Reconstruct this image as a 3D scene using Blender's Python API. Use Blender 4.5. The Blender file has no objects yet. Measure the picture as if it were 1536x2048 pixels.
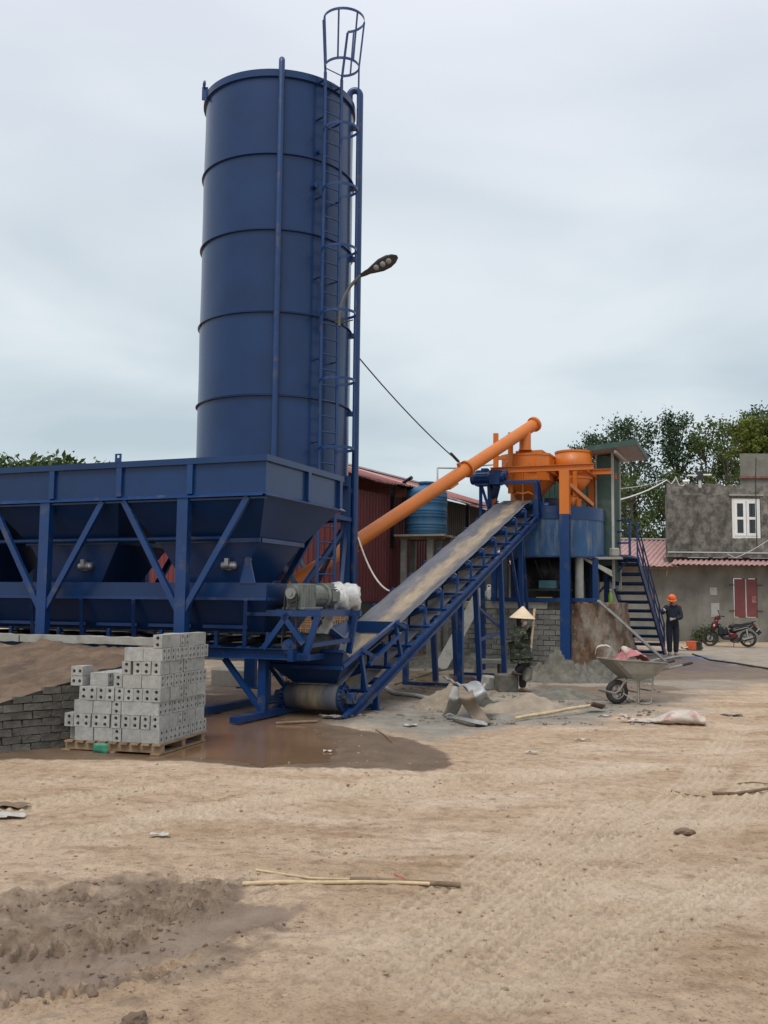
import bpy, bmesh, math, random
import numpy as np
from mathutils import Vector, Matrix

# ------------------------------------------------------------------ camera, sky, sun, exposure
SC = bpy.context.scene
COL = SC.collection
R = math.radians
CAMZ = 1.6
FPX = 1960.0                       # focal length in pixels of the 1536 x 2048 photograph
cam_data = bpy.data.cameras.new('camera')
cam = bpy.data.objects.new('camera', cam_data)
COL.objects.link(cam)
cam_data.sensor_fit = 'VERTICAL'
cam_data.sensor_height = 24.0
cam_data.sensor_width = 18.0
cam_data.lens = FPX / 2048 * 24.0
cam_data.clip_start = 0.1
cam_data.clip_end = 9000
CAMR = (Matrix.Rotation(R(90 + 5.23), 3, 'X') @ Matrix.Rotation(R(0.6), 3, 'Z'))
cam.matrix_world = Matrix.Translation((0, 0, CAMZ)) @ CAMR.to_4x4()
SC.camera = cam

SUN_EL, SUN_AZ = 58, 205           # sun high, behind the camera and to its left, veiled by cloud
world = bpy.data.worlds.new('World')
SC.world = world
world.use_nodes = True
wn, wl = world.node_tree.nodes, world.node_tree.links
wn.clear()
w_out = wn.new('ShaderNodeOutputWorld')
w_bg = wn.new('ShaderNodeBackground')
w_bg.inputs['Strength'].default_value = 0.084
w_sky = wn.new('ShaderNodeTexSky')
w_sky.sky_type = 'NISHITA'
w_sky.sun_disc = False
w_sky.sun_elevation = R(SUN_EL)
w_sky.sun_rotation = R(SUN_AZ)
w_tc = wn.new('ShaderNodeTexCoord')
w_sep = wn.new('ShaderNodeSeparateXYZ')
wl.new(w_tc.outputs['Generated'], w_sep.inputs[0])
w_max = wn.new('ShaderNodeMath'); w_max.operation = 'MAXIMUM'; w_max.inputs[1].default_value = 0.0
wl.new(w_sep.outputs['Z'], w_max.inputs[0])
w_add = wn.new('ShaderNodeMath'); w_add.operation = 'ADD'; w_add.inputs[1].default_value = 0.16
wl.new(w_max.outputs[0], w_add.inputs[0])
w_div = wn.new('ShaderNodeVectorMath'); w_div.operation = 'DIVIDE'
w_cmb = wn.new('ShaderNodeCombineXYZ')
for i in range(3):
    wl.new(w_add.outputs[0], w_cmb.inputs[i])
wl.new(w_tc.outputs['Generated'], w_div.inputs[0])
wl.new(w_cmb.outputs[0], w_div.inputs[1])
w_map = wn.new('ShaderNodeMapping')
w_map.inputs['Scale'].default_value = (0.75, 0.75, 1.6)
w_map.inputs['Location'].default_value = (3.1, 1.7, 0.4)
wl.new(w_div.outputs[0], w_map.inputs['Vector'])
w_n1 = wn.new('ShaderNodeTexNoise')
w_n1.inputs['Scale'].default_value = 1.35
w_n1.inputs['Detail'].default_value = 4.0
w_n1.inputs['Roughness'].default_value = 0.45
w_n1.inputs['Distortion'].default_value = 0.35
wl.new(w_map.outputs[0], w_n1.inputs['Vector'])
# overcast brightness grows towards the zenith, as a cloud layer does
w_el = wn.new('ShaderNodeValToRGB')
els = w_el.color_ramp.elements
els[0].position = 0.0; els[0].color = (6.0, 6.9, 7.25, 1)
els[1].position = 1.0; els[1].color = (10.0, 10.3, 11.0, 1)
for p, c in ((0.14, (6.1, 6.95, 7.35, 1)), (0.30, (6.6, 7.3, 7.8, 1)), (0.52, (7.3, 7.75, 8.5, 1))):
    e = els.new(p); e.color = c
wl.new(w_max.outputs[0], w_el.inputs[0])
w_cr = wn.new('ShaderNodeValToRGB')
w_cr.color_ramp.elements[0].position = 0.34; w_cr.color_ramp.elements[0].color = (0.79, 0.83, 0.86, 1)
w_cr.color_ramp.elements[1].position = 0.62; w_cr.color_ramp.elements[1].color = (1.12, 1.095, 1.08, 1)
wl.new(w_n1.outputs['Fac'], w_cr.inputs[0])
w_mul = wn.new('ShaderNodeMix'); w_mul.data_type = 'RGBA'; w_mul.blend_type = 'MULTIPLY'
w_mul.inputs[0].default_value = 1.0
wl.new(w_el.outputs[0], w_mul.inputs[6]); wl.new(w_cr.outputs[0], w_mul.inputs[7])
w_mix = wn.new('ShaderNodeMix'); w_mix.data_type = 'RGBA'; w_mix.inputs[0].default_value = 0.94
wl.new(w_sky.outputs[0], w_mix.inputs[6]); wl.new(w_mul.outputs[2], w_mix.inputs[7])
wl.new(w_mix.outputs[2], w_bg.inputs['Color'])
wl.new(w_bg.outputs[0], w_out.inputs[0])

sun_data = bpy.data.lights.new('sun', 'SUN')
sun_data.energy = 1.5
sun_data.angle = R(28)
sun_data.color = (1.0, 0.95, 0.87)
sun = bpy.data.objects.new('sun', sun_data)
COL.objects.link(sun)
sd = Vector((math.sin(R(SUN_AZ)) * math.cos(R(SUN_EL)), math.cos(R(SUN_AZ)) * math.cos(R(SUN_EL)), math.sin(R(SUN_EL))))
sun.rotation_euler = sd.to_track_quat('Z', 'Y').to_euler()
sun.location = (0, -10, 40)

SC.view_settings.view_transform = 'Standard'
SC.view_settings.look = 'None'
SC.view_settings.exposure = 0.36
SC.view_settings.gamma = 1.0
SC.view_settings.use_curve_mapping = False

random.seed(11)
RNG = np.random.default_rng(5)

# ------------------------------------------------------------------ helpers
def at(px, py, Y):
    """world point at depth Y that the photograph shows at pixel (px, py)"""
    d = CAMR @ Vector(((px - 768) / FPX, -(py - 1024) / FPX, -1))
    return Vector((0, 0, CAMZ)) + d * (Y / d.y)

def gp(px, py, z=0.0):
    d = CAMR @ Vector(((px - 768) / FPX, -(py - 1024) / FPX, -1))
    return Vector((0, 0, CAMZ)) + d * ((z - CAMZ) / d.z)

def V(*a):
    return Vector(a)

class MB:
    """collects shapes; build() links them as one mesh object"""
    def __init__(s):
        s.v, s.f, s.s = [], [], []
    def add(s, vs, fs, smooth=False):
        b = len(s.v)
        s.v += [tuple(p) for p in vs]
        s.f += [tuple(i + b for i in f) for f in fs]
        s.s += [smooth] * len(fs)
        return s
    def box(s, c, d, M=None):
        hx, hy, hz = d[0] / 2, d[1] / 2, d[2] / 2
        vs = [Vector((x * hx, y * hy, z * hz)) for z in (-1, 1) for y in (-1, 1) for x in (-1, 1)]
        if M is not None:
            if isinstance(M, (int, float)):
                M = Matrix.Rotation(M, 3, 'Z')
            vs = [M @ p for p in vs]
        c = Vector(c)
        return s.add([p + c for p in vs], [(0, 2, 3, 1), (4, 5, 7, 6), (0, 1, 5, 4), (2, 6, 7, 3), (0, 4, 6, 2), (1, 3, 7, 5)])
    def bx(s, x0, x1, y0, y1, z0, z1):
        return s.box(((x0 + x1) / 2, (y0 + y1) / 2, (z0 + z1) / 2), (abs(x1 - x0), abs(y1 - y0), abs(z1 - z0)))
    def bar(s, a, b, w, h=None, up=(0, 0, 1)):
        a, b = Vector(a), Vector(b)
        h = h or w
        z = (b - a); L = z.length; z.normalize()
        up = Vector(up)
        if abs(z.dot(up)) > 0.98:
            up = Vector((0, 1, 0))
        x = z.cross(up).normalized(); y = x.cross(z)
        M = Matrix((x, y, z)).transposed()
        return s.box((a + b) / 2, (w, h, L), M)
    def chan(s, a, b, w, h, t=0.012, up=(0, 0, 1), flip=1):
        """U channel: web plus two flanges"""
        a, b = Vector(a), Vector(b)
        z = (b - a).normalized(); x = z.cross(Vector(up)).normalized() * flip; y = z.cross(x).normalized()
        s.bar(a, b, t, h, up)
        for k in (-1, 1):
            o = x * (w / 2 + t / 2) + y * (k * (h / 2 - t / 2))
            s.bar(a + o, b + o, w, t, up)
        return s
    def tube(s, pts, r, n=8, closed=False, caps=True):
        pts = [Vector(p) for p in pts]
        m = len(pts)
        rs = r if isinstance(r, (list, tuple)) else [r] * m
        T = []
        for i in range(m):
            if closed:
                t = pts[(i + 1) % m] - pts[i - 1]
            else:
                t = pts[min(i + 1, m - 1)] - pts[max(i - 1, 0)]
            T.append(t.normalized())
        u = T[0].orthogonal().normalized()
        vs = []
        for i in range(m):
            u = (u - T[i] * u.dot(T[i])).normalized()
            w = T[i].cross(u)
            for k in range(n):
                a = 2 * math.pi * k / n
                vs.append(pts[i] + (u * math.cos(a) + w * math.sin(a)) * rs[i])
        fs = []
        for i in range(m if closed else m - 1):
            j = (i + 1) % m
            for k in range(n):
                l = (k + 1) % n
                fs.append((i * n + k, i * n + l, j * n + l, j * n + k))
        s.add(vs, fs, True)
        if caps and not closed:
            s.add(vs[:n], [tuple(range(n))[::-1]]); s.add(vs[-n:], [tuple(range(n))])
        return s
    def cyl(s, a, b, r0, r1=None, n=20, caps=True):
        return s.tube([a, b], [r0, r0 if r1 is None else r1], n, False, caps)
    def lathe(s, prof, n=24, M=None, smooth=True, closed=False):
        """prof: (radius, height) pairs turned round local z; sharp corners: repeat a point"""
        vs, fs = [], []
        m = len(prof)
        for (r, z) in prof:
            for k in range(n):
                a = 2 * math.pi * k / n
                p = Vector((r * math.cos(a), r * math.sin(a), z))
                vs.append(M @ p if M is not None else p)
        for i in range(m - 1):
            if prof[i] == prof[i + 1]:
                continue
            for k in range(n):
                l = (k + 1) % n
                fs.append((i * n + k, i * n + l, (i + 1) * n + l, (i + 1) * n + k))
        return s.add(vs, fs, smooth)
    def prism(s, poly, a, b, M=None, smooth=False):
        """polygon in local xz, extruded in y from a to b"""
        n = len(poly)
        vs = [Vector((x, a, z)) for x, z in poly] + [Vector((x, b, z)) for x, z in poly]
        if M is not None:
            vs = [M @ p for p in vs]
        fs = [(i, (i + 1) % n, n + (i + 1) % n, n + i) for i in range(n)]
        s.add(vs, fs, smooth)
        s.add(vs, [tuple(range(n))[::-1], tuple(range(n, 2 * n))])
        return s
    def grid(s, P, smooth=True, closed=False):
        nu, nv = len(P), len(P[0])
        vs = [Vector(p) for row in P for p in row]
        fs = []
        for i in range(nu - 1):
            for j in range(nv if closed else nv - 1):
                k = (j + 1) % nv
                fs.append((i * nv + j, i * nv + k, (i + 1) * nv + k, (i + 1) * nv + j))
        return s.add(vs, fs, smooth)
    def loft(s, rings, caps=True, smooth=True):
        s.grid(rings, smooth, True)
        if caps:
            n = len(rings[0])
            s.add(rings[0], [tuple(range(n))[::-1]]); s.add(rings[-1], [tuple(range(n))])
        return s
    def mesh(s, name, m):
        me = bpy.data.meshes.new(name)
        me.from_pydata(s.v, [], s.f)
        me.polygons.foreach_set('use_smooth', s.s)
        if m is not None:
            me.materials.append(m)
        me.update()
        return me
    def build(s, name, m, parent=None, bevel=0, solid=0):
        o = bpy.data.objects.new(name, s.mesh(name, m))
        COL.objects.link(o)
        if parent is not None:
            o.parent = parent
        if solid:
            q = o.modifiers.new('thickness', 'SOLIDIFY'); q.thickness = solid; q.offset = 0
        if bevel:
            q = o.modifiers.new('edges', 'BEVEL'); q.width = bevel; q.segments = 1; q.limit_method = 'ANGLE'; q.angle_limit = R(50)
        return o

def tag(o, label=None, cat=None, group=None, kind=None):
    for k, val in (('label', label), ('category', cat), ('group', group), ('kind', kind)):
        if val:
            o[k] = val
    return o

def thing(name, label, cat, loc=(0, 0, 0), rz=0, group=None):
    o = bpy.data.objects.new(name, None)
    o.empty_display_size = 0.2
    COL.objects.link(o)
    o.location = loc
    o.rotation_euler = (0, 0, R(rz))
    return tag(o, label, cat, group)

def part(name, me, parent, M=None):
    """a further object on shared mesh data"""
    o = bpy.data.objects.new(name, me)
    COL.objects.link(o)
    if parent is not None:
        o.parent = parent
    if M is not None:
        o.matrix_local = M
    return o

def arc(c, r, a0, a1, n, ex=(1, 0, 0), ey=(0, 1, 0)):
    c, ex, ey = Vector(c), Vector(ex), Vector(ey)
    return [c + ex * (r * math.cos(a0 + (a1 - a0) * i / n)) + ey * (r * math.sin(a0 + (a1 - a0) * i / n)) for i in range(n + 1)]

def sag(a, b, d, n=14):
    a, b = Vector(a), Vector(b)
    return [a.lerp(b, i / n) - Vector((0, 0, d * 4 * (i / n) * (1 - i / n))) for i in range(n + 1)]

# ------------------------------------------------------------------ materials
def mat(name, col, rough=0.5, metal=0.0, var=0.15, vs=3.0, bump=0.0, bs=40.0, dirt=None, da=0.5, ds=2.0, dst=(1, 1, 1), spec=0.5, alpha=1.0, trans=0.0, detail=6):
    m = bpy.data.materials.new(name)
    m.use_nodes = True
    n, l = m.node_tree.nodes, m.node_tree.links
    b = n['Principled BSDF']
    b.inputs['Roughness'].default_value = rough
    b.inputs['Metallic'].default_value = metal
    b.inputs['Specular IOR Level'].default_value = spec
    if alpha < 1: b.inputs['Alpha'].default_value = alpha
    if trans: b.inputs['Transmission Weight'].default_value = trans
    tc = n.new('ShaderNodeTexCoord')
    oi = n.new('ShaderNodeObjectInfo')
    vm = n.new('ShaderNodeVectorMath'); vm.operation = 'MULTIPLY_ADD'
    vm.inputs[1].default_value = (1, 1, 1)
    sc = n.new('ShaderNodeMath'); sc.operation = 'MULTIPLY'; sc.inputs[1].default_value = 37.0
    l.new(oi.outputs['Random'], sc.inputs[0])
    l.new(tc.outputs['Object'], vm.inputs[0]); l.new(sc.outputs[0], vm.inputs[2])
    def noise(scale, det=detail, stretch=None, rg=0.6):
        t = n.new('ShaderNodeTexNoise')
        t.inputs['Scale'].default_value = scale; t.inputs['Detail'].default_value = det; t.inputs['Roughness'].default_value = rg
        if stretch:
            mp = n.new('ShaderNodeMapping'); mp.inputs['Scale'].default_value = stretch
            l.new(vm.outputs[0], mp.inputs[0]); l.new(mp.outputs[0], t.inputs['Vector'])
        else:
            l.new(vm.outputs[0], t.inputs['Vector'])
        return t
    def ramp(src, p0, p1, c0, c1):
        r = n.new('ShaderNodeValToRGB'); e = r.color_ramp.elements
        e[0].position, e[1].position = p0, p1
        e[0].color, e[1].color = (*c0, 1), (*c1, 1)
        l.new(src, r.inputs[0]); return r
    def mix(fac, a, bb):
        q = n.new('ShaderNodeMix'); q.data_type = 'RGBA'
        if isinstance(fac, float): q.inputs[0].default_value = fac
        else: l.new(fac, q.inputs[0])
        l.new(a, q.inputs[6])
        if isinstance(bb, tuple): q.inputs[7].default_value = (*bb, 1)
        else: l.new(bb, q.inputs[7])
        return q.outputs[2]
    c = Vector(col)
    out = ramp(noise(vs).outputs['Fac'], 0.3, 0.7, tuple(c * (1 - var)), tuple(c * (1 + var))).outputs[0]
    # each object a shade of its own
    hs = n.new('ShaderNodeHueSaturation')
    ov = n.new('ShaderNodeMapRange'); ov.inputs[3].default_value = 1 - var * 0.45; ov.inputs[4].default_value = 1 + var * 0.45
    l.new(oi.outputs['Random'], ov.inputs[0]); l.new(ov.outputs[0], hs.inputs['Value']); l.new(out, hs.inputs['Color'])
    out = hs.outputs[0]
    if dirt is not None:
        d1 = ramp(noise(ds, 8, dst, 0.65).outputs['Fac'], 0.62 - da * 0.35, 0.72, (0, 0, 0), (1, 1, 1))
        out = mix(d1.outputs[0], out, tuple(dirt))
        rr = n.new('ShaderNodeMapRange'); rr.inputs[3].default_value = rough; rr.inputs[4].default_value = min(0.95, rough + 0.4)
        l.new(d1.outputs[0], rr.inputs[0]); l.new(rr.outputs[0], b.inputs['Roughness'])
    l.new(out, b.inputs['Base Color'])
    if bump:
        bp = n.new('ShaderNodeBump'); bp.inputs['Strength'].default_value = bump; bp.inputs['Distance'].default_value = 0.02
        l.new(noise(bs, 8).outputs['Fac'], bp.inputs['Height']); l.new(bp.outputs[0], b.inputs['Normal'])
    m['h'] = 1
    return m

BLUE = mat('blue_gloss_paint', (0.0080, 0.031, 0.104), 0.27, var=0.16, vs=0.9, bump=0.06, bs=1.2, spec=0.38)
BLUEF = mat('blue_frame_paint', (0.004, 0.035, 0.136), 0.36, var=0.15, vs=2.0, bump=0.05, bs=9, dirt=(0.07, 0.075, 0.09), da=0.2, ds=3.5)
BLUED = mat('dusty_blue_paint', (0.008, 0.034, 0.105), 0.5, var=0.2, vs=3, bump=0.08, bs=14, dirt=(0.12, 0.10, 0.08), da=0.38, ds=2.5)
ORANGE = mat('orange_paint', (0.58, 0.155, 0.016), 0.40, var=0.10, vs=1.5, bump=0.04, bs=6, dirt=(0.30, 0.19, 0.11), da=0.22, ds=2.6)
TUBBLUE = mat('weathered_tub_paint', (0.012, 0.065, 0.17), 0.5, var=0.25, vs=1.4, bump=0.1, bs=12, dirt=(0.17, 0.20, 0.21), da=0.42, ds=2.2, dst=(2.6, 2.6, 0.45))
RUBBER = mat('black_rubber', (0.022, 0.022, 0.022), 0.75, var=0.3, vs=8, bump=0.1, bs=60, dirt=(0.10, 0.085, 0.065), da=0.35, ds=6)
STEEL = mat('bare_steel', (0.36, 0.36, 0.35), 0.42, 0.85, var=0.2, vs=5, bump=0.05, bs=30, dirt=(0.16, 0.14, 0.12), da=0.3, ds=5)
DARKSTEEL = mat('dark_steel', (0.05, 0.05, 0.055), 0.5, 0.6, var=0.3, vs=6, bump=0.1, bs=40)
GREYMOTOR = mat('grey_green_motor_paint', (0.15, 0.165, 0.15), 0.5, var=0.2, vs=6, bump=0.1, bs=40, dirt=(0.10, 0.09, 0.07), da=0.35, ds=8)
BLOCK = mat('grey_block_concrete', (0.36, 0.36, 0.34), 0.95, var=0.20, vs=14, bump=0.6, bs=110, dirt=(0.29, 0.285, 0.265), da=0.4, ds=30)
WALLBLOCK = mat('grey_wall_block', (0.25, 0.243, 0.222), 0.95, var=0.42, vs=3, bump=0.9, bs=45, dirt=(0.12, 0.115, 0.10), da=0.42, ds=3)
OLDBLOCK = mat('old_grey_masonry', (0.135, 0.125, 0.108), 0.95, var=0.38, vs=7, bump=0.9, bs=45, dirt=(0.075, 0.069, 0.058), da=0.45, ds=4)
MORTAR = mat('mortar', (0.115, 0.107, 0.094), 0.95, var=0.3, vs=8, bump=0.8, bs=50)
CEMENT = mat('cast_cement', (0.33, 0.32, 0.29), 0.9, var=0.18, vs=4, bump=0.4, bs=50, dirt=(0.20, 0.19, 0.165), da=0.42, ds=4)
RENDERED = mat('stained_cement_render', (0.17, 0.158, 0.138), 0.95, var=0.55, vs=4.5, bump=0.9, bs=11, dirt=(0.042, 0.040, 0.034), da=0.50, ds=3.4, dst=(1.2, 1.2, 0.7), detail=12)
RENDERLOW = mat('pale_cement_render', (0.205, 0.195, 0.168), 0.95, var=0.32, vs=1.2, bump=0.4, bs=7, dirt=(0.10, 0.095, 0.08), da=0.34, ds=0.6, dst=(1.5, 1.5, 0.5), detail=10)
REDSHEET = mat('dark_red_sheet', (0.135, 0.022, 0.025), 0.5, var=0.2, vs=1.2, bump=0.05, bs=10, dirt=(0.10, 0.05, 0.045), da=0.25, ds=1.5, dst=(2, 2, 0.5))
ROOFRED = mat('faded_red_roof_sheet', (0.27, 0.085, 0.075), 0.6, var=0.2, vs=1.5, bump=0.05, bs=10, dirt=(0.36, 0.22, 0.19), da=0.35, ds=1.2)
ROOFPINK = mat('pale_pink_roof_sheet', (0.42, 0.25, 0.235), 0.6, var=0.2, vs=1.2, bump=0.05, bs=10, dirt=(0.24, 0.13, 0.12), da=0.3, ds=1.2)
DARKSHEET = mat('dark_grey_sheet', (0.05, 0.05, 0.047), 0.6, var=0.25, vs=2, bump=0.1, bs=12, dirt=(0.08, 0.075, 0.065), da=0.3, ds=1.5)
GREENSHEET = mat('green_cabin_sheet', (0.03, 0.072, 0.058), 0.5, var=0.15, vs=1.5, bump=0.05, bs=10, dirt=(0.11, 0.13, 0.11), da=0.25, ds=2)
WHITE = mat('white_paint', (0.74, 0.74, 0.72), 0.5, var=0.05, vs=5)
GREYTRIM = mat('pale_trim', (0.45, 0.45, 0.43), 0.55, var=0.15, vs=5)
WOOD = mat('pale_timber', (0.27, 0.185, 0.11), 0.8, var=0.3, vs=9, bump=0.3, bs=40, dirt=(0.15, 0.10, 0.06), da=0.35, ds=6)
BAMBOO = mat('pale_bamboo', (0.55, 0.42, 0.25), 0.6, var=0.2, vs=12, bump=0.15, bs=40)
TWIG = mat('dry_twig', (0.19, 0.13, 0.085), 0.9, var=0.35, vs=14, bump=0.3, bs=60)
BARK = mat('grey_bark', (0.11, 0.095, 0.075), 0.95, var=0.3, vs=5, bump=0.5, bs=18)
TANKBLUE = mat('faded_blue_plastic', (0.035, 0.15, 0.29), 0.5, var=0.22, vs=2, bump=0.05, bs=12, dirt=(0.10, 0.16, 0.20), da=0.35, ds=2, dst=(2, 2, 0.6))
GLASS = mat('dark_window_glass', (0.03, 0.035, 0.04), 0.12, var=0.2, vs=2)
PLASTIC = mat('clear_plastic_wrap', (0.62, 0.62, 0.60), 0.25, var=0.1, vs=9, bump=0.4, bs=25)
PAPER = mat('dirty_white_paper', (0.43, 0.41, 0.37), 0.8, var=0.15, vs=12, bump=0.2, bs=30)
BAGCLOTH = mat('cement_bag_cloth', (0.50, 0.44, 0.38), 0.75, var=0.15, vs=8, bump=0.3, bs=40, dirt=(0.36, 0.09, 0.10), da=0.34, ds=5)
BAGRED = mat('red_printed_bag_cloth', (0.40, 0.13, 0.14), 0.7, var=0.2, vs=8, bump=0.3, bs=40, dirt=(0.5, 0.44, 0.38), da=0.3, ds=6)
GALV = mat('muddy_sheet_metal', (0.42, 0.43, 0.43), 0.45, 0.5, var=0.2, vs=5, bump=0.1, bs=20, dirt=(0.20, 0.17, 0.13), da=0.45, ds=5)
SAND = mat('heap_sand', (0.30, 0.245, 0.185), 0.95, var=0.22, vs=5, bump=0.9, bs=55, dirt=(0.20, 0.165, 0.13), da=0.35, ds=3)
GREYSAND = mat('grey_mix_heap', (0.155, 0.145, 0.12), 0.95, var=0.3, vs=6, bump=0.9, bs=55, dirt=(0.09, 0.083, 0.07), da=0.42, ds=5)
RAMPSOIL = mat('reddish_brown_soil', (0.135, 0.088, 0.058), 0.95, var=0.35, vs=2.5, bump=1.0, bs=26, dirt=(0.20, 0.14, 0.095), da=0.38, ds=3)
REDBRICK = mat('hollow_clay_brick', (0.34, 0.20, 0.12), 0.9, var=0.25, vs=5, bump=0.3, bs=40)
# ------------------------------------------------------------------ noise on arrays
def vnoise(x, y, seed=0):
    xi, yi = np.floor(x), np.floor(y)
    fx, fy = x - xi, y - yi
    fx = fx * fx * (3 - 2 * fx); fy = fy * fy * (3 - 2 * fy)
    def h(a, b):
        a = a.astype(np.int64); b = b.astype(np.int64)
        n = (a * 374761393 + b * 668265263 + seed * 1442695041) & 0xffffffff
        n = ((n ^ (n >> 13)) * 1274126177) & 0xffffffff
        return ((n ^ (n >> 16)) & 0xffff) / 65535.0
    a, b, c, d = h(xi, yi), h(xi + 1, yi), h(xi, yi + 1), h(xi + 1, yi + 1)
    return (a * (1 - fx) + b * fx) * (1 - fy) + (c * (1 - fx) + d * fx) * fy - 0.5

def fbm(x, y, scale, octs=4, seed=0, rough=0.5):
    t, a = 0.0, 1.0
    for i in range(octs):
        t = t + a * vnoise(x / scale, y / scale, seed + i * 7)
        scale *= 0.5; a *= rough
    return t

def sstep(a, b, x):
    t = np.clip((x - a) / (b - a), 0, 1)
    return t * t * (3 - 2 * t)

def poly_sd(X, Y, pts):
    """signed distance, negative inside"""
    d = np.full(X.shape, 1e9); ins = np.zeros(X.shape, bool)
    n = len(pts)
    for i in range(n):
        ax, ay = pts[i]; bx, by = pts[(i + 1) % n]
        ex, ey = bx - ax, by - ay
        t = np.clip(((X - ax) * ex + (Y - ay) * ey) / (ex * ex + ey * ey + 1e-12), 0, 1)
        d = np.minimum(d, np.hypot(X - ax - t * ex, Y - ay - t * ey))
        c = ((ay > Y) != (by > Y)) & (X < (bx - ax) * (Y - ay) / ((by - ay) if abs(by - ay) > 1e-9 else 1e-9) + ax)
        ins ^= c
    return np.where(ins, -d, d)

def line_sd(X, Y, pts):
    """distance to a polyline, arc length along it, signed side offset"""
    d = np.full(X.shape, 1e9); S = np.zeros(X.shape); O = np.zeros(X.shape); acc = 0.0
    for (ax, ay), (bx, by) in zip(pts[:-1], pts[1:]):
        ex, ey = bx - ax, by - ay; L = math.hypot(ex, ey)
        t = np.clip(((X - ax) * ex + (Y - ay) * ey) / (L * L), 0, 1)
        q = np.hypot(X - ax - t * ex, Y - ay - t * ey)
        m = q < d
        d = np.where(m, q, d); S = np.where(m, acc + t * L, S)
        O = np.where(m, ((X - ax) * (-ey) + (Y - ay) * ex) / L, O)
        acc += L
    return d, S, O

def gpl(pts):
    return [tuple(gp(a, b).xy) for a, b in pts]

# outlines of the wet, muddy and dusty patches of the yard
WET = gpl([(380, 1405), (600, 1410), (650, 1445), (740, 1462), (820, 1478), (890, 1505), (903, 1530), (850, 1541), (750, 1535), (640, 1533), (480, 1532), (380, 1520), (200, 1518), (60, 1516), (-60, 1522), (-80, 1500), (150, 1490), (300, 1500)])
POOL = gpl([(410, 1425), (560, 1428), (650, 1462), (690, 1490), (640, 1522), (520, 1528), (430, 1515), (380, 1508), (300, 1516), (200, 1508), (330, 1480)])
WET2 = gpl([(420, 1335), (900, 1345), (960, 1372), (880, 1392), (830, 1400), (700, 1408), (560, 1420), (420, 1425)])
POOL2 = gpl([(835, 1345), (905, 1347), (960, 1356), (950, 1366), (880, 1368), (830, 1358)])
WET3 = gpl([(1085, 1372), (1200, 1375), (1290, 1366), (1365, 1383), (1345, 1396), (1280, 1404), (1180, 1402), (1090, 1388)])
WET4 = gpl([(1270, 1316), (1380, 1322), (1536, 1340), (1700, 1352), (1700, 1366), (1480, 1360), (1300, 1362), (1240, 1345)])
GREYP = gpl([(520, 1446), (700, 1412), (860, 1400), (1010, 1395), (1250, 1405), (1300, 1420), (1200, 1445), (1000, 1462), (860, 1475), (700, 1452)])
GREYB = gpl([(400, 1320), (1600, 1300), (1700, 1345), (1450, 1372), (1300, 1412), (1200, 1420), (800, 1430), (500, 1440), (400, 1420)])
BLUEP = gpl([(1335, 1319), (1400, 1318), (1490, 1336), (1460, 1349), (1370, 1345), (1300, 1330)])
MUD = gpl([(-150, 1800), (60, 1775), (200, 1772), (330, 1752), (440, 1762), (520, 1805), (560, 1830), (500, 1862), (440, 1890), (330, 1925), (260, 1965), (120, 1990), (-150, 2030)])
RUT1 = gpl([(-300, 1905), (0, 1893), (110, 1886), (230, 1868), (310, 1828), (390, 1775)])
RUT2 = gpl([(-300, 1965), (0, 1945), (200, 1932), (330, 1885), (430, 1850), (560, 1815)])
RUT3 = gpl([(-200, 2010), (60, 1985), (250, 1955), (330, 1928), (420, 1905)])
RUT5 = gpl([(180, 1868), (260, 1838), (330, 1800), (400, 1765), (450, 1740)])
RUT4 = gpl([(-200, 1820), (0, 1808), (120, 1795), (260, 1778)])
TRK = [gpl([(1000, 2120), (1180, 1960), (1330, 1850), (1480, 1750), (1580, 1690)]), gpl([(520, 2100), (690, 1960), (860, 1830), (1000, 1730), (1090, 1660), (1150, 1590)]),
       gpl([(700, 2060), (900, 1940), (1060, 1810), (1180, 1710), (1300, 1640), (1400, 1560), (1440, 1500), (1480, 1430)]),
       gpl([(860, 2100), (1020, 1965), (1230, 1800), (1370, 1690), (1480, 1610), (1540, 1540)]),
       gpl([(1140, 1720), (1190, 1640), (1260, 1600)]), gpl([(-300, 1720), (200, 1660), (500, 1600), (800, 1560), (1100, 1540)]),
       gpl([(-300, 1640), (200, 1590), (450, 1556), (800, 1580), (1300, 1530)])]

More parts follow.
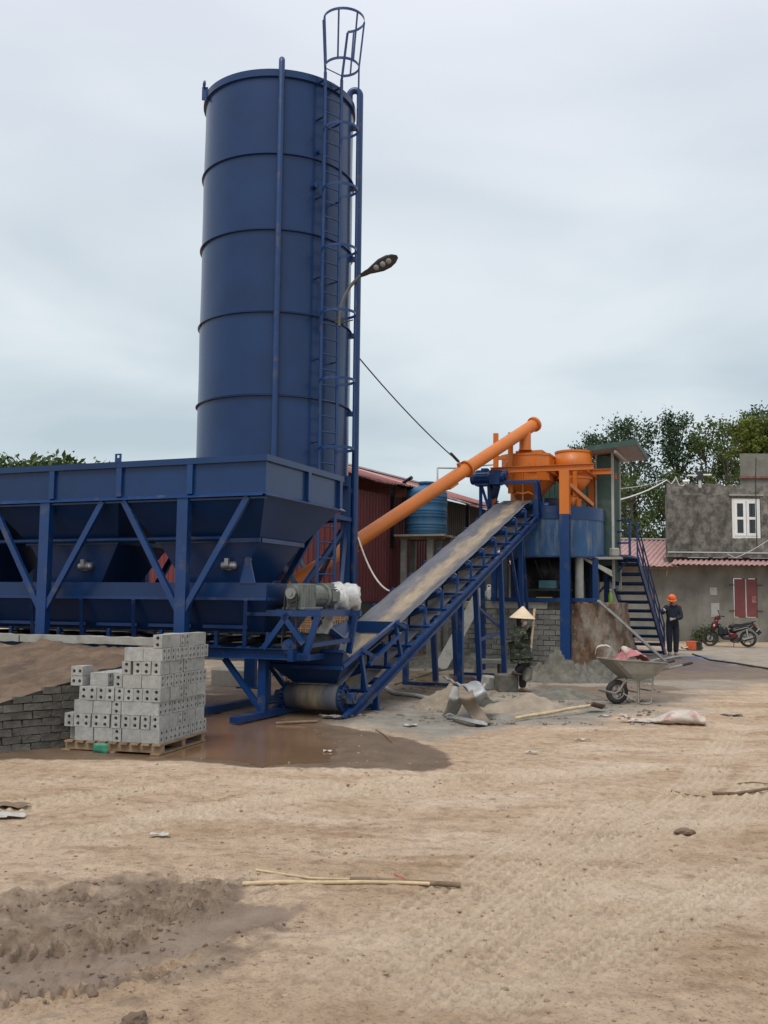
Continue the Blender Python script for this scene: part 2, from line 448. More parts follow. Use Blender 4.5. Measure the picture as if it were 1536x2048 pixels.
def ground_z(X, Y, fine=True):
    z = 0.012 * np.maximum(0, Y - 22) * np.where(Y > 60, 0, 1) + np.where(Y > 60, 0.45, 0)
    fade = np.clip(14.0 / np.maximum(Y, 1), 0, 1)
    near = sstep(60, 30, Y)
    z = z + near * (0.045 * fbm(X, Y, 2.6, 3, 1) + 0.020 * fbm(X, Y * 1.5, 0.55, 3, 2)) * (0.4 + 0.6 * fade)
    # hardstanding under the plant stays level
    z = z * np.where((Y > 11.5) & (Y < 22), 0.75, 1)
    if fine:
        r = fbm(X, Y, 1.1, 3, 30)
        z = z + fade * (0.013 * fbm(X, Y, 0.12, 4, 3, 0.6) * (1 + 2 * np.clip(r, -.4, .6)) + 0.004 * fbm(X, Y, 0.035, 2, 4))
        # crumbs lying in patches
        c = fbm(X, Y, 0.05, 2, 9)
        z = z + fade * 0.03 * np.clip(c - 0.36 + 0.15 * r, 0, 1)
    m = sstep(0.12, -0.10, poly_sd(X, Y, MUD) + 0.10 * fbm(X, Y, 0.3, 3, 12))
    z = z * (1 - .85 * m) + m * (0.010 * fbm(X, Y, 0.30, 5, 14, 0.55) - 0.012)
    nc = fbm(X, Y, 0.26, 3, 15, 0.6)
    z = z - m * 0.022 * np.exp(-(nc / 0.035) ** 2) * np.clip(0.6 + 2 * fbm(X, Y, 0.7, 2, 16), 0, 1) * fade
    for pts, hw, dep, tread, per in ((RUT1, 0.15, 0.050, 0.036, 0.075), (RUT2, 0.16, 0.040, 0.0, 1), (RUT3, 0.13, 0.040, 0.034, 0.085), (RUT4, 0.11, 0.028, 0.022, 0.06), (RUT5, 0.14, 0.036, 0.032, 0.065)):
        d, s, o = line_sd(X, Y, pts)
        d = d + 0.03 * fbm(X, Y, 0.25, 3, 17)
        inside = sstep(hw + 0.035, hw - 0.03, d)
        ridge = np.exp(-((d - hw - 0.07) / 0.055) ** 2)
        end = sstep(0, 0.5, s) * sstep(0.0, 0.25, (s.max() - s))
        lug = tread * (np.abs(((s + 0.12 * np.abs(o)) / per) % 1 - 0.5) < 0.2) * sstep(hw, hw - 0.05, d)
        z = z * (1 - .6 * end * inside) - end * inside * dep + end * ridge * (0.014 + 0.045 * fbm(X, Y, 0.09, 3, 21, 0.65)) + end * lug
    for k, pts in enumerate(TRK):
        d, s, o = line_sd(X, Y, pts)
        w = sstep(0.24, 0.16, d) * sstep(0, 0.6, s) * np.clip(0.8 + 1.5 * fbm(X, Y, 0.8, 2, 40 + k), 0, 1)
        pat = (np.abs((o / 0.075) % 1 - 0.5) < 0.2) * 0.6 + (np.abs(((s + 0.4 * np.abs(o)) / 0.09) % 1 - 0.5) < 0.22) * 0.6
        z = z - w * 0.022 + w * 0.022 * pat
    for pl, dep in ((POOL, 0.05), (POOL2, 0.05)):
        z = z - dep * sstep(0.22, -0.25, poly_sd(X, Y, pl) + 0.25 * fbm(X, Y, 0.6, 3, 50))
    w = sstep(0.25, -0.2, poly_sd(X, Y, WET))
    z = z * (1 - 0.5 * w) - 0.004 * w
    return z

def build_ground():
    ys = np.concatenate([[-60, -20, -5, 0, 1.5, 2.6], 3.2 * (62 / 3.2) ** (np.arange(960) / 959.0), [72, 90, 140, 260, 600, 1500, 5000]])
    tt = np.concatenate([[-60, -12, -4, -2, -1.2, -0.85], np.linspace(-0.68, 0.68, 680), [0.85, 1.2, 2, 4, 12, 60]])
    W = np.maximum(ys, 3.2)
    X = W[:, None] * tt[None, :]
    Y = np.repeat(ys[:, None], len(tt), 1)
    Z = ground_z(X, Y)
    n, k = X.shape
    co = np.stack([X, Y, Z], -1).reshape(-1, 3)
    i = np.arange(n - 1)[:, None] * k + np.arange(k - 1)[None, :]
    fc = np.stack([i, i + 1, i + k + 1, i + k], -1).reshape(-1, 4)
    me = bpy.data.meshes.new('ground')
    me.vertices.add(len(co)); me.vertices.foreach_set('co', co.astype(np.float32).ravel())
    me.loops.add(fc.size); me.loops.foreach_set('vertex_index', fc.astype(np.int32).ravel())
    me.polygons.add(len(fc)); me.polygons.foreach_set('loop_start', (np.arange(len(fc)) * 4).astype(np.int32))
    me.polygons.foreach_set('use_smooth', np.ones(len(fc), bool))
    me.update()
    def att(name, val):
        a = me.attributes.new(name, 'FLOAT', 'POINT'); a.data.foreach_set('value', val.astype(np.float32).ravel())
    nz = 0.35 * fbm(X, Y, 0.7, 4, 60, 0.6)
    wet_and_dimmed = sstep(0.05, -0.03, poly_sd(X, Y, WET) + 0.4 * nz)
    for pl in (WET2, WET3, WET4):
        wet_and_dimmed = np.maximum(wet_and_dimmed, 0.8 * sstep(0.25, -0.25, poly_sd(X, Y, pl) + 1.8 * nz))
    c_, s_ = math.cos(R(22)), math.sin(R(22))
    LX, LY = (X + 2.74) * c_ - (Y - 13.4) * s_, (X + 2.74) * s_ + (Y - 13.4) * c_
    wet_and_dimmed = np.maximum(wet_and_dimmed, sstep(0.4, -0.3, np.maximum(np.abs(LX + 3.2) - 5.0, np.abs(LY - 1.3) - 2.1) + 2 * nz))  # soil below the bins darkened to cut bounce light on their undersides
    att('wet_and_dimmed', wet_and_dimmed)
    tr_ = np.zeros(X.shape)
    for k, pts in enumerate(TRK):
        d, s, o = line_sd(X, Y, pts)
        w = sstep(0.26, 0.16, d) * sstep(0, 0.6, s) * np.clip(0.8 + 1.6 * fbm(X, Y, 0.8, 2, 40 + k), 0, 1)
        pat = (np.abs((o / 0.075) % 1 - 0.5) < 0.2) * 0.6 + (np.abs(((s + 0.4 * np.abs(o)) / 0.09) % 1 - 0.5) < 0.22) * 0.6
        tr_ = np.maximum(tr_, w * (0.25 + 0.75 * np.clip(pat, 0, 1)))
    att('track', tr_)
    mud = sstep(0.17, -0.12, poly_sd(X, Y, MUD) + 1.1 * nz + 0.34 * fbm(X, Y, 0.16, 4, 88, 0.65))
    dS, _, _ = line_sd(X, Y, RUT2)
    att('smear', mud * sstep(0.24, 0.10, dS + 0.06 * fbm(X, Y, 0.3, 3, 89)))
    att('mud', mud)
    grey = np.maximum(sstep(0.5, -0.4, poly_sd(X, Y, GREYP) + 2.5 * nz), 0.75 * sstep(0.8, -0.4, poly_sd(X, Y, GREYB) + 3 * nz))
    att('grey', grey)
    att('bluespray', sstep(0.5, -0.5, poly_sd(X, Y, BLUEP) + 2 * nz))
    m = bpy.data.materials.new('yard_earth'); m.use_nodes = True
    nt, l = m.node_tree.nodes, m.node_tree.links
    b = nt['Principled BSDF']; b.inputs['Specular IOR Level'].default_value = 0.35
    tc = nt.new('ShaderNodeTexCoord')
    def noise(s, d=8, rg=0.6, st=None):
        t = nt.new('ShaderNodeTexNoise'); t.inputs['Scale'].default_value = s; t.inputs['Detail'].default_value = d; t.inputs['Roughness'].default_value = rg
        if st:
            mp = nt.new('ShaderNodeMapping'); mp.inputs['Scale'].default_value = st; mp.inputs['Rotation'].default_value = (0, 0, R(12))
            l.new(tc.outputs['Object'], mp.inputs[0]); l.new(mp.outputs[0], t.inputs['Vector'])
        else:
            l.new(tc.outputs['Object'], t.inputs['Vector'])
        return t.outputs['Fac']
    def ramp(src, *st):
        r = nt.new('ShaderNodeValToRGB'); e = r.color_ramp.elements
        while len(e) < len(st): e.new(0.5)
        for q, (p, c) in zip(e, st): q.position = p; q.color = (*c, 1)
        l.new(src, r.inputs[0]); return r.outputs[0]
    def mix(f, a, c, mode='MIX'):
        q = nt.new('ShaderNodeMix'); q.data_type = 'RGBA'; q.blend_type = mode
        if isinstance(f, float): q.inputs[0].default_value = f
        else: l.new(f, q.inputs[0])
        l.new(a, q.inputs[6])
        if isinstance(c, tuple): q.inputs[7].default_value = (*c, 1)
        else: l.new(c, q.inputs[7])
        return q.outputs[2]
    def attr(n):
        a = nt.new('ShaderNodeAttribute'); a.attribute_name = n; return a.outputs['Fac']
    base = ramp(noise(0.55, 8, 0.62, (1.0, 2.2, 1)), (0.28, (0.37, 0.250, 0.150)), (0.44, (0.475, 0.340, 0.228)), (0.57, (0.54, 0.405, 0.288)), (0.72, (0.63, 0.507, 0.392)))
    fine = ramp(noise(9, 10, 0.7), (0.3, (0.62, 0.585, 0.55)), (0.5, (0.98, 0.98, 0.98)), (0.72, (1.2, 1.19, 1.17)))
    c = mix(1.0, base, fine, 'MULTIPLY')
    spk = ramp(noise(55, 4, 0.7), (0.34, (0.42, 0.38, 0.35)), (0.44, (0.97, 0.97, 0.97)), (0.62, (1, 1, 1)), (0.72, (1.4, 1.4, 1.4)))
    c = mix(0.8, c, spk, 'MULTIPLY')
    tk = nt.new('ShaderNodeMath'); tk.operation = 'MULTIPLY'; tk.inputs[1].default_value = 0.62
    l.new(attr('track'), tk.inputs[0])
    c = mix(tk.outputs[0], c, (0.64, 0.525, 0.39))
    stain = ramp(noise(0.9, 10, 0.7, (1.0, 2.6, 1)), (0.36, (0.70, 0.63, 0.57)), (0.47, (1, 1, 1)))
    c = mix(0.75, c, stain, 'MULTIPLY')
    gcol = ramp(noise(2.2, 8, 0.65), (0.3, (0.20, 0.175, 0.14)), (0.55, (0.29, 0.265, 0.225)), (0.75, (0.37, 0.345, 0.30)))
    c = mix(attr('grey'), c, gcol)
    bl = nt.new('ShaderNodeMath'); bl.operation = 'MULTIPLY'; bl.inputs[1].default_value = 0.85
    l.new(attr('bluespray'), bl.inputs[0])
    c = mix(bl.outputs[0], c, (0.06, 0.10, 0.23))
    mcol = ramp(noise(4.5, 12, 0.72), (0.34, (0.14, 0.096, 0.064)), (0.50, (0.25, 0.178, 0.122)), (0.68, (0.39, 0.30, 0.215)))
    c = mix(attr('mud'), c, mcol)
    c = mix(attr('smear'), c, ramp(noise(5, 8, 0.6), (0.35, (0.235, 0.168, 0.122)), (0.65, (0.315, 0.236, 0.18))))
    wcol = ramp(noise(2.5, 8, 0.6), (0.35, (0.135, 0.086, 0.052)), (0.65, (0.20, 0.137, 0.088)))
    c = mix(attr('wet_and_dimmed'), c, wcol)
    l.new(c, b.inputs['Base Color'])
    wm = nt.new('ShaderNodeMath'); wm.operation = 'MULTIPLY_ADD'; wm.inputs[1].default_value = -0.52; wm.inputs[2].default_value = 0.95
    l.new(attr('wet_and_dimmed'), wm.inputs[0])
    mm = nt.new('ShaderNodeMath'); mm.operation = 'MULTIPLY_ADD'; mm.inputs[1].default_value = -0.28
    l.new(attr('mud'), mm.inputs[0]); l.new(wm.outputs[0], mm.inputs[2])
    l.new(mm.outputs[0], b.inputs['Roughness'])
    bp = nt.new('ShaderNodeBump'); bp.inputs['Strength'].default_value = 1.0; bp.inputs['Distance'].default_value = 0.03
    l.new(noise(22, 12, 0.72), bp.inputs['Height']); l.new(bp.outputs[0], b.inputs['Normal'])
    me.materials.append(m)
    o = bpy.data.objects.new('ground', me); COL.objects.link(o)
    return tag(o, 'bare beige earth yard with tyre tracks and damp patches', kind='structure')
build_ground()

def gz(x, y):
    return float(ground_z(np.array([[float(x)]]), np.array([[float(y)]]), False)[0, 0])

def on(px, py):
    p = gp(px, py)
    return Vector((p.x, p.y, gz(p.x, p.y)))

# muddy water standing in the hollows
WATER = mat('muddy_water', (0.19, 0.115, 0.066), 0.10, var=0.15, vs=1.2, bump=0.05, bs=9, spec=0.22)
def puddle(pts, z, label):
    P = [Vector((x, y, z)) for x, y in pts]
    mb = MB().add(P, [tuple(range(len(P)))])
    tag(mb.build('puddle', WATER), label, kind='structure')
puddle(gpl([(395, 1405), (600, 1412), (690, 1455), (790, 1490), (780, 1530), (620, 1540), (450, 1536), (330, 1520), (140, 1525), (150, 1490), (300, 1470)]), -0.020, 'shallow brown puddle spreading beside the pallet of blocks')
puddle(gpl([(815, 1338), (915, 1340), (980, 1352), (970, 1372), (870, 1375), (815, 1362)]), -0.005, 'small puddle under the inclined conveyor')

# crumbs of earth and small stones on the yard: uncountable
def clods(name, n, sel, s0, s1, m, label):
    mb_v, mb_f = [], []
    bmx = bmesh.new(); bmesh.ops.create_icosphere(bmx, subdivisions=1, radius=1.0)
    base = np.array([v.co[:] for v in bmx.verts]); fcs = [tuple(v.index for v in f.verts) for f in bmx.faces]; bmx.free()
    nb = len(base)
    pts = sel(n)
    Zs = ground_z(pts[:, 0][None], pts[:, 1][None])[0]
    for k in range(len(pts)):
        s = s0 + (s1 - s0) * RNG.random() ** 3
        a = RNG.random() * 6.28; c, q = math.cos(a), math.sin(a)
        v = base * (s * RNG.uniform(.6, 1.4, 3) * np.array([1, 1, .6])) * (1 + RNG.uniform(-.22, .22, base.shape))
        v = np.stack([v[:, 0] * c - v[:, 1] * q + pts[k, 0], v[:, 0] * q + v[:, 1] * c + pts[k, 1], v[:, 2] + Zs[k] + 0.15 * s], -1)
        b = nb * k
        mb_v.append(v); mb_f += [(i + b, j + b, l + b) for i, j, l in fcs]
    me = bpy.data.meshes.new(name); me.from_pydata(np.concatenate(mb_v).tolist(), [], mb_f); me.materials.append(m); me.update()
    o = bpy.data.objects.new(name, me); COL.objects.link(o)
    return tag(o, label, kind='stuff')
CLOD = mat('earth_crumb', (0.30, 0.215, 0.14), 0.95, var=0.4, vs=1.7, bump=0.5, bs=60)
DCLOD = mat('dark_mud_crumb', (0.15, 0.10, 0.07), 0.9, var=0.35, vs=3, bump=0.5, bs=60)
def sel_yard(n):
    y = 3.6 * (22 / 3.6) ** RNG.random(n); t = RNG.uniform(-.48, .48, n)
    p = np.stack([y * t, y], -1)
    keep = fbm(p[:, 0][None], p[:, 1][None], 1.3, 3, 77)[0] > RNG.uniform(-.45, .35, n)
    keep &= poly_sd(p[:, 0], p[:, 1], MUD) > 0.05
    return p[keep]
def sel_mud(n):
    out = []
    for pts, w in ((RUT1, .2), (RUT2, .22), (RUT3, .2), (RUT4, .16), (RUT5, .17)):
        for _ in range(n // 4):
            i = RNG.integers(0, len(pts) - 1); t = RNG.random()
            side = w * (1 if RNG.random() < .5 else -1) + RNG.normal(0, .035)
            (ax, ay), (bx, by) = pts[i], pts[i + 1]; L = math.hypot(bx - ax, by - ay)
            out.append((ax + (bx - ax) * t - (by - ay) / L * side, ay + (by - ay) * t + (bx - ax) / L * side))
    return np.array(out)
clods('earth_crumbs', 7500, sel_yard, 0.003, 0.016, CLOD, 'small crumbs of dry earth and grit scattered over the yard')
def sel_works(n):
    q = np.array([gp(px, py).xy[:] for px, py in zip(RNG.uniform(640, 1330, n), RNG.uniform(1338, 1450, n))])
    return q[fbm(q[:, 0][None], q[:, 1][None], 1.0, 3, 79)[0] > RNG.uniform(-.4, .3, n)]
clods('rubble_crumbs', 1500, sel_works, 0.008, 0.05, mat('grey_rubble_crumb', (0.20, 0.18, 0.15), 0.95, var=0.45, vs=1.5, bump=0.5, bs=60), 'grey rubble crumbs scattered round the foot of the plant')
clods('mud_clods', 420, sel_mud, 0.003, 0.017, DCLOD, 'broken clods of dark mud along the tyre ruts')
# ------------------------------------------------------------------ cement silo
SX, SY, SR = -2.262, 19.7, 1.53
silo = thing('cement_silo', 'tall dark blue cylindrical cement silo standing behind the aggregate bins', 'silo', (SX, SY, 0))
def sp(phi, r, z):
    """point round the silo: phi = 0 faces the camera, positive to the right"""
    return Vector((r * math.sin(R(phi)), -r * math.cos(R(phi)), z))
ZS = [3.9, 5.47, 7.08, 8.69, 10.20, 11.80]
for i in range(5):
    r = SR + 0.004 * (i % 2)
    z0, z1 = ZS[i], ZS[i + 1]
    mb = MB()
    rings = []
    for z in np.linspace(z0 + 0.003, z1 - 0.003, 7):
        rings.append([Vector(((r + 0.004 * math.sin(3 * a + i * 2 + z) + 0.003 * math.sin(7 * a + z * 3 + i)) * math.cos(a), (r + 0.004 * math.sin(3 * a + i * 2 + z)) * math.sin(a), z)) for a in np.linspace(0, 2 * math.pi, 96, endpoint=False)])
    mb.grid(rings, True, True)
    mb.build('shell_course', BLUE, silo)
for z in ZS[:-1]:
    mb = MB().lathe([(SR - .01, z - .030), (SR + .045, z - .030), (SR + .045, z - .030), (SR + .045, z - .018), (SR + .045, z - .018), (SR - .01, z - .012)], 96, smooth=True)
    mb.build('seam_ring', BLUE, silo)
mb = MB().lathe([(SR - .01, 11.72), (SR + .05, 11.72), (SR + .05, 11.72), (SR + .05, 11.86), (SR + .05, 11.86), (SR - .03, 11.875), (0.3, 12.05), (0, 12.05)], 96)
mb.build('roof', BLUE, silo)
mb = MB().lathe([(SR, 3.9), (0.22, 2.0), (0.22, 2.0), (0.22, 1.72), (0.22, 1.72), (0, 1.72)], 48)
mb.build('discharge_cone', BLUE, silo)
for phi in (84, 174, 264, 354):
    mb = MB()
    p = sp(phi, SR - 0.02, 0)
    a = math.atan2(p.y, p.x)
    mb.box((p.x, p.y, 2.05), (0.20, 0.20, 4.1), a)
    mb.box((p.x, p.y, 0.015), (0.42, 0.42, 0.03), a)
    mb.build('leg', BLUEF, silo)
for a, b in ((84, 174), (174, 264), (264, 354), (354, 84)):
    mb = MB()
    mb.bar(sp(a, SR - .02, 3.25), sp(b, SR - .02, 3.25), 0.12, 0.12)
    mb.bar(sp(a, SR - .02, 0.5), sp(b, SR - .02, 3.1), 0.08, 0.08)
    mb.bar(sp(b, SR - .06, 0.5), sp(a, SR - .06, 3.1), 0.08, 0.08)
    mb.build('cross_brace', BLUEF, silo)
# filling pipe with gooseneck on the right, vent pipe on the face
def pipe(phi, r, off, zlo, ztop, name):
    e = sp(phi, 1, 0)
    pts = [sp(phi, SR + off, zlo), sp(phi, SR + off, 8), sp(phi, SR + off, ztop)]
    bend = 0.11
    pts += [sp(phi, SR + off - bend, ztop) + e * (bend * math.cos(t)) + V(0, 0, bend * math.sin(t)) for t in np.linspace(0.3, math.pi, 8)]
    pts.append(sp(phi, SR + off - 2 * bend, ztop - 0.12))
    return MB().tube(pts, r, 14).build(name, BLUEF, silo)
pipe(86, 0.070, 0.145, 0.9, 12.12, 'filling_pipe')
pipe(7, 0.060, 0.075, 0.9, 11.97, 'vent_pipe')
for z in (3.9, 5.47, 7.08, 8.69, 10.2, 11.5):
    MB().bar(sp(86, SR, z - .09), sp(86, SR + .16, z - .09), 0.10, 0.09).build('pipe_bracket', BLUEF, silo)
mb = MB(); mb.tube(arc(sp(-66, SR + .09, 12.02), .07, 0, 2 * math.pi, 12, sp(24, 1, 0), (0, 0, 1)), .018, 6); mb.bar(sp(-66, SR + .07, 11.7), sp(-66, SR + .07, 11.97), .12, .03)
mb.build('lifting_lug', BLUEF, silo)
# ladder with safety cage
LPH = 43
et, er = sp(LPH + 90, 1, 0), sp(LPH, 1, 0)
lb = sp(LPH, SR + 0.20, 0)
def lp(s, o, z):                    # s along the tangent, o outwards
    return lb + et * s + er * o + V(0, 0, z)
lad = MB()
for s in (-.21, .21):
    lad.bar(lp(s, 0, 1.0), lp(s, 0, 11.9), 0.06, 0.028, er)
    q = 1 if s > 0 else -1
    lad.bar(lp(s, 0, 11.9), lp(s + q * .10, .04, 12.90), 0.045, 0.022, er)
ladder = lad.build('ladder', BLUEF, silo)
z = 1.2
rm = MB().tube([et * -.21, et * .21], 0.0145, 6).mesh('rung', BLUEF)
while z < 11.95:
    part('rung', rm, ladder, Matrix.Translation(lp(0, 0, z))); z += 0.30
for z in (4.6, 6.2, 7.8, 9.4, 11.0, 11.75):
    mb = MB()
    for s in (-.21, .21):
        mb.bar(lp(s, 0, z), lp(s, -.21, z), 0.05, 0.012)
    mb.build('standoff', BLUEF, ladder)
HOOPS = [4.45, 5.75, 7.05, 8.30, 9.5, 10.7, 11.98]
for z in HOOPS + [12.92]:
    top = z > 12.5
    rr = 0.40 if top else 0.33
    w = .31 if top else .21
    a0 = math.asin(min(1, w / rr))
    cen = lp(0, rr * math.cos(a0) + (.04 if top else 0), z)
    pts = [cen + er * (-rr * math.cos(t)) + et * (rr * math.sin(t)) for t in np.linspace(a0, 2 * math.pi - a0, 25)]
    mb = MB()
    for k in range(24):
        mb.bar(pts[k], pts[k + 1], 0.010, 0.052)
    if abs(z - 11.98) < .01:
        mb.tube([pts[0], pts[-1]], .012, 6)
    mb.build('cage_hoop', BLUEF, ladder)
for ang in (70, 125, 180, 235, 290):
    t = R(ang)
    def cg(z, rr, o):
        return lp(0, (.255 if rr < .35 else .292), z) + er * (-rr * math.cos(t)) + et * (rr * math.sin(t))
    z0 = 4.45 if ang == 125 else 11.98
    mb = MB()
    if z0 < 12:
        mb.bar(cg(z0, .33, 0), cg(11.98, .33, 0), 0.035, 0.010)
    mb.bar(cg(11.98, .33, 0), cg(12.92, .40, .02), 0.035, 0.010)
    mb.build('cage_bar', BLUEF, ladder)
# work platform bar and lower steps
mb = MB()
mb.bar(sp(40, SR + .24, 3.22), sp(84, SR + .06, 3.22), .10, .08)
mb.bar(sp(50, SR + .25, 0.2), sp(83, SR, 3.1), .07)
mb.build('lower_brace', BLUEF, silo)
# cable conduit bundle beside the ladder
MB().cyl(sp(33, SR, 9.62), sp(33, SR + .12, 9.62), .055, n=12).build('level_probe', BLUEF, silo)
MB().cyl(sp(36, SR, 10.35), sp(36, SR + .10, 10.33), .045, n=12).build('level_probe', BLUEF, silo)

# ------------------------------------------------------------------ street lamp fixed to the silo ladder
b0, b1 = at(679, 642, 18.3), at(712, 560, 18.25)
b2 = at(722, 551, 18.2); b3 = at(795, 513, 18.0)
lamp = thing('street_lamp', 'black curved-arm lamp head fixed to the side of the blue silo', 'lamp', b0)
L0 = lambda p: Vector(p) - b0
pts = [b0 + V(0, 0, -.10), b0, at(682, 612, 18.3), at(690, 590, 18.3), at(701, 572, 18.28), b1, b2]
MB().tube([L0(p) for p in pts], 0.032, 10).build('arm', mat('lamp_arm_paint', (.10, .105, .10), .5), lamp)
ax = (b3 - b2).normalized(); sd_ = ax.cross(V(0, 1, .45)).normalized(); nn = ax.cross(sd_).normalized()
if nn.z < 0: nn = -nn
sd_ = nn.cross(ax)
Lh = (b3 - b2).length
rings = []
for t, w, h in ((0, .035, .035), (.12, .05, .045), (.22, .055, .05), (.35, .085, .06), (.55, .125, .065), (.75, .125, .055), (.9, .09, .04), (1, .03, .02)):
    c = L0(b2) + ax * (t * Lh)
    rings.append([c + sd_ * (w * math.cos(a)) + nn * (h * max(-.35, math.sin(a))) for a in np.linspace(0, 2 * math.pi, 14, endpoint=False)])
hd = MB().loft(rings).build('lamp_head', mat('lamp_head_black', (.018, .018, .018), .45), lamp)
LENS = mat('lamp_lens', (.22, .22, .21), .25)
for t in (.42, .60, .76):
    c = L0(b2) + ax * (t * Lh) - nn * .024
    M = Matrix((ax, sd_, nn)).transposed().to_4x4()
    mb = MB().lathe([(0, -.012), (.045, -.008), (.055, .0), (.055, .01)], 12, (Matrix.Translation(c) @ M))
    mb.build('lens', LENS, lamp)
MB().box(L0(at(679, 643, 18.33)), (.16, .08, .10)).tube([L0(at(680, 648, 18.3)), L0(at(693, 643, 18.3)), L0(at(706, 640, 18.35))], .012, 6).build('bracket', DARKSTEEL, lamp)
# ------------------------------------------------------------------ aggregate batcher: three bins, weigh hopper, belt, drive stand
BO = V(-2.74, 13.4, 0)
bat = thing('aggregate_batcher', 'long blue aggregate bin row on braced posts with a weighing belt below', 'batcher', BO, -22)
ZT, ZR, ZL, ZB = 3.50, 3.01, 2.43, 1.84        # top edge, rim, lower rim, outlet
BW = 2.38                                     # width across
PITCH = 2.36
def frustum(mb, x0, x1, y0, y1, za, X0, X1, Y0, Y1, zb):
    a = [V(x0, y0, za), V(x1, y0, za), V(x1, y1, za), V(x0, y1, za)]
    b = [V(X0, Y0, zb), V(X1, Y0, zb), V(X1, Y1, zb), V(X0, Y1, zb)]
    mb.add(a + b, [(0, 4, 5, 1), (1, 5, 6, 2), (2, 6, 7, 3), (3, 7, 4, 0)])
VIB = mat('bright_vibrator_metal', (.38, .39, .39), .3, .7, var=.1)
for i in range(3):
    x1 = 1.25 - i * PITCH; x0 = x1 - PITCH + 0.012
    mb = MB()
    frustum(mb, x0, x1, 0, BW, ZR, x0 + .35, x1 - .35, .50, BW - .60, ZL)
    frustum(mb, x0 + .35, x1 - .35, .50, BW - .60, ZL, x0 + .72, x1 - .72, .62, BW - .85, ZB)
    hop = mb.build('hopper', BLUE, bat, solid=.012)
    mb = MB()
    t = .008
    MB().bx(x0, x1, BW - t, BW, ZR, ZT - .05).build('side_panel', BLUE, hop)
    mb.bx(x0, x1, 0, t, ZR, ZT - .05)
    if i == 0: mb.bx(x1 - t, x1, t + .002, BW - t - .002, ZR, ZT - .05)
    if i == 2: mb.bx(x0, x0 + t, t + .002, BW - t - .002, ZR, ZT - .05)
    pan = mb.build('side_panel', BLUE, hop)
    mb = MB()
    mb.bx(x0, x1 + (.05 if i == 0 else .011), -.05, .03, ZT - .05, ZT + .035)
    MB().bx(x0, x1 + (.05 if i == 0 else .011), BW - .03, BW + .05, ZT - .05, ZT + .035).build('top_rail', BLUE, hop)
    if i == 0: mb.bx(x1 - .03, x1 + .05, .032, BW - .032, ZT - .05, ZT + .034)
    if i == 2: mb.bx(x0 - .05, x0 + .03, .032, BW - .032, ZT - .05, ZT + .034)
    mb.build('top_rail', BLUE, hop)
    mb = MB()
    # outward sloping flange under the panels
    e = x1 + .07 if i == 0 else x1 + .012
    mb.prism([(-.002, ZR + .03), (-.075, ZR - .012), (-.075, ZR - .024), (-.002, ZR + .015)], x0, e - (0 if i else .07), Matrix(((0, 1, 0), (1, 0, 0), (0, 0, 1))))
    MB().prism([(BW + .002, ZR + .03), (BW + .075, ZR - .012), (BW + .075, ZR - .024), (BW + .002, ZR + .015)], x0, e - (0 if i else .07), Matrix(((0, 1, 0), (1, 0, 0), (0, 0, 1)))).build('rim_flange', BLUEF, hop)
    if i == 0:
        mb.prism([(x1 + .002, ZR + .03), (x1 + .075, ZR - .012), (x1 + .075, ZR - .024), (x1 + .002, ZR + .015)], -.074, BW + .074)
    mb.build('rim_flange', BLUEF, hop)
    mb = MB()
    mb.bx(x0 + .32, x1 - .32, .455, .50, ZL - .03, ZL + .03); mb.bx(x0 + .32, x1 - .32, BW - .60, BW - .555, ZL - .03, ZL + .03)
    mb.bx(x1 - .35, x1 - .305, .502, BW - .602, ZL - .03, ZL + .03); mb.bx(x0 + .305, x0 + .35, .502, BW - .602, ZL - .03, ZL + .03)
    mb.build('lower_rim', BLUEF, hop)
    for sx in (x0 + .02, (x0 + x1) / 2 + .02):
        for k, y in ((1, -.045), (-1, BW + .045)):
            mb = MB().bx(sx - .045, sx + .045, min(y, y + k * .045), max(y, y + k * .045) - .001, ZR + .03, ZT - .05)
            mb.build('stiffener', BLUEF, hop)
    if i == 0:
        for y in (BW * .52, BW - .05):
            MB().bx(x1 + .001, x1 + .05, y - .045, y + .045, ZR + .03, ZT - .05).build('stiffener', BLUEF, hop)
        MB().bx(x1 + .001, x1 + .012, .0, .045, ZR + .03, ZT - .05).build('stiffener', BLUEF, hop)
    # lifting lug at the bin joint
    mb = MB().bx(x0 - .05, x0 + .05, -.055, -.035, ZT + .03, ZT + .09).bx(x0 - .05, x0 - .025, -.055, -.035, ZT + .09, ZT + .13).bx(x0 + .025, x0 + .05, -.055, -.035, ZT + .09, ZT + .13)
    mb.bx(x0 - .05, x0 + .05, -.055, -.035, ZT + .131, ZT + .15)
    mb.build('lifting_lug', BLUEF, hop)
    # vibrator on the near face
    vx = x1 - .72 - .12 if i == 0 else x1 - .95
    v = V(vx, .53, 2.08)
    q_ = Matrix.Translation(v) @ Matrix.Rotation(R(90), 4, 'Y')
    mb = MB().cyl(v + V(-.09, 0, 0), v + V(.09, 0, 0), .052, n=14)
    mb.lathe([(0, -.125), (.045, -.12), (.06, -.095), (.06, -.095), (.06, -.045), (.06, -.045), (.05, -.045)], 14, q_)
    mb.lathe([(.05, .045), (.06, .045), (.06, .045), (.06, .095), (.06, .095), (.045, .12), (0, .125)], 14, q_)
    mb.box(v + V(0, -.06, .05), (.06, .05, .10)).box(v + V(0, .05, 0), (.14, .07, .12))
    mb.build('vibrator', VIB, hop)
    # gate box and air cylinder under the outlet
    mb = MB().bx(x0 + .74, x1 - .74, .60, BW - .83, 1.70, 1.84)
    mb.bx(x0 + .70, x1 - .70, .56, .60, 1.76, 1.83)
    mb.build('gate', BLUEF, hop)
posts = [0.0, -2.36, -4.72]
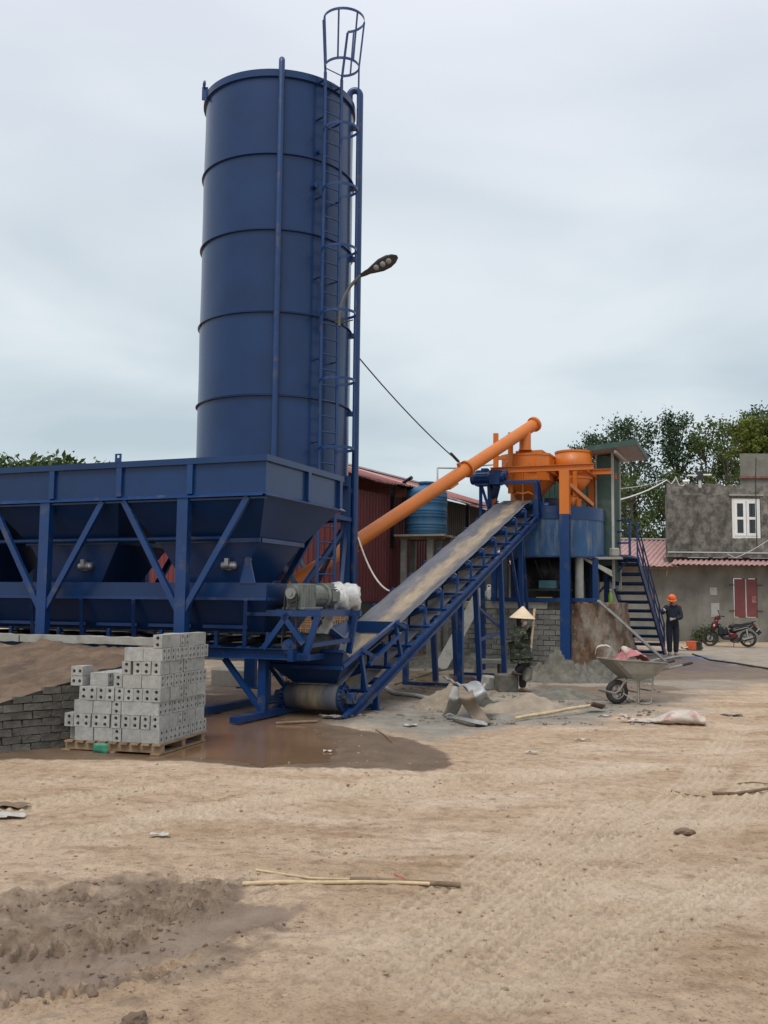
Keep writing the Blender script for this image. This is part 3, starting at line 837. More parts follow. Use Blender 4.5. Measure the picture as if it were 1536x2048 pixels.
for px_ in posts:
    for y in (.0, BW - .0):
        mb = MB()
        mb.bx(px_ - .085, px_ + .085, y - .055, y + .055, 0.02, ZR - .03)
        mb.bx(px_ - .16, px_ + .16, y - .16, y + .16, 0, .02)
        mb.build('post', BLUEF, bat)
        for k in (-1, 1):
            MB().bar(V(px_ + k * .03, y - .01, 1.42), V(px_ + k * 1.0, y - .01, ZR - .03), .085, .06, (0, 1, 0)).build('brace', BLUEF, bat)
    MB().bx(px_ - .07, px_ + .07, -.25, BW + .35, .0, .10).build('sill_beam', BLUEF, bat)
    MB().bx(px_ - .06, px_ + .06, .057, BW - .057, ZR - .17, ZR - .05).build('cross_beam', BLUEF, bat)
MB().bx(-5.9, 1.25, -.02, .0 + .05, ZR - .06, ZR - .035).build('long_beam', BLUEF, bat)
# extra legs under the belt head
for y in (.66, 1.75):
    mb = MB().bx(.86, .98, y - .05, y + .05, .02, .80).bar(V(.30, y, .78), V(.88, y, .12), .07)
    mb.build('support_leg', BLUEF, bat)
MB().bx(.85, .99, -.1, 3.35, 0, .08).build('sill_beam', BLUEF, bat)
# horizontal pipe in front of the lower hoppers
MB().tube([V(-5.7, .40, 2.46), V(.42, .40, 2.46)], .035, 8).build('air_pipe', BLUEF, bat)
# weigh hopper
WX = 1.09
mb = MB()
mb.grid([[V(-5.8, .38, z), V(WX, .38, z), V(WX, 2.02, z), V(-5.8, 2.02, z)] for z in (1.84, 1.62)], False, True)
mb.grid([[V(-5.8, .38, 1.62), V(WX, .38, 1.62), V(WX, 2.02, 1.62), V(-5.8, 2.02, 1.62)], [V(-5.4, .70, 1.16), V(WX - .20, .70, 1.16), V(WX - .20, 1.68, 1.16), V(-5.4, 1.68, 1.16)]], False, True)
wh = mb.build('weigh_hopper', BLUE, bat, solid=.012)
MB().bx(-5.8, WX + .02, .335, .371, 1.60, 1.64).build('hopper_lip', BLUEF, wh)
MB().bx(WX + .008, WX + .045, .38, 2.0, 1.60, 1.64).build('hopper_lip', BLUEF, wh)
x = .78
while x > -5.6:
    MB().bar(V(x + .02, .335, 1.60), V(x - .12, .56, .96), .05, .05).build('hopper_rib', BLUEF, wh)
    MB().bx(x - .82, x - .10, .60, .665, 1.205, 1.25).build('hopper_skirt', BLUEF, wh)
    x -= .92
# scale lever and cylinder at the end
mb = MB().prism([(-.12, 1.80), (.12, 1.80), (.03, 2.14), (-.03, 2.14)], .36, .39, Matrix.Translation((.80, 0, .03)))
mb.cyl(V(.80, .355, 2.15), V(.80, .40, 2.15), .045, n=12); mb.build('gate_lever', BLUEF, bat)
# belt frame, belt, rollers
fy0, fy1 = .58, 1.80
mb = MB()
for y, k in ((fy0, 1), (fy1, -1)):
    mb.bx(-5.9, 1.50, y - .006, y + .006, .80, .95)
    mb.bx(-5.9, 1.50, min(y, y - k * .07), max(y, y - k * .07), .938, .950); mb.bx(-5.9, 1.50, min(y, y - k * .07), max(y, y - k * .07), .80, .812)
mb.bx(1.46, 1.50, .587, 1.793, .80, .94)
mb.build('belt_frame', BLUEF, bat)
MB().bx(1.42, 1.50, .40, .58, .79, .96).bx(1.50, 1.68, .50, .545, .80, .90).build('belt_frame', BLUEF, bat)
x = 1.0
while x > -5.7:
    mb = MB().bx(x - .03, x + .03, .60, .63, .951, 1.10).box((x + .01, .61, 1.13), (.05, .05, .07)).bx(x - .10, x + .10, .56, .68, .951, .965)
    MB().bx(x - .03, x + .03, 1.75, 1.78, .951, 1.10).build('roller_bracket', BLUEF, bat)
    br = mb.build('roller_bracket', BLUEF, bat)
    MB().cyl(V(x, .64, 1.04), V(x, 1.74, 1.04), .045, n=10).build('roller', DARKSTEEL, br)
    x -= .46 if x < .9 else .36
def belt_loop(mb, x0, x1, zt, zb, r, y0, y1, n=10):
    pr = []
    c1 = (x1, (zt + zb) / 2); c0 = (x0, (zt + zb) / 2)
    for i in range(n + 1):
        a = math.pi / 2 - math.pi * i / n; pr.append((c1[0] + r * math.cos(a), c1[1] + r * math.sin(a)))
    for i in range(n + 1):
        a = -math.pi / 2 - math.pi * i / n; pr.append((c0[0] + r * math.cos(a), c0[1] + r * math.sin(a)))
    mb.grid([[V(px, y, pz) for px, pz in pr + pr[:1]] for y in (y0, y1)])
mb = MB(); belt_loop(mb, -5.75, 1.46, 1.13, .83, .15, .80, 1.60)
mb.build('belt', RUBBER, bat, solid=.012)
hd_ = MB().cyl(V(1.46, .72, .98), V(1.46, 1.68, .98), .15, n=24).lathe([(.03, 0), (.19, 0), (.19, 0), (.19, .03), (.19, .03), (.03, .03)], 24, Matrix.Translation((1.46, .70, .98)) @ Matrix.Rotation(R(90), 4, 'X')).build('head_drum', BLUED, bat)
MB().cyl(V(1.46, .50, .98), V(1.46, 1.9, .98), .04, n=12).build('shaft', DARKSTEEL, hd_)
mb = MB()
for k in range(22):
    a = 2 * math.pi * k / 22
    mb.box(V(1.46 + .195 * math.cos(a), .685, .98 + .195 * math.sin(a)), (.02, .02, .02), Matrix.Rotation(-a, 3, 'Y'))
mb.build('sprocket_teeth', DARKSTEEL, hd_)
# drive stand
st = MB()
zp = 1.47
st.bx(.72, 1.86, .50, .57, zp - .08, zp); st.bx(1.10, 1.98, 1.53, 1.60, zp - .08, zp); st.bx(1.10, 1.17, .572, 1.528, zp - .075, zp - .005); st.bx(1.79, 1.86, .572, 1.528, zp - .075, zp - .005)
st.bx(1.12, 1.84, .60, 1.50, zp - .003, zp + .015)
stand = st.build('drive_stand', BLUEF, bat)
for a, b in (((.99, .53, .95), (1.36, .53, 1.42)), ((1.64, .53, .90), (1.80, .53, 1.40)), ((1.28, .53, 1.40), (1.60, .53, 1.02)), ((1.80, 1.56, .86), (1.90, 1.56, 1.40)), ((1.22, 1.56, 1.38), (1.75, 1.56, 1.02))):
    MB().bar(a, b, .075, .06, (0, 1, 0)).build('stand_leg', BLUEF, stand)
MB().bar((1.66, .56, 1.0), (1.82, 1.54, 1.05), .06, .06).build('stand_leg', BLUEF, stand)
MB().bx(1.55, 1.66, .50, 1.62, .80, .88).build('stand_leg', BLUEF, stand)
gc = V(1.42, .78, zp + .20)
GM = Matrix.Translation(gc) @ Matrix.Rotation(R(-13), 4, 'Z')
g0 = V(0, 0, 0)
gm = MB().box(g0, (.28, .30, .32))
gm.box(V(0, 0, -.175), (.38, .36, .035)); gm.box(V(0, .20, -.165), (.30, .20, .03))
gm.cyl(V(-.01, -.15, .03), V(-.01, -.20, .03), .12, n=18)
gm.lathe([(0, 0), (.155, 0), (.155, 0), (.165, .06), (.155, .26), (.155, .26), (.185, .26), (.185, .26), (.185, .31), (.185, .31), (.12, .31)], 20, Matrix.Translation((0, .14, 0)) @ Matrix.Rotation(R(-90), 4, 'X'))
for k in range(5):
    gm.box(V(0, -.10 + .055 * k, .0), (.30, .014, .335)); gm.box(V(0, .20 + .045 * k, 0), (.345, .012, .10))
gbx = gm.build('gearbox', GREYMOTOR, stand, bevel=.012); gbx.matrix_local = GM
mm = MB().cyl(V(0, .45, 0), V(0, .98, 0), .125, n=18).box(V(.0, .56, .13), (.15, .17, .11)).box(V(.13, .56, .0), (.10, .16, .14))
for k in range(16):
    a = 2 * math.pi * k / 16
    mm.box(V(.132 * math.cos(a), .72, .132 * math.sin(a)), (.03, .44, .008), Matrix.Rotation(-a, 3, 'Y'))
mm.cyl(V(0, .985, 0), V(0, 1.12, 0), .138, .12, n=18)
mm.build('motor', GREYMOTOR, stand).matrix_local = GM
sp1 = gc + V(-.03, -.22, .03); sp0 = V(1.36, .585, .98)
MB().lathe([(.02, 0), (.075, 0), (.075, 0), (.075, .05), (.075, .05), (.02, .05)], 16, Matrix.Translation(sp1) @ Matrix.Rotation(R(90), 4, 'X')).cyl(sp1 + V(0, .05, 0), sp1 + V(0, -.07, 0), .035, n=12).build('sprocket', STEEL, stand)
MB().lathe([(.02, 0), (.10, 0), (.10, 0), (.10, .05), (.10, .05), (.02, .05)], 18, Matrix.Translation(sp0) @ Matrix.Rotation(R(90), 4, 'X')).cyl(sp0 + V(0, .12, 0), sp0 + V(0, -.06, 0), .04, n=12).build('sprocket', BLUEF, stand)
# two roller chains built link by link
for dy in (-.012, -.040):
    mb = MB()
    a1, a0 = sp1 + V(0, dy, 0), sp0 + V(0, dy, 0)
    for k, (s, r1, r0) in enumerate(((-1, .085, .11), (1, .085, .11))):
        p, q = a1 + V(s * r1, 0, 0), a0 + V(s * r0, 0, 0)
        n = int((p - q).length / .028)
        for i in range(n):
            c = p.lerp(q, (i + .5) / n)
            mb.box(c, (.018, .008 if i % 2 else .014, .026), Matrix.Rotation(math.atan2(p.x - q.x, p.z - q.z), 3, 'Y'))
    mb.build('drive_chain', DARKSTEEL, stand)
# plastic wrap hanging over the motor
wr = thing('plastic_wrap', 'crumpled clear plastic sheet wrapped round the drive motor, trailing tail', 'plastic sheet', Matrix.Translation(BO) @ Matrix.Rotation(R(-22), 4, 'Z') @ (GM @ V(0, .86, 0)), -35)
rings = []
rr_ = random.Random(3)
for i, t in enumerate(np.linspace(-.20, .36, 13)):
    ring = []
    for k in range(22):
        a = 2 * math.pi * k / 22
        r = .175 + .035 * math.sin(3 * a + i) + rr_.uniform(-.028, .028) + (.03 if i in (3, 7) else 0)
        if i == 12: r *= .35
        if i == 0: r *= .9
        ring.append(V(r * math.cos(a) * 1.05, t + .02 * rr_.uniform(-1, 1), r * math.sin(a) * 1.0 - .02))
    rings.append(ring)
m_ = MB().loft(rings, True, True).build('wrapped_sheet', PLASTIC, wr)
P = []
for i in range(16):
    t = i / 15
    row = []
    for j in range(11):
        u = j / 10 - .5
        w = .30 * (1 - .35 * t)
        row.append(V(-.13 - .06 * math.sin(6 * u + 4 * t) - .03 * rr_.uniform(-1, 1), -.14 + w * u + .05 * math.sin(5 * t), -.05 - .52 * t + .02 * rr_.uniform(-1, 1)))
    P.append(row)
MB().grid(P).build('hanging_tail', PLASTIC, wr, solid=.002)
# ------------------------------------------------------------------ inclined belt conveyor
CO = V(-.95, 14.1, 0)
con = thing('belt_conveyor', 'long inclined blue belt conveyor with a muddy belt rising to the mixer', 'conveyor', CO, 68)
CS = math.tan(R(17.9)); CA = R(17.9)
CL = 11.75
def ct(x, y, dz=0.0):
    """point on the belt line: x forward along the ground, y to the left"""
    return V(x, y, .42 + CS * x + dz)
HB = .40
# belt with a trough, top run
P = []
for i in range(60):
    x = CL * i / 59
    row = []
    for j in range(11):
        u = (j / 10 - .5) * 2
        tr = max(0, abs(u) - .38) * .17 * min(1, x / .8, (CL - x) / .8 if CL - x > 0 else 0)
        row.append(ct(x, u * HB, tr - .02 * math.sin((x % .98) / .98 * math.pi)))
    P.append(row)
BELT = bpy.data.materials.new('muddy_conveyor_belt'); BELT.use_nodes = True
def belt_mat():
    n, l = BELT.node_tree.nodes, BELT.node_tree.links
    b = n['Principled BSDF']; b.inputs['Roughness'].default_value = .62
    tc = n.new('ShaderNodeTexCoord'); sp_ = n.new('ShaderNodeSeparateXYZ'); l.new(tc.outputs['Object'], sp_.inputs[0])
    ab = n.new('ShaderNodeMath'); ab.operation = 'ABSOLUTE'; l.new(sp_.outputs['Y'], ab.inputs[0])
    def noise(s, st, d=8):
        t = n.new('ShaderNodeTexNoise'); t.inputs['Scale'].default_value = s; t.inputs['Detail'].default_value = d; t.inputs['Roughness'].default_value = .65
        mp = n.new('ShaderNodeMapping'); mp.inputs['Scale'].default_value = st
        l.new(tc.outputs['Object'], mp.inputs[0]); l.new(mp.outputs[0], t.inputs['Vector']); return t.outputs['Fac']
    def ramp(s, *st):
        r = n.new('ShaderNodeValToRGB'); e = r.color_ramp.elements
        while len(e) < len(st): e.new(.5)
        for q, (p, c) in zip(e, st): q.position = p; q.color = (*c, 1)
        l.new(s, r.inputs[0]); return r.outputs[0]
    mu = n.new('ShaderNodeMath'); mu.operation = 'MULTIPLY_ADD'; mu.inputs[1].default_value = -1.35
    l.new(ab.outputs[0], mu.inputs[0]); l.new(noise(1.6, (.55, 2.2, .55)), mu.inputs[2])
    f = ramp(mu.outputs[0], (.18, (0, 0, 0)), (.42, (1, 1, 1)))
    rub = ramp(noise(3, (.4, 3, .4)), (.3, (.06, .062, .078)), (.7, (.135, .135, .155)))
    mud = ramp(noise(4, (.5, 2, .5)), (.3, (.20, .15, .10)), (.5, (.31, .24, .16)), (.7, (.40, .31, .205)))
    q = n.new('ShaderNodeMix'); q.data_type = 'RGBA'; l.new(f, q.inputs[0]); l.new(rub, q.inputs[6]); l.new(mud, q.inputs[7])
    l.new(q.outputs[2], b.inputs['Base Color'])
    bp = n.new('ShaderNodeBump'); bp.inputs['Strength'].default_value = .3; bp.inputs['Distance'].default_value = .01
    l.new(noise(30, (1, 1, 1)), bp.inputs['Height']); l.new(bp.outputs[0], b.inputs['Normal'])
belt_mat()
mb = MB().grid(P)
# return run and wraps round the two pulleys
pr = []
c0, c1 = V(0, 0, .25), V(CL, 0, .25 + CS * CL)
up = V(-math.sin(CA), 0, math.cos(CA))
for i in range(13):
    a = math.pi * i / 12
    pr.append(c0 + up * (.178 * math.cos(a)) - V(math.cos(CA), 0, math.sin(CA)) * (.178 * math.sin(a)))
for i in range(13):
    a = math.pi * i / 12
    pr.append(c1 - up * (.17 * math.cos(a)) + V(math.cos(CA), 0, math.sin(CA)) * (.17 * math.sin(a)))
mb.grid([[p + V(0, y, 0) for p in pr] for y in (-HB, HB)])
belt = mb.build('belt', BELT, con, solid=.012)
tp = MB().cyl(V(0, -.43, .25), V(0, .43, .25), .162, n=28)
tp.cyl(V(0, -.62, .25), V(0, .62, .25), .035, n=12)
tail = tp.build('tail_pulley', BLUED, con)
mb = MB()
for k in range(20):
    a = 2 * math.pi * k / 20
    for y in (-.455, .455):
        mb.box(V(.175 * math.cos(a), y, .25 + .175 * math.sin(a)), (.03, .05, .016), Matrix.Rotation(-a, 3, 'Y'))
for y in (-.43, .43):
    mb.lathe([(.12, 0), (.172, 0), (.172, 0), (.172, .02), (.172, .02), (.12, .02)], 24, Matrix.Translation((0, y, .25)) @ Matrix.Rotation(R(90), 4, 'X'))
mb.build('pulley_lug_ring', BLUEF, tail)
for y in (-.56, .56):
    MB().box((0, y, .25), (.17, .09, .15)).cyl(V(0, y - .06, .25), V(0, y + .06, .25), .075, n=14).build('bearing', BLUED, tail, bevel=.01)
hp_ = MB().cyl(V(CL, -.43, .25 + CS * CL), V(CL, .43, .25 + CS * CL), .155, n=24).cyl(V(CL, -.62, .25 + CS * CL), V(CL, .62, .25 + CS * CL), .035, n=10).build('head_pulley', BLUED, con)
MB().box((CL, -.60, .25 + CS * CL), (.26, .16, .22)).cyl(V(CL, -.55, .25 + CS * CL), V(CL, -.78, .25 + CS * CL), .11, n=14).build('bearing', BLUEF, hp_, bevel=.015)
# side rails: two parallel channels and a lacing between
for y, k in ((-.55, 1), (.55, -1)):
    mb = MB()
    a, b = ct(-.30, y, -.36), ct(CL + .45, y, -.36)
    mb.chan(a, b, .06, .13, .008, flip=1 if y < 0 else -1)
    mb.build('side_rail', BLUEF, con)
    mb = MB()
    mb.bar(ct(-.30, y - .012 * k, -.47), ct(CL + .2, y - .012 * k, -.47), .05, .05)
    mb.build('lower_rail', BLUEF, con)
mb = MB()
for i in range(13):
    x = .3 + i * .95
    mb.bar(ct(x, -.515, -.40), ct(x, .515, -.40), .05, .05)
mb.build('cross_member', BLUEF, con)
# idler stations: bracket plates, wing rollers, centre roller
for i in range(13):
    x = .55 + i * .90
    if x > CL - .3: break
    c = ct(x, 0, -.26)
    mb = MB()
    mb.bar(ct(x, -.54, -.295), ct(x, .54, -.295), .07, .05)
    for y in (-1, 1):
        mb.bar(ct(x, y * .49, -.28), ct(x, y * .50, .05), .05, .022, (1, 0, 0))
        mb.tube([ct(x, y * .49, .05), ct(x, y * .46, .085), ct(x, y * .42, .08)], .016, 6)
        mb.bar(ct(x, y * .20, -.28), ct(x, y * .20, -.09), .04, .016, (1, 0, 0))
        mb.box(ct(x, y * .55, -.27), (.12, .10, .03), Matrix.Rotation(-CA, 3, 'Y'))
    idl = mb.build('idler_frame', BLUEF, con)
    for y in (-1, 1):
        MB().cyl(ct(x, y * .21, -.085), ct(x, y * .47, .015), .05, n=12).build('roller', BLUEF, idl)
    MB().cyl(ct(x, -.19, -.085), ct(x, .19, -.085), .05, n=12).build('roller', BLUEF, idl)
for i in range(6):
    x = 1.2 + i * 1.9
    MB().cyl(ct(x, -.50, -.42), ct(x, .50, -.42), .045, n=10).build('return_roller', BLUED, con)
# feed hopper over the tail
mb = MB()
def q4(a, b): mb.add(a + b, [(0, 4, 5, 1), (1, 5, 6, 2), (2, 6, 7, 3), (3, 7, 4, 0)])
zb0, zm0, zt0 = .45, .68, .93
bot = [V(-.02, -.34, zb0), V(-.02, .34, zb0), V(2.0, .30, zb0 + 2.0 * CS), V(2.0, -.30, zb0 + 2.0 * CS)]
mid = [V(-.22, -.50, zm0), V(-.22, .60, zm0), V(2.05, .44, zm0 + .60), V(2.05, -.44, zm0 + .60)]
topv = [V(-.26, -.55, zt0), V(-.26, .70, zt0), V(.5, .62, 1.05), V(.35, -.46, zm0 + .13)]
q4(bot, mid)
mb.add([mid[0], mid[1], topv[1], topv[0]], [(0, 1, 2, 3)])
mb.add([mid[0], topv[0], V(.02, -.52, zm0 + .12), V(.20, -.49, zm0 + .10)], [(0, 1, 2, 3)])
mb.add([mid[1], V(2.05, .44, zm0 + .6), topv[2], topv[1]], [(0, 1, 2, 3)])
fh = mb.build('feed_hopper', BLUE, con, solid=.012)
mb = MB().bar(mid[0] + V(-.02, -.03, 0), mid[1] + V(-.02, .03, 0), .05, .05).bar(mid[0] + V(0, -.02, .02), mid[3] + V(0, -.02, .02), .05, .06).bar(topv[0] + V(-.01, 0, -.02), topv[1] + V(-.01, 0, -.02), .03, .03)
mb.build('hopper_rim', BLUEF, fh)
for x in (.55, 1.95):
    z1 = zm0 + .60 * (x + .22) / 2.27
    MB().bar(ct(x, -.56, -.34), V(x - .10, -.50, z1 - .02), .07, .05, (0, 1, 0)).bar(V(x - .10, -.50, z1 + .03), V(x + .02, -.63, z1 - .06), .05, .05).build('hopper_bracket', BLUEF, fh)
MB().bar(ct(.7, -.53, .03), ct(2.0, -.53, .03), .05, .05).build('guard_rail', BLUEF, fh)
# legs
def zr(x): return .42 + CS * x - .47
for x, kind in ((.95, 0), (5.1, 1), (8.05, 2)):
    for y in (-.55, .55):
        if kind == 0:
            mb = MB().bar(V(x, y, 0), V(x, y, zr(x)), .08, .08).bx(x - .10, x + .10, y - .08, y + .08, 0, .015)
        elif kind == 1:
            mb = MB().bar(V(x, y, 0), V(x, y, zr(x)), .10, .10)
        else:
            mb = MB().bar(V(x + .25, y, 0), V(x - .15, y, zr(x)), .10, .10)
        mb.build('leg', BLUEF, con)
    MB().bar(V(x, -.50, .05), V(x, .50, .05), .06, .06).build('leg_tie', BLUEF, con)
def leg2(xf, xt, w=.10):
    for y in (-.52, .42):
        MB().bar(V(xf, y * 1.0, 0), V(xt, y, zr(xt) + .06), w, w).build('leg', BLUEF, con)
leg2(6.5, 6.15)
MB().bar(V(6.45, -.5, .85), V(8.0, -.5, .95), .06, .06).build('leg_tie', BLUEF, con)
MB().bar(V(8.25, -.48, 1.05), V(6.3, -.48, 1.55), .05, .05).build('leg_tie', BLUEF, con)
leg2(10.0, 9.85, .09)
for y in (-.52,):
    MB().bar(V(9.95, y, 1.2), V(8.9, y, zr(8.9)), .06, .06).build('leg_tie', BLUEF, con)
    MB().bar(V(10.5, y, 1.4), V(10.0, y, zr(10.0)), .06, .06).build('leg_tie', BLUEF, con)
# head frame and drive motor
xh = CL - .55
for y in (-.60, .60):
    mb = MB().bar(ct(xh, y, -.36), ct(xh - .10, y, .58), .10, .08, (0, 1, 0)).bar(ct(xh + .75, y, -.40), ct(xh + .15, y, .56), .07, .06, (0, 1, 0)).bar(ct(xh + .42, y, -.36), ct(xh + .02, y, .55), .07, .06, (0, 1, 0))
    mb.build('head_post', BLUEF, con)
MB().bar(ct(xh - .1, -.64, .60), ct(xh - .1, .86, .60), .09, .08).bar(ct(xh + .1, -.64, .58), ct(xh - .1, -.64, .60), .10, .06).bar(ct(xh - .1, .82, .58), ct(xh - .1, .82, -.45), .07, .07).bar(ct(xh - .1, .62, .0), ct(xh - .1, .80, .55), .06, .06).build('head_beam', BLUEF, con)
mo = ct(xh - .12, .60, .76)
mb = MB().cyl(mo + V(0, .38, 0), mo + V(0, -.05, 0), .17, n=20).box(mo + V(0, -.18, -.02), (.34, .26, .36)).box(mo + V(0, .15, -.19), (.30, .36, .05)).box(mo + V(0, .10, .19), (.20, .16, .07))
mb.lathe([(0, 0), (.16, 0), (.18, .03), (.18, .10), (.17, .10)], 20, Matrix.Translation(mo + V(0, .46, 0)) @ Matrix.Rotation(R(90), 4, 'X'))
mb.cyl(mo + V(.0, -.30, .0), mo + V(0, -.40, 0), .12, n=16).cyl(mo + V(.1, -.34, .05), mo + V(.1, -.44, .05), .14, n=16)
for k in range(14):
    a = 2 * math.pi * k / 14
    mb.box(mo + V(.175 * math.cos(a), .16, .175 * math.sin(a)), (.03, .32, .010), Matrix.Rotation(-a, 3, 'Y'))
mb.build('drive_motor', BLUEF, con)
MB().bar(mo + V(0, -.2, -.2), ct(CL - .1, .70, -.1), .18, .14).build('chain_guard', BLUED, con)
# ------------------------------------------------------------------ mixing station on its masonry base
SO = at(1131, 935, 24.2); SO.z = 0
mix_ = thing('mixing_station', 'concrete mixer station: round blue tub under two orange weigh hoppers', 'mixer', SO, -22)
SM = Matrix.Translation(SO) @ Matrix.Rotation(R(-22), 4, 'Z')
def sw(x, y, z): return SM @ V(x, y, z)
WTOP = 1.64
# posts: blue below, orange above
def hpost(x, y, z0, z1, m, w=.24, name='post'):
    mb = MB().bx(x - w / 2, x + w / 2, y - w * .38, y - w * .38 + .015, z0, z1).bx(x - w / 2, x + w / 2, y + w * .38 - .015, y + w * .38, z0, z1).bx(x - .012, x + .012, y - w * .38 + .016, y + w * .38 - .016, z0, z1)
    return mb.build(name, m, mix_)
hpost(0, -.10, .02, 3.80, BLUEF); hpost(0, -.10, 3.80, 4.90, ORANGE)
MB().bx(-.2, .2, -.3, .1, 0, .02).build('base_plate', BLUEF, mix_)
hpost(-1.83, 0, WTOP, 3.75, BLUEF, .14); hpost(-1.83, 0, 3.75, 4.90, ORANGE, .14)
hpost(.30, 2.0, WTOP, 3.75, BLUEF, .16); hpost(.30, 2.0, 3.75, 4.90, ORANGE, .16)
hpost(-1.83, 2.0, WTOP, 3.75, BLUEF, .16); hpost(-1.83, 2.0, 3.75, 4.90, ORANGE, .16)
def obeam(a, b, w=.12, h=.14):
    return MB().bar(a, b, .014, h).bar(V(*a) + V(0, 0, h / 2), V(*b) + V(0, 0, h / 2), w, .014).bar(V(*a) - V(0, 0, h / 2), V(*b) - V(0, 0, h / 2), w, .014).build('frame_beam', ORANGE, mix_)
obeam((-1.92, -.02, 4.97), (.70, -.02, 4.97)); obeam((-1.92, 2.0, 4.97), (.95, 2.0, 4.97))
for x in (-1.83, .45): obeam((x, .05, 4.965), (x, 1.93, 4.965), .10, .12)
obeam((-.45, .05, 4.96), (-.45, 1.93, 4.96), .10, .12)
obeam((.46, .9, 4.955), (.98, .9, 4.955), .10, .12)
MB().bar(V(.02, -.04, 4.60), V(.42, 1.3, 4.15), .10, .10).build('brace', ORANGE, mix_)
MB().bar(V(.12, .6, 4.95), V(.12, .6, 4.3), .10, .08).build('brace', ORANGE, mix_)
# auger support
for x in (-1.86, -1.47):
    MB().bx(x - .06, x + .06, .22, .30, 4.4, 5.98).build('auger_post', ORANGE, mix_)
MB().bx(-1.80, -1.53, .23, .29, 5.28, 5.38).build('auger_post', ORANGE, mix_)
# left hopper: chamfered square, right hopper: round
def poly_hopper(cx, cy, plan, z0, z1, z2, z3, k, name):
    n = len(plan)
    ring = lambda s, z: [V(cx + x * s, cy + y * s, z) for x, y in plan]
    mb = MB().grid([ring(1, z1), ring(1, z0)], n > 12, True).grid([ring(1, z1 + 0.0), ring(k, z2)], n > 12, True).grid([ring(k, z2), ring(k, z3)], n > 12, True)
    h = mb.build(name, ORANGE, mix_, solid=.012)
    MB().grid([ring(1.0, z0 - .05), ring(1.035, z0 - .05), ring(1.035, z0 + .005), ring(1.0, z0 + .005)], False, True).build('hopper_rim', ORANGE, h)
    MB().grid([ring(1.0, z1 - .04), ring(1.03, z1 - .04), ring(1.03, z1 + .02), ring(1.0, z1 + .02)], False, True).build('hopper_band', ORANGE, h)
    return h
pl = [(-.62, -.36), (-.36, -.58), (.36, -.58), (.62, -.36), (.62, .36), (.36, .58), (-.36, .58), (-.62, .36)]
h1 = poly_hopper(-1.16, .92, pl, 5.44, 4.78, 4.18, 3.95, .30, 'cement_hopper')
h2 = poly_hopper(-.06, 1.35, [(.475 * math.cos(a), .475 * math.sin(a)) for a in np.linspace(0, 2 * math.pi, 32, endpoint=False)], 5.56, 4.86, 4.42, 4.05, .26, 'water_hopper')
MB().bx(-1.40, -.70, .50, 1.2, 5.46, 5.53).build('hopper_lid', ORANGE, h1)
MB().bx(-.63, -.50, .95, 1.20, 5.15, 5.35).build('hopper_link', ORANGE, h1)
for hx, hy, hz, h in ((-.92, .37, 5.02, h1), (-.05, .90, 5.05, h2)):
    mb = MB().bx(hx - .12, hx + .12, hy - .12, hy - .02, hz, hz + .03)
    for k in (-.06, .06): mb.bx(hx + k - .012, hx + k + .012, hy - .09, hy - .07, hz + .03, hz + .20)
    mb.cyl(V(hx, hy - .07, hz + .03), V(hx, hy - .07, hz + .10), .05, n=10)
    mb.build('load_cell_bracket', ORANGE, h)
MB().bx(-1.175, -1.145, .28, .33, 4.2, 5.0).build('valve_rod', ORANGE, h1)
MB().tube([V(-1.4, .36, 4.36), V(-1.3, .30, 4.42), V(-1.16, .29, 4.38), V(-1.02, .30, 4.42), V(-.92, .36, 4.36)], .03, 8).build('valve_pipe', ORANGE, h1)
MB().cyl(V(-.06, 1.35, 4.1), V(-.06, 1.35, 3.75), .10, n=14).cyl(V(.10, 1.2, 4.3), V(.10, 1.2, 4.05), .07, n=12).build('outlet_valve', ORANGE, h2)
# tub
TX, TY, TR = -.70, 1.56, 1.36
T = Matrix.Translation((TX, TY, 0))
tub = MB().lathe([(0, 2.80), (TR, 2.80), (TR, 2.80), (TR, 3.72), (TR, 3.72), (TR + .012, 3.72), (TR + .012, 3.72), (TR + .012, 4.02), (TR + .012, 4.02), (TR - .02, 4.02)], 64, T).build('mixer_tub', TUBBLUE, mix_)
MB().lathe([(TR + .003, 3.73), (TR + .022, 3.73), (TR + .022, 3.73), (TR + .022, 4.05), (TR + .022, 4.05), (TR - .03, 4.05), (0, 4.06)], 64, T).build('tub_upper_band', BLUEF, tub)
MB().lathe([(TR, 2.80), (TR + .04, 2.80), (TR + .04, 2.80), (TR + .04, 2.76), (TR + .04, 2.76), (0.1, 2.76)], 64, T).build('tub_base_ring', BLUED, tub)
for x in (-.55, .15): MB().bx(TX + x - .25, TX + x + .25, TY - .4, TY + .3, 4.07, 4.35).build('tub_cover', BLUED, tub, bevel=.02)
# under the tub: legs, gearbox, tank, decking
GREYCOL = mat('grey_column_cement', (.26, .26, .24), .9, var=.2, vs=5, bump=.3, bs=40)
for x, y, r in ((.18, .75, .11),):
    MB().cyl(V(x, y, WTOP), V(x, y, 2.76), r, n=16).build('column', GREYCOL, mix_)
MB().bx(-1.78, -1.60, .42, .56, WTOP, 2.76).build('leg_plate', mat('grey_blue_plate', (.06, .08, .10), .6, var=.2, vs=4, bump=.1, bs=20), mix_)
for x, y in ((-1.3, .6), (.55, 1.0), (.62, 2.3), (-1.9, 2.5), (-.1, 2.6), (-.15, .5)):
    MB().bx(x - .07, x + .07, y - .07, y + .07, WTOP, 2.76).build('tub_leg', BLUEF, mix_)
MB().lathe([(0, 2.75), (.75, 2.75), (.55, 2.2), (.55, 2.2), (.55, 1.95), (0, 1.95)], 20, Matrix.Translation((-.9, 1.7, 0))).build('gear_case', DARKSTEEL, mix_)
MB().bx(-.8, -.35, .50, .75, 1.98, 2.18).build('control_box', mat('teal_box_paint', (.04, .12, .15), .5, var=.2, vs=4), mix_)
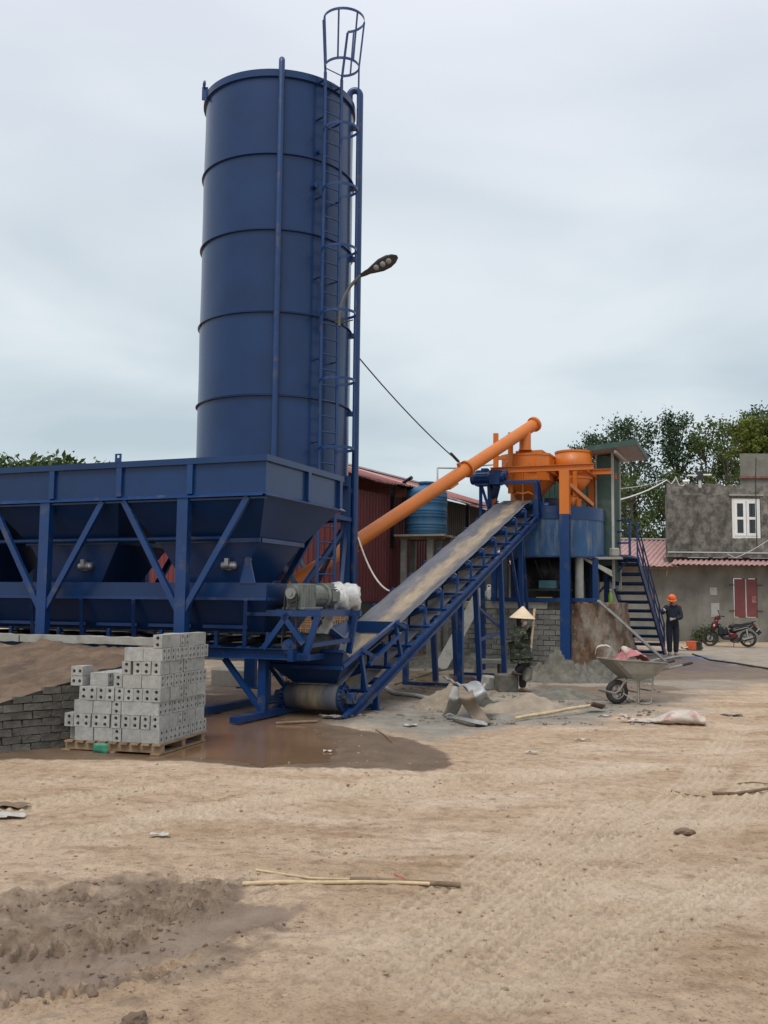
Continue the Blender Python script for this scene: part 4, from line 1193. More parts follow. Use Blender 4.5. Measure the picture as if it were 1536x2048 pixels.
MB().bx(-1.5, .0, .45, .85, 1.92, 1.965).build('shelf', DARKSTEEL, mix_)
MB().bx(-.85, -.45, .40, .55, 1.70, 1.76).build('plank', mat('yellow_plank', (.42, .27, .05), .7, var=.2, vs=8), mix_)
MB().bx(-2.2, .05, 3.1, 3.14, WTOP, 2.9).build('back_panel', DARKSHEET, mix_)
MB().bx(-2.0, .75, .25, .33, 1.645, 1.74).build('base_channel', BLUEF, mix_)
# sloping discharge chute
mb = MB().add([V(.25, .9, 2.74), V(.25, 1.6, 2.74), V(.95, 1.5, 2.30), V(.95, 1.05, 2.30)], [(0, 1, 2, 3)]).add([V(.25, .9, 2.74), V(.95, 1.05, 2.30), V(.95, 1.05, 2.45), V(.25, .9, 2.79)], [(0, 1, 2, 3)])
mb.build('discharge_chute', CEMENT, mix_, solid=.02)
for k in range(5):
    x = -1.6 + .35 * k
    MB().tube(sag(V(x, .5, 2.7), V(x + .3, 1.0, 1.9), .12), .018, 6).build('hose', RUBBER, mix_)

# screw auger
A0, A1 = V(-2.12, 19.75, 1.74), at(1068, 849, 25.3)
aug = thing('screw_conveyor', 'long orange screw conveyor tube climbing from the silo to the hoppers', 'conveyor', A0)
d_ = A1 - A0; du = d_.normalized()
MB().cyl(V(0, 0, 0), d_, .158, n=28).build('tube', ORANGE, aug)
MB().cyl(d_ - du * .02, d_ + du * .05, .20, n=28).cyl(d_ - du * .05, d_ - du * .03, .185, n=28).build('end_flange', ORANGE, aug)
for px_ in (933, 709):
    best = min(range(1000), key=lambda i: abs((768 + FPX * ((CAMR.inverted() @ (A0 + d_ * (i / 1000) - V(0, 0, CAMZ))).x / -(CAMR.inverted() @ (A0 + d_ * (i / 1000) - V(0, 0, CAMZ))).z)) - px_))
    c = d_ * (best / 1000)
    MB().cyl(c - du * .03, c + du * .03, .215, n=28).build('joint_flange', ORANGE, aug)
    if px_ == 933: flange_c = c
for t in (.24, .62):
    c = d_ * t + V(0, 0, -.17)
    M = Matrix((du, V(0, 1, 0).cross(du).cross(du) * -1, V(0, 1, 0).cross(du) * -1)).transposed()
    MB().bar(c - du * .16, c + du * .16, .16, .07).build('bearing_foot', ORANGE, aug)
lug = flange_c - du * .28 + V(0, 0, .20)
MB().bar(lug - V(0, 0, .08), lug + V(0, 0, .07) - du * .05, .10, .04, du).build('lifting_eye', ORANGE, aug)
ot = d_ - du * .42
MB().cyl(ot, ot + V(0, 0, -.52), .15, n=22).cyl(ot + V(0, 0, -.50), ot + V(0, 0, -.53), .17, n=22).build('outlet_spout', ORANGE, aug)
c0_ = A0 + lug + V(0, 0, .06)
ct_ = V(SX, SY, 0) + sp(86, SR + .145, 0); ct_.z = at(712, 710, ct_.y).z
cab = tag(MB().tube(sag(V(0, 0, 0), c0_ - ct_, .10), .014, 6).build('guy_cable', DARKSTEEL), 'thin steel cable from silo down to the orange screw conveyor', 'cable')
cab.location = ct_
MB().cyl((c0_ - ct_) * .90, (c0_ - ct_) * .985, .035, n=8).build('turnbuckle', DARKSTEEL, cab)

# ------------------------------------------------------------------ masonry base under the station
base = thing('block_wall', 'grey block wall with a cement cap carrying the mixer station', 'wall', SO, -22)
X0, X1, YF = -4.25, .10, .36
MB().bx(X0 + .02, X1, YF + .03, YF + 3.6, -.2, 1.45).build('wall_core', MORTAR, base)
MB().bx(X0 - .04, -.55, YF - .035, YF + 3.6, 1.455, WTOP).build('cap_beam', CEMENT, base, bevel=.012)
MB().bx(-.545, .72, YF + .02, YF + 3.6, 1.455, WTOP).build('cap_beam', OLDBLOCK, base, bevel=.015)
rb = random.Random(8)
BM = []
for k in range(5):
    q = MB()
    w, h, d = .285 + rb.uniform(-.008, .008), .116 + rb.uniform(-.006, .004), .06
    q.box((0, 0, 0), (w, d, h))
    q.v = [tuple(Vector(p) + V(rb.uniform(-.009, .009), rb.uniform(-.006, .006), rb.uniform(-.007, .007))) for p in q.v]
    BM.append(q.mesh('block', WALLBLOCK))
row = 0
z = .04
while z < 1.40:
    x = X0 + (.15 if row % 2 else .0) + .15
    while x < X1 + .1:
        part('block', BM[rb.randrange(5)], base, Matrix.Translation((x, YF + .016 + rb.uniform(-.012, .012), z + .06)) @ Matrix.Rotation(rb.uniform(-.012, .012), 4, 'Y'))
        x += .30
    z += .1285; row += 1
# crumbling plastered end of the base
def plaster_mat():
    m = mat('crumbling_plaster', (.175, .105, .066), .95, var=.5, vs=3.2, bump=1.0, bs=20, dirt=(.33, .305, .25), da=.42, ds=1.0, dst=(1.5, 1.5, .7), detail=12)
    return m
end = thing('plastered_base', 'crumbling rust-stained plaster bulge at the right end of the block wall', 'wall', SO, -22)
P = []
path = [(.02, .34), (.25, .30), (.45, .27), (.62, .30), (.78, .42), (.90, .65), (.98, 1.0), (1.03, 1.6), (1.05, 2.4), (1.05, 3.6)]
pp = []
for (ax, ay), (bx_, by) in zip(path[:-1], path[1:]):
    for k in range(6): pp.append((ax + (bx_ - ax) * k / 6, ay + (by - ay) * k / 6))
pp.append(path[-1])
for i in range(40):
    t = i / 39
    row = []
    for j, (x, y) in enumerate(pp):
        n1 = float(fbm(np.array([[j * .30]]), np.array([[t * 5.0]]), 1.6, 4, 91)[0, 0])
        fl = .22 * (1 - t) ** 2
        o = .16 * n1 + .05 * float(fbm(np.array([[j * .30]]), np.array([[t * 5.0]]), .35, 3, 93)[0, 0]) + fl
        dx, dy = (0, -1) if j < 22 else (1, -.2)
        row.append(V(x + dx * o, y + dy * o, -.1 + t * 1.74))
    P.append(row)
P.append([V(p.x * .3 + .2, p.y * .3 + 1.5, WTOP) for p in P[-1]])
MB().grid(P).build('plaster_face', plaster_mat(), end)

# green cladding behind and its canopy
cabn = thing('green_cabin', 'green corrugated sheet cabin with a jutting canopy behind the mixer', 'cabin', SO, -22)
def corr(p0, pu, pv, amp, pitch, prof='sin', n=6, nv=2):
    """corrugated sheet: p0 corner, pu across the ribs, pv along the ribs"""
    p0, pu, pv = Vector(p0), Vector(pu), Vector(pv)
    nn = pu.cross(pv).normalized()
    L = pu.length; k = max(2, int(L / pitch * n))
    rows = []
    for j in range(nv + 1):
        row = []
        for i in range(k + 1):
            s = i / k * L
            a = math.sin(2 * math.pi * s / pitch)
            if prof == 'box': a = max(-1, min(1, a * 2.5))
            row.append(p0 + pu * (i / k) + pv * (j / nv) + nn * (a * amp))
        rows.append(row)
    return MB().grid(rows, prof == 'sin')
gx1 = .86
corr((-1.6, 3.05, 2.2), (gx1 + 1.6, 0, 0), (0, 0, 3.3), .015, .15, 'box', 8).build('wall_sheet', GREENSHEET, cabn, solid=.004)
corr((gx1, 3.0, 2.2), (0, -1.1, 0), (0, 0, 3.4), .015, .15, 'box', 8).build('wall_sheet', GREENSHEET, cabn, solid=.004)
MB().bx(gx1 - .03, gx1 + .03, 1.85, 1.91, 2.0, 5.6).build('corner_trim', GREYTRIM, cabn)
MB().bx(gx1 - .03, gx1 + .03, 3.0, 3.08, 2.0, 5.65).build('corner_trim', GREYTRIM, cabn)
MB().bx(gx1 - .45, gx1 - .40, 1.88, 1.93, 2.6, 5.6).build('corner_trim', GREYTRIM, cabn)
MB().bx(gx1 - .40, gx1 - .03, 1.86, 1.90, 2.6, 5.5).build('door_panel', GREENSHEET, cabn)
can = MB()
can.add([V(.30, 1.2, 5.55), V(1.55, 1.2, 5.68), V(1.55, 3.4, 5.58), V(.30, 3.4, 5.48)], [(0, 1, 2, 3)])
cano = can.build('canopy_soffit', mat('canopy_soffit_sheet', (.30, .25, .25), .6, var=.15, vs=2), cabn, solid=.01)
mb = MB().bar(V(.3, 1.18, 5.60), V(1.57, 1.18, 5.73), .02, .14).bar(V(1.57, 1.2, 5.73), V(1.57, 3.42, 5.63), .02, .14)
mb.build('canopy_fascia', GREENSHEET, cabn)
corr((.3, 1.18, 5.68), (1.27, 0, .13), (0, 2.24, -.10), .012, .15, 'box', 8).build('canopy_roof', GREENSHEET, cabn, solid=.004)
MB().bx(1.0, 1.06, 1.25, 3.35, 5.48, 5.55).build('canopy_rib', GREYTRIM, cabn)

# ------------------------------------------------------------------ steel stair to the mixer deck
stO = at(1275, 1112, 26.0)
stp = thing('steel_stair', 'steep dark blue steel stair with handrail climbing to the mixer deck', 'stair', (stO.x, stO.y, 0), -25)
ZD = stO.z
LEN = 4.3; zend = .06
W_ = .84
for x in (-W_, 0):
    MB().bar(V(x, 0, ZD - .06), V(x, LEN, zend), .05, .20).build('stringer', BLUEF, stp)
tm = MB().box((0, 0, 0), (W_ - .06, .24, .05)).box((0, .10, -.045), (W_ - .06, .03, .05)).mesh('tread', BLUEF)
for i in range(11):
    t = (i + .7) / 11.3
    part('tread', tm, stp, Matrix.Translation((-W_ / 2, LEN * t, ZD - .02 + (zend - ZD) * t)))
for dz in (.32, .60, .90):
    MB().tube([V(.0, .0, ZD + dz), V(0, LEN * .98, zend + dz)], .020, 8).build('handrail', BLUEF, stp)
for i in range(6):
    t = i / 5 * .96
    z = ZD + (zend - ZD) * t
    MB().bar(V(.0, LEN * t, z - .05), V(0, LEN * t, z + .90), .04, .04).build('rail_post', BLUEF, stp)
# deck at the head of the stair
MB().bx(-1.25, .02, -1.35, -.01, ZD - .08, ZD - .03).build('deck', BLUEF, stp)
mb = MB().bx(-1.3, .05, -.02, .06, ZD - .17, ZD - .03); mb.build('deck_beam', BLUEF, stp)
for x, y in ((-.86, -.0), (-.20, -.0), (-.86, -1.3)):
    MB().bar(V(x, y, ZD - .03), V(x, y, ZD + .95), .06, .06).build('deck_post', BLUEF, stp)
for z in (.35, .65, .95):
    MB().bar(V(-.86, 0, ZD + z), V(-.20, 0, ZD + z), .045, .045).build('deck_rail', BLUEF, stp)
MB().bar(V(-.2, 0, ZD + .95), V(0, .05, ZD + .86), .04).build('deck_rail', BLUEF, stp)
MB().bar(V(-.25, -.02, ZD - .12), V(-1.2, -.15, 1.68), .055).build('deck_brace', BLUEF, stp)
MB().bar(V(-1.05, -.10, ZD - .12), V(-1.05, -.10, 1.60), .09).build('deck_post', BLUEF, stp)
# rubble left on the deck edge
rb_ = sw(.78, 1.1, 2.76)
plk = tag(MB().bx(-.38, .42, -.15, .15, -.03, .03).build('plank', CEMENT), 'cement-caked plank jutting from the tub beside the stair', 'plank'); plk.location = rb_; plk.rotation_euler = (0, 0, R(-22))
clk = tag(MB().box((0, 0, .12), (.22, .18, .22)).build('concrete_lump', CEMENT, bevel=.03), 'grey concrete lump sitting on the cement-caked plank', 'lump'); clk.location = rb_ + V(.22, -.06, .03); clk.rotation_euler = (0, 0, .3)
# ------------------------------------------------------------------ red shed behind the silo
SHE = V(-.70, 24.0, 0)
shed = thing('red_shed', 'long dark red corrugated shed with a faded red roof behind the silo', 'shed', SHE, 62)
# local x runs back along the eave (azimuth 28), y to the left
ZE, ZRG = 4.72, 5.78
RL = 3.3
def broof(x0, x1, seedk):
    mb = corr((x0, -.55, ZE - .16), (x1 - x0, 0, 0), (0, RL + .55, ZRG - ZE + .16), .022, .13, 'sin', 6, 3)
    rr = random.Random(seedk)
    # sheet edge bent and ragged along the eave
    n = len(mb.v) // 4
    mb.v = [(x, y + (.10 * math.sin(x * 1.3 + seedk) + rr.uniform(-.02, .02) if i < n else 0), z + ((.05 * math.sin(x * .8) - .02) if i < n else 0)) for i, (x, y, z) in enumerate(mb.v)]
    return mb.build('roof_sheet', ROOFRED if seedk != 4 else ROOFPINK, shed, solid=.003)
for k, (a, b) in enumerate(((-.12, .6), (.58, 1.3), (1.28, 2.7), (2.66, 4.2), (4.17, 5.9), (5.86, 7.9), (7.86, 10.2), (10.1, 12.5))):
    broof(a, b, k)
corr((-.12, RL, ZRG), (12.6, 0, 0), (0, 8.2, -1.9), .022, .13, 'sin', 6).build('roof_sheet', ROOFRED, shed, solid=.003)
MB().bar(V(-.12, RL, ZRG + .03), V(12.5, RL, ZRG + .03), .30, .05).build('ridge_cap', GREYTRIM, shed)
corr((0, .0, 1.62), (4.35, 0, 0), (0, 0, 2.75), .016, .16, 'box', 8).build('side_wall', REDSHEET, shed, solid=.004)
corr((0, .0, 1.62), (0, 12.0, 0), (0, 0, 2.4), .016, .16, 'box', 8).build('gable_wall', REDSHEET, shed, solid=.004)
corr((0, .02, 4.0), (0, 7.0, 0), (0, 0, .62), .016, .16, 'box', 8).build('gable_wall', REDSHEET, shed, solid=.004)
# low plinth of dark door panels
for i in range(5):
    x = .0 + i * .88
    MB().bx(x, x + .87, -.02, .03, -.1, 1.60).build('door_panel', DARKSHEET, shed, bevel=.008)
    MB().bx(x + .80, x + .84, -.05, -.021, .0, 1.55).build('door_rib', DARKSHEET, shed)
MB().bx(1.15, 1.27, -.10, -.055, .2, 1.58).build('door_post', GREYTRIM, shed)
for i in range(11):
    y = .10 + i * 1.07
    MB().bx(-.03, .02, y, y + 1.06, -.1, 1.60).build('door_panel', DARKSHEET, shed)
MB().bx(-.05, -.0, -.05, 12.0, 1.58, 1.64).build('sill_rail', REDSHEET, shed)
MB().bx(.0, 4.4, -.05, -.001, 1.59, 1.63).build('sill_rail', REDSHEET, shed)
# recessed dark wall and the porch below the far roof
corr((5.6, 1.2, .3), (6.4, 0, 0), (0, 0, 4.6), .016, .16, 'box', 8).build('rear_wall', DARKSHEET, shed, solid=.004)
corr((4.36, 0, 1.62), (0, 3.0, 0), (0, 0, 3.0), .016, .16, 'box', 8).build('return_wall', DARKSHEET, shed, solid=.004)
for x in (1.95, 4.35, 7.0, 10.0):
    MB().bx(x - .05, x + .05, -.06, .04, 3.0 if x < 4 else 0, 4.62).build('eave_post', DARKSTEEL, shed)
    MB().bar(V(x, -.3, 4.60), V(x, RL, 5.62), .06, .10).build('rafter', DARKSTEEL, shed)
for y in (-.25, 1.2, 2.6):
    z = 4.66 + (y + .25) * .29
    MB().bx(-.1, 12.3, y - .03, y + .03, z - .06, z).build('purlin', DARKSTEEL, shed)
MB().tube([V(5.2, .2, 5.1), V(5.2, .2, 5.55), V(5.9, .0, 5.62), V(7.5, -.8, 5.9)], .03, 8).build('water_pipe', GREYTRIM, shed)

# blue water tank on a post-and-timber stand
TKO = at(853, 1070, 25.6)
tstand = thing('tank_stand', 'rough timber deck on grey posts carrying the blue water tank', 'stand', (TKO.x, TKO.y, 0), -20)
zt = TKO.z
for i in range(6):
    y = -.55 + i * .21
    MB().box((.0 + .03 * math.sin(i * 3), y, zt - .045), (1.35 + .08 * math.sin(i * 5), .19, .05), .02 * math.sin(i * 7)).build('board', WOOD if i % 2 else CEMENT, tstand)
MB().bx(-.6, .6, -.45, -.35, zt - .14, zt - .07).build('bearer', WOOD, tstand); MB().bx(-.6, .6, .3, .4, zt - .14, zt - .07).build('bearer', WOOD, tstand)
for x, y in ((.22, -.40), (.45, .35), (-.5, -.4), (-.5, .35), (.30, .1)):
    MB().bar(V(x, y, 0), V(x + .02, y, zt - .14), .14, .14).build('post', GREYCOL, tstand)
tank = thing('water_tank', 'faded blue ribbed plastic water tank on its timber stand', 'tank', (TKO.x, TKO.y, zt - .02))
prof = [(0, 0), (.52, 0), (.54, .04)]
for k in range(3):
    for j in range(3):
        z = .10 + k * .36 + j * .075
        prof += [(.54, z), (.555, z + .02), (.54, z + .05)]
prof += [(.54, 1.10), (.52, 1.17), (.40, 1.25), (.2, 1.30), (.2, 1.36), (0, 1.37)]
MB().lathe(prof, 40).build('shell', TANKBLUE, tank)
MB().cyl(V(0, 0, 1.36), V(0, 0, 1.41), .23, n=20).build('lid', TANKBLUE, tank)
wc = tag(MB().tube([V(-.45, .2, 4.5), V(-.6, .1, 4.75), V(-.4, -.1, 4.85)], .05, 8).build('drum_spout', DARKSTEEL), 'dark curved pipe end under the shed eave above the tank', 'pipe'); wc.location = (TKO.x, TKO.y, 0)

# ------------------------------------------------------------------ low far roof and house on the right
HY = 38.0
hp = lambda px, py, Y=HY: at(px, py, Y)
low = thing('low_outbuilding', 'low cement-walled outbuilding with a pale pink corrugated roof behind the stair', 'outbuilding', (0, 0, 0))
lx0, lx1 = hp(800, 1130).x, hp(1352, 1130).x
ez, rz_ = hp(1260, 1133).z, at(1260, 1080, 42.5).z
sk = 2.3
corr((lx0, HY - .7, ez), (lx1 - lx0, 0, 0), (sk, 4.9, rz_ - ez), .028, .20, 'sin', 7, 2).build('roof_sheet', ROOFPINK, low, solid=.003)
MB().bar(V(lx0 + sk, HY + 4.22, rz_ + .03), V(lx1 + sk, HY + 4.22, rz_ + .03), .30, .06).build('ridge_cap', GREYTRIM, low)
MB().bx(lx0, lx1 - .28, HY, HY + .15, 0, ez + .03).build('front_wall', RENDERLOW, low)
MB().bx(lx0, lx1 - .3, HY - .4, HY - .34, ez - .10, ez - .04).build('purlin', WOOD, low)
house = thing('grey_house', 'two-storey stained grey house with a white window and pink awning', 'house', (0, 0, 0))
hx0, hx1 = hp(1333, 1000).x, hp(1760, 1000).x
zt_, zg, ze_ = hp(1400, 968).z, hp(1430, 1107).z, hp(1430, 1132).z
wx0, wx1, wz0, wz1 = hp(1464, 1000).x, hp(1520, 1000).x, hp(1490, 1076).z, hp(1490, 997).z
dx0, dx1, dz0, dz1 = hp(1469, 1200).x, hp(1514, 1200).x, hp(1490, 1234).z, hp(1490, 1158).z
# upper wall in panels round the window opening
def wallpan(x0, x1, z0, z1, m, name, y=HY): return MB().bx(x0, x1, y, y + .2, z0, z1).build(name, m, house)
def rough_top(x0, x1, z0, z1, y0, y1, m, name, amp):
    n = 40
    rr = random.Random(5)
    tops = [z1 + amp * rr.uniform(-1, .6) for _ in range(n + 1)]
    P = []
    for y, zz in ((y0, 0), (y0, 1), (y1, 1), (y1, 0)):
        P.append([V(x0 + (x1 - x0) * i / n, y, tops[i] if zz else z0) for i in range(n + 1)])
    return MB().grid(P, False).build(name, m, house)
rough_top(hx0, hx1, wz1 + .12, zt_, HY, HY + .22, RENDERED, 'parapet_wall', .09)
wallpan(hx0, wx0 - .02, zg, wz1 + .12, RENDERED, 'upper_wall'); wallpan(wx1 + .02, hx1, zg, wz1 + .12, RENDERED, 'upper_wall'); wallpan(wx0 - .019, wx1 + .019, zg, wz0 - .02, RENDERED, 'upper_wall'); wallpan(wx0 - .019, wx1 + .019, wz1 + .02, wz1 + .119, RENDERED, 'lintel')
MB().add([V(hx0, HY + .21, 0), V(hx0 + .2, HY + .21, 0), V(hx0 + 2.4, HY + 6, 0), V(hx0 + 2.2, HY + 6, 0), V(hx0, HY + .21, zt_ - .1), V(hx0 + .2, HY + .21, zt_ - .1), V(hx0 + 2.4, HY + 6, zt_ - .1), V(hx0 + 2.2, HY + 6, zt_ - .1)], [(0, 3, 2, 1), (4, 5, 6, 7), (0, 1, 5, 4), (1, 2, 6, 5), (2, 3, 7, 6), (3, 0, 4, 7)]).build('side_wall', RENDERED, house)
MB().bx(hx0 + 2.45, hx1, HY + .24, HY + 6, zt_ - .45, zt_ - .3).build('roof_slab', CEMENT, house)
win = MB()
fw = .09
for (a, b, c, d) in ((wx0, wx1, wz0, wz0 + fw), (wx0, wx1, wz1 - fw, wz1)): win.bx(a, b, HY + .03, HY + .10, c, d)
for (a, b) in ((wx0, wx0 + fw), (wx1 - fw, wx1)): win.bx(a, b, HY + .031, HY + .099, wz0 + fw, wz1 - fw)
wf = win.build('window_frame', WHITE, house)
cx = (wx0 + wx1) / 2
for s in (0, 1):
    a, b = (wx0 + fw, cx - .012) if s == 0 else (cx + .012, wx1 - fw)
    c, d = wz0 + fw, wz1 - fw
    m_ = MB()
    q = .10
    m_.bx(a, a + q, HY + .01, HY + .06, c, d); m_.bx(b - q, b, HY + .01, HY + .06, c, d)
    for z in (c, (c + d) / 2 - q / 2, d - q): m_.bx(a + q, b - q, HY + .011, HY + .059, z, z + q)
    cs = m_.build('casement', WHITE, house)
    for z0, z1 in ((c + q, (c + d) / 2 - q / 2), ((c + d) / 2 + q / 2, d - q)):
        MB().bx(a + q, b - q, HY + .035, HY + .045, z0, z1).build('pane', GLASS, cs)
        for k in range(3):
            xx = a + q + (b - a - 2 * q) * (k + 1) / 4
            MB().bx(xx - .008, xx + .008, HY + .05, HY + .056, z0, z1).build('window_bar', GREYTRIM, cs)
MB().bx(wx0 - .12, wx1 + .12, HY - .06, HY - .001, wz1 + .10, wz1 + .16).build('window_hood', CEMENT, house)
# ledge, red band, awning
MB().bx(hx0 - .05, hx1, HY - .25, HY - .002, zg - .16, zg).build('ledge', RENDERED, house)
MB().bx(hx0 - .05, hx1, HY - .27, HY - .20, zg + .002, zg + .05).build('ledge_pipe', GREYTRIM, house)
MB().bx(hp(1430, 1110).x, hx1, HY - .03, HY - .003, ze_ + .10, zg - .17).build('red_band', REDSHEET, house)
corr((lx1 - .4, HY - .75, ze_ + .02), (hx1 - lx1 + .4, 0, 0), (.35, .74, .26), .028, .20, 'sin', 7, 1).build('awning_sheet', ROOFPINK, house, solid=.003)
for x in np.arange(lx1, hx1, 1.4): MB().bar(V(x, HY - .7, ze_ - .03), V(x, HY - .0, ze_ + .18), .04, .06).build('awning_bracket', DARKSTEEL, house)
lowm = RENDERLOW
wallpan(hx0 - .1, dx0 - .02, 0, zg - .17, lowm, 'lower_wall', HY + .004); wallpan(dx1 + .02, hx1, 0, zg - .17, lowm, 'lower_wall', HY + .004); wallpan(dx0 - .019, dx1 + .019, 0, dz0 - .02, lowm, 'lower_wall', HY + .004); wallpan(dx0 - .019, dx1 + .019, dz1 + .02, zg - .17, lowm, 'lower_wall', HY + .004)
# dark streak of mould on the left of the lower wall
MOULD = mat('black_mould', (.035, .036, .03), .95, var=.4, vs=2, bump=.5, bs=10)
SHUT = mat('red_shutter_paint', (.16, .038, .040), .55, var=.15, vs=1.5, dirt=(.20, .09, .085), da=.25, ds=2)
for s, (a, b) in enumerate(((dx0, (dx0 + dx1) / 2 - .02), ((dx0 + dx1) / 2 + .02, dx1))):
    sh_ = MB().bx(a, b, HY - .02, HY + .02, dz0, dz1).build('shutter', SHUT, house, bevel=.006)
    for z in (dz0 + .22, dz1 - .25):
        x = a if s == 0 else b
        MB().bx(x - .22 if s == 0 else x, x if s == 0 else x + .22, HY - .03, HY - .022, z, z + .03).build('hinge', DARKSTEEL, sh_)
    if s == 1: MB().bx(b - .20, b - .04, HY - .026, HY - .021, dz0 + .55, dz0 + .80).build('sticker', mat('faded_pink_sticker', (.33, .13, .13), .7, var=.5, vs=22), sh_)
MB().bx((dx0 + dx1) / 2 - .02, (dx0 + dx1) / 2 + .02, HY - .03, HY + .01, dz0 - .02, dz1).build('centre_bar', GREYTRIM, house)
x = hp(1430, 1200).x
MB().bx(x - .16, x + .16, HY - .012, HY - .001, hp(0, 1219).z, hp(0, 1191).z).build('limewash_patch', mat('limewash', (.42, .42, .40), .9, var=.3, vs=6, dirt=(.2, .19, .17), da=.5, ds=6), house)
x = hp(1427, 1200).x
MB().bx(x - .14, x + .14, HY - .012, HY - .001, hp(0, 1175).z, hp(0, 1160).z).build('limewash_patch', bpy.data.materials['limewash'], house)
# block on the roof, fluorescent batten, wires
rx_ = hp(1480, 935, 39).x; rz0, rz1 = zt_ - .3, hp(1500, 907, 39).z
rbk = MB().add([V(rx_, 39, rz0), V(hx1, 39, rz0), V(hx1, 41.5, rz0), V(rx_ + 1.2, 41.5, rz0), V(rx_, 39, rz1), V(hx1, 39, rz1), V(hx1, 41.5, rz1), V(rx_ + 1.2, 41.5, rz1)], [(0, 3, 2, 1), (4, 5, 6, 7), (0, 1, 5, 4), (1, 2, 6, 5), (2, 3, 7, 6), (3, 0, 4, 7)]).build('roof_tank', RENDERLOW, house)
MB().bx(hp(1480, 935, 39).x - .05, hx1, 38.9, 39.0, hp(1500, 957, 39).z, hp(1500, 953, 39).z).build('roof_ledge', mat('red_ledge', (.25, .10, .07), .9, var=.4, vs=6), house)
lx = hp(1398, 955).x; lz = hp(1398, 953).z
fl_ = thing('flood_light', 'slim twin-arm light fitting on a bracket atop the house parapet', 'light', (lx, HY, lz))
MB().bx(-.12, .12, -.15, .0, -.15, .18).build('bracket', DARKSTEEL, fl_); MB().bx(-.05, .05, -.12, -.06, -.45, -.15).build('bracket', GREYTRIM, fl_)
MB().bx(-.46, -.12, -.16, -.05, .0, .05).build('lamp_tube', WHITE, fl_); MB().bx(.12, .44, -.16, -.05, .03, .08).build('lamp_tube', WHITE, fl_)
cm = thing('security_camera', 'small white camera on the corner of the house parapet', 'camera', hp(1372, 963, HY - .15))
MB().cyl(V(-.12, 0, 0), V(.12, -.05, .02), .06, n=12).build('camera_body', WHITE, cm); MB().bx(-.03, .03, 0, .15, -.10, -.04).build('camera_arm', WHITE, cm)
def cable(name, label, pts, r, m, cat='cable', n=6):
    p0 = Vector(pts[0]); o = MB().tube([Vector(p) - p0 for p in pts], r, n).build(name, m); o.location = p0
    return tag(o, label, cat)
cable('power_cable', 'white looped cable running from the green cabin up to the roof camera', sag(at(1208, 1006, 27), hp(1333, 960), .12) + [hp(1343, 968), hp(1352, 955), hp(1358, 970), hp(1366, 972), hp(1372, 965)], .022, WHITE)
cable('power_cable', 'thin grey cable strung level from the green cabin to the house parapet', sag(at(1208, 978, 27), hp(1330, 958), .1), .012, GREYTRIM)
cable('drop_wire', 'black wire hanging down the house wall past the white window', [hp(1512, 915, 37.9), hp(1511, 960, 37.8), hp(1513, 1050, 37.8), hp(1514, 1098, 37.8)], .018, RUBBER)
cable('sagging_wire', 'pale wire drooping over the pink awning below the white window', sag(hp(1540, 1078, 37.3), hp(1470, 1116, 37.2), .05) + [hp(1455, 1108, 37.3)], .016, GREYTRIM)

# ------------------------------------------------------------------ trees and plants
LEAFM = {}
def leaf_mat(name, c):
    m = bpy.data.materials.new(name); m.use_nodes = True
    n, l = m.node_tree.nodes, m.node_tree.links
    b = n['Principled BSDF']; b.inputs['Roughness'].default_value = .55; b.inputs['Specular IOR Level'].default_value = .3
    g = n.new('ShaderNodeAttribute'); g.attribute_name = 'tint'
    r = n.new('ShaderNodeValToRGB'); e = r.color_ramp.elements
    c = Vector(c)
    e[0].color = (*(c * .6), 1); e[1].color = (c.x * 1.5, c.y * 1.35, c.z * 1.15, 1)
    l.new(g.outputs['Fac'], r.inputs[0]); l.new(r.outputs[0], b.inputs['Base Color'])
    tr = n.new('ShaderNodeBsdfTranslucent'); l.new(r.outputs[0], tr.inputs[0])
    mx = n.new('ShaderNodeMixShader'); mx.inputs[0].default_value = .25
    l.new(b.outputs[0], mx.inputs[1]); l.new(tr.outputs[0], mx.inputs[2]); l.new(mx.outputs[0], n['Material Output'].inputs[0])
    return m
LG1 = leaf_mat('dark_tree_leaf', (.036, .078, .034)); LG2 = leaf_mat('yellow_green_leaf', (.070, .115, .030)); LG4 = leaf_mat('creeper_leaf', (.115, .155, .03)); LG3 = leaf_mat('bush_leaf', (.045, .085, .022))
def leaves(name, cen, per, spread, size, m, parent, seed=0, aspect=.42):
    """leaf-sized quads around clump centres"""
    g = np.random.default_rng(seed)
    cen = np.asarray(cen); k = len(cen)
    c = np.repeat(cen, per, 0) + g.normal(0, 1, (k * per, 3)) * np.array(spread)
    n = len(c)
    tint = np.repeat(g.random(k), per) * .6 + g.random(n) * .4
    d = g.normal(0, 1, (n, 3)); d[:, 2] -= .35; d /= np.linalg.norm(d, axis=1)[:, None]
    e = np.cross(d, g.normal(0, 1, (n, 3))); e /= np.linalg.norm(e, axis=1)[:, None]
    s = size * g.uniform(.6, 1.35, n)[:, None]
    q = np.stack([c - d * s * .5, c + e * s * aspect * .5, c + d * s * .5, c - e * s * aspect * .5], 1).reshape(-1, 3)
    me = bpy.data.meshes.new(name)
    me.vertices.add(n * 4); me.vertices.foreach_set('co', q.astype(np.float32).ravel())
    me.loops.add(n * 4); me.loops.foreach_set('vertex_index', np.arange(n * 4, dtype=np.int32))
    me.polygons.add(n); me.polygons.foreach_set('loop_start', np.arange(n, dtype=np.int32) * 4)
    me.update()
    a = me.attributes.new('tint', 'FLOAT', 'POINT'); a.data.foreach_set('value', np.repeat(tint, 4).astype(np.float32))
    me.materials.append(m)
    o = bpy.data.objects.new(name, me); COL.objects.link(o)
    if parent is not None: o.parent = parent
    return o
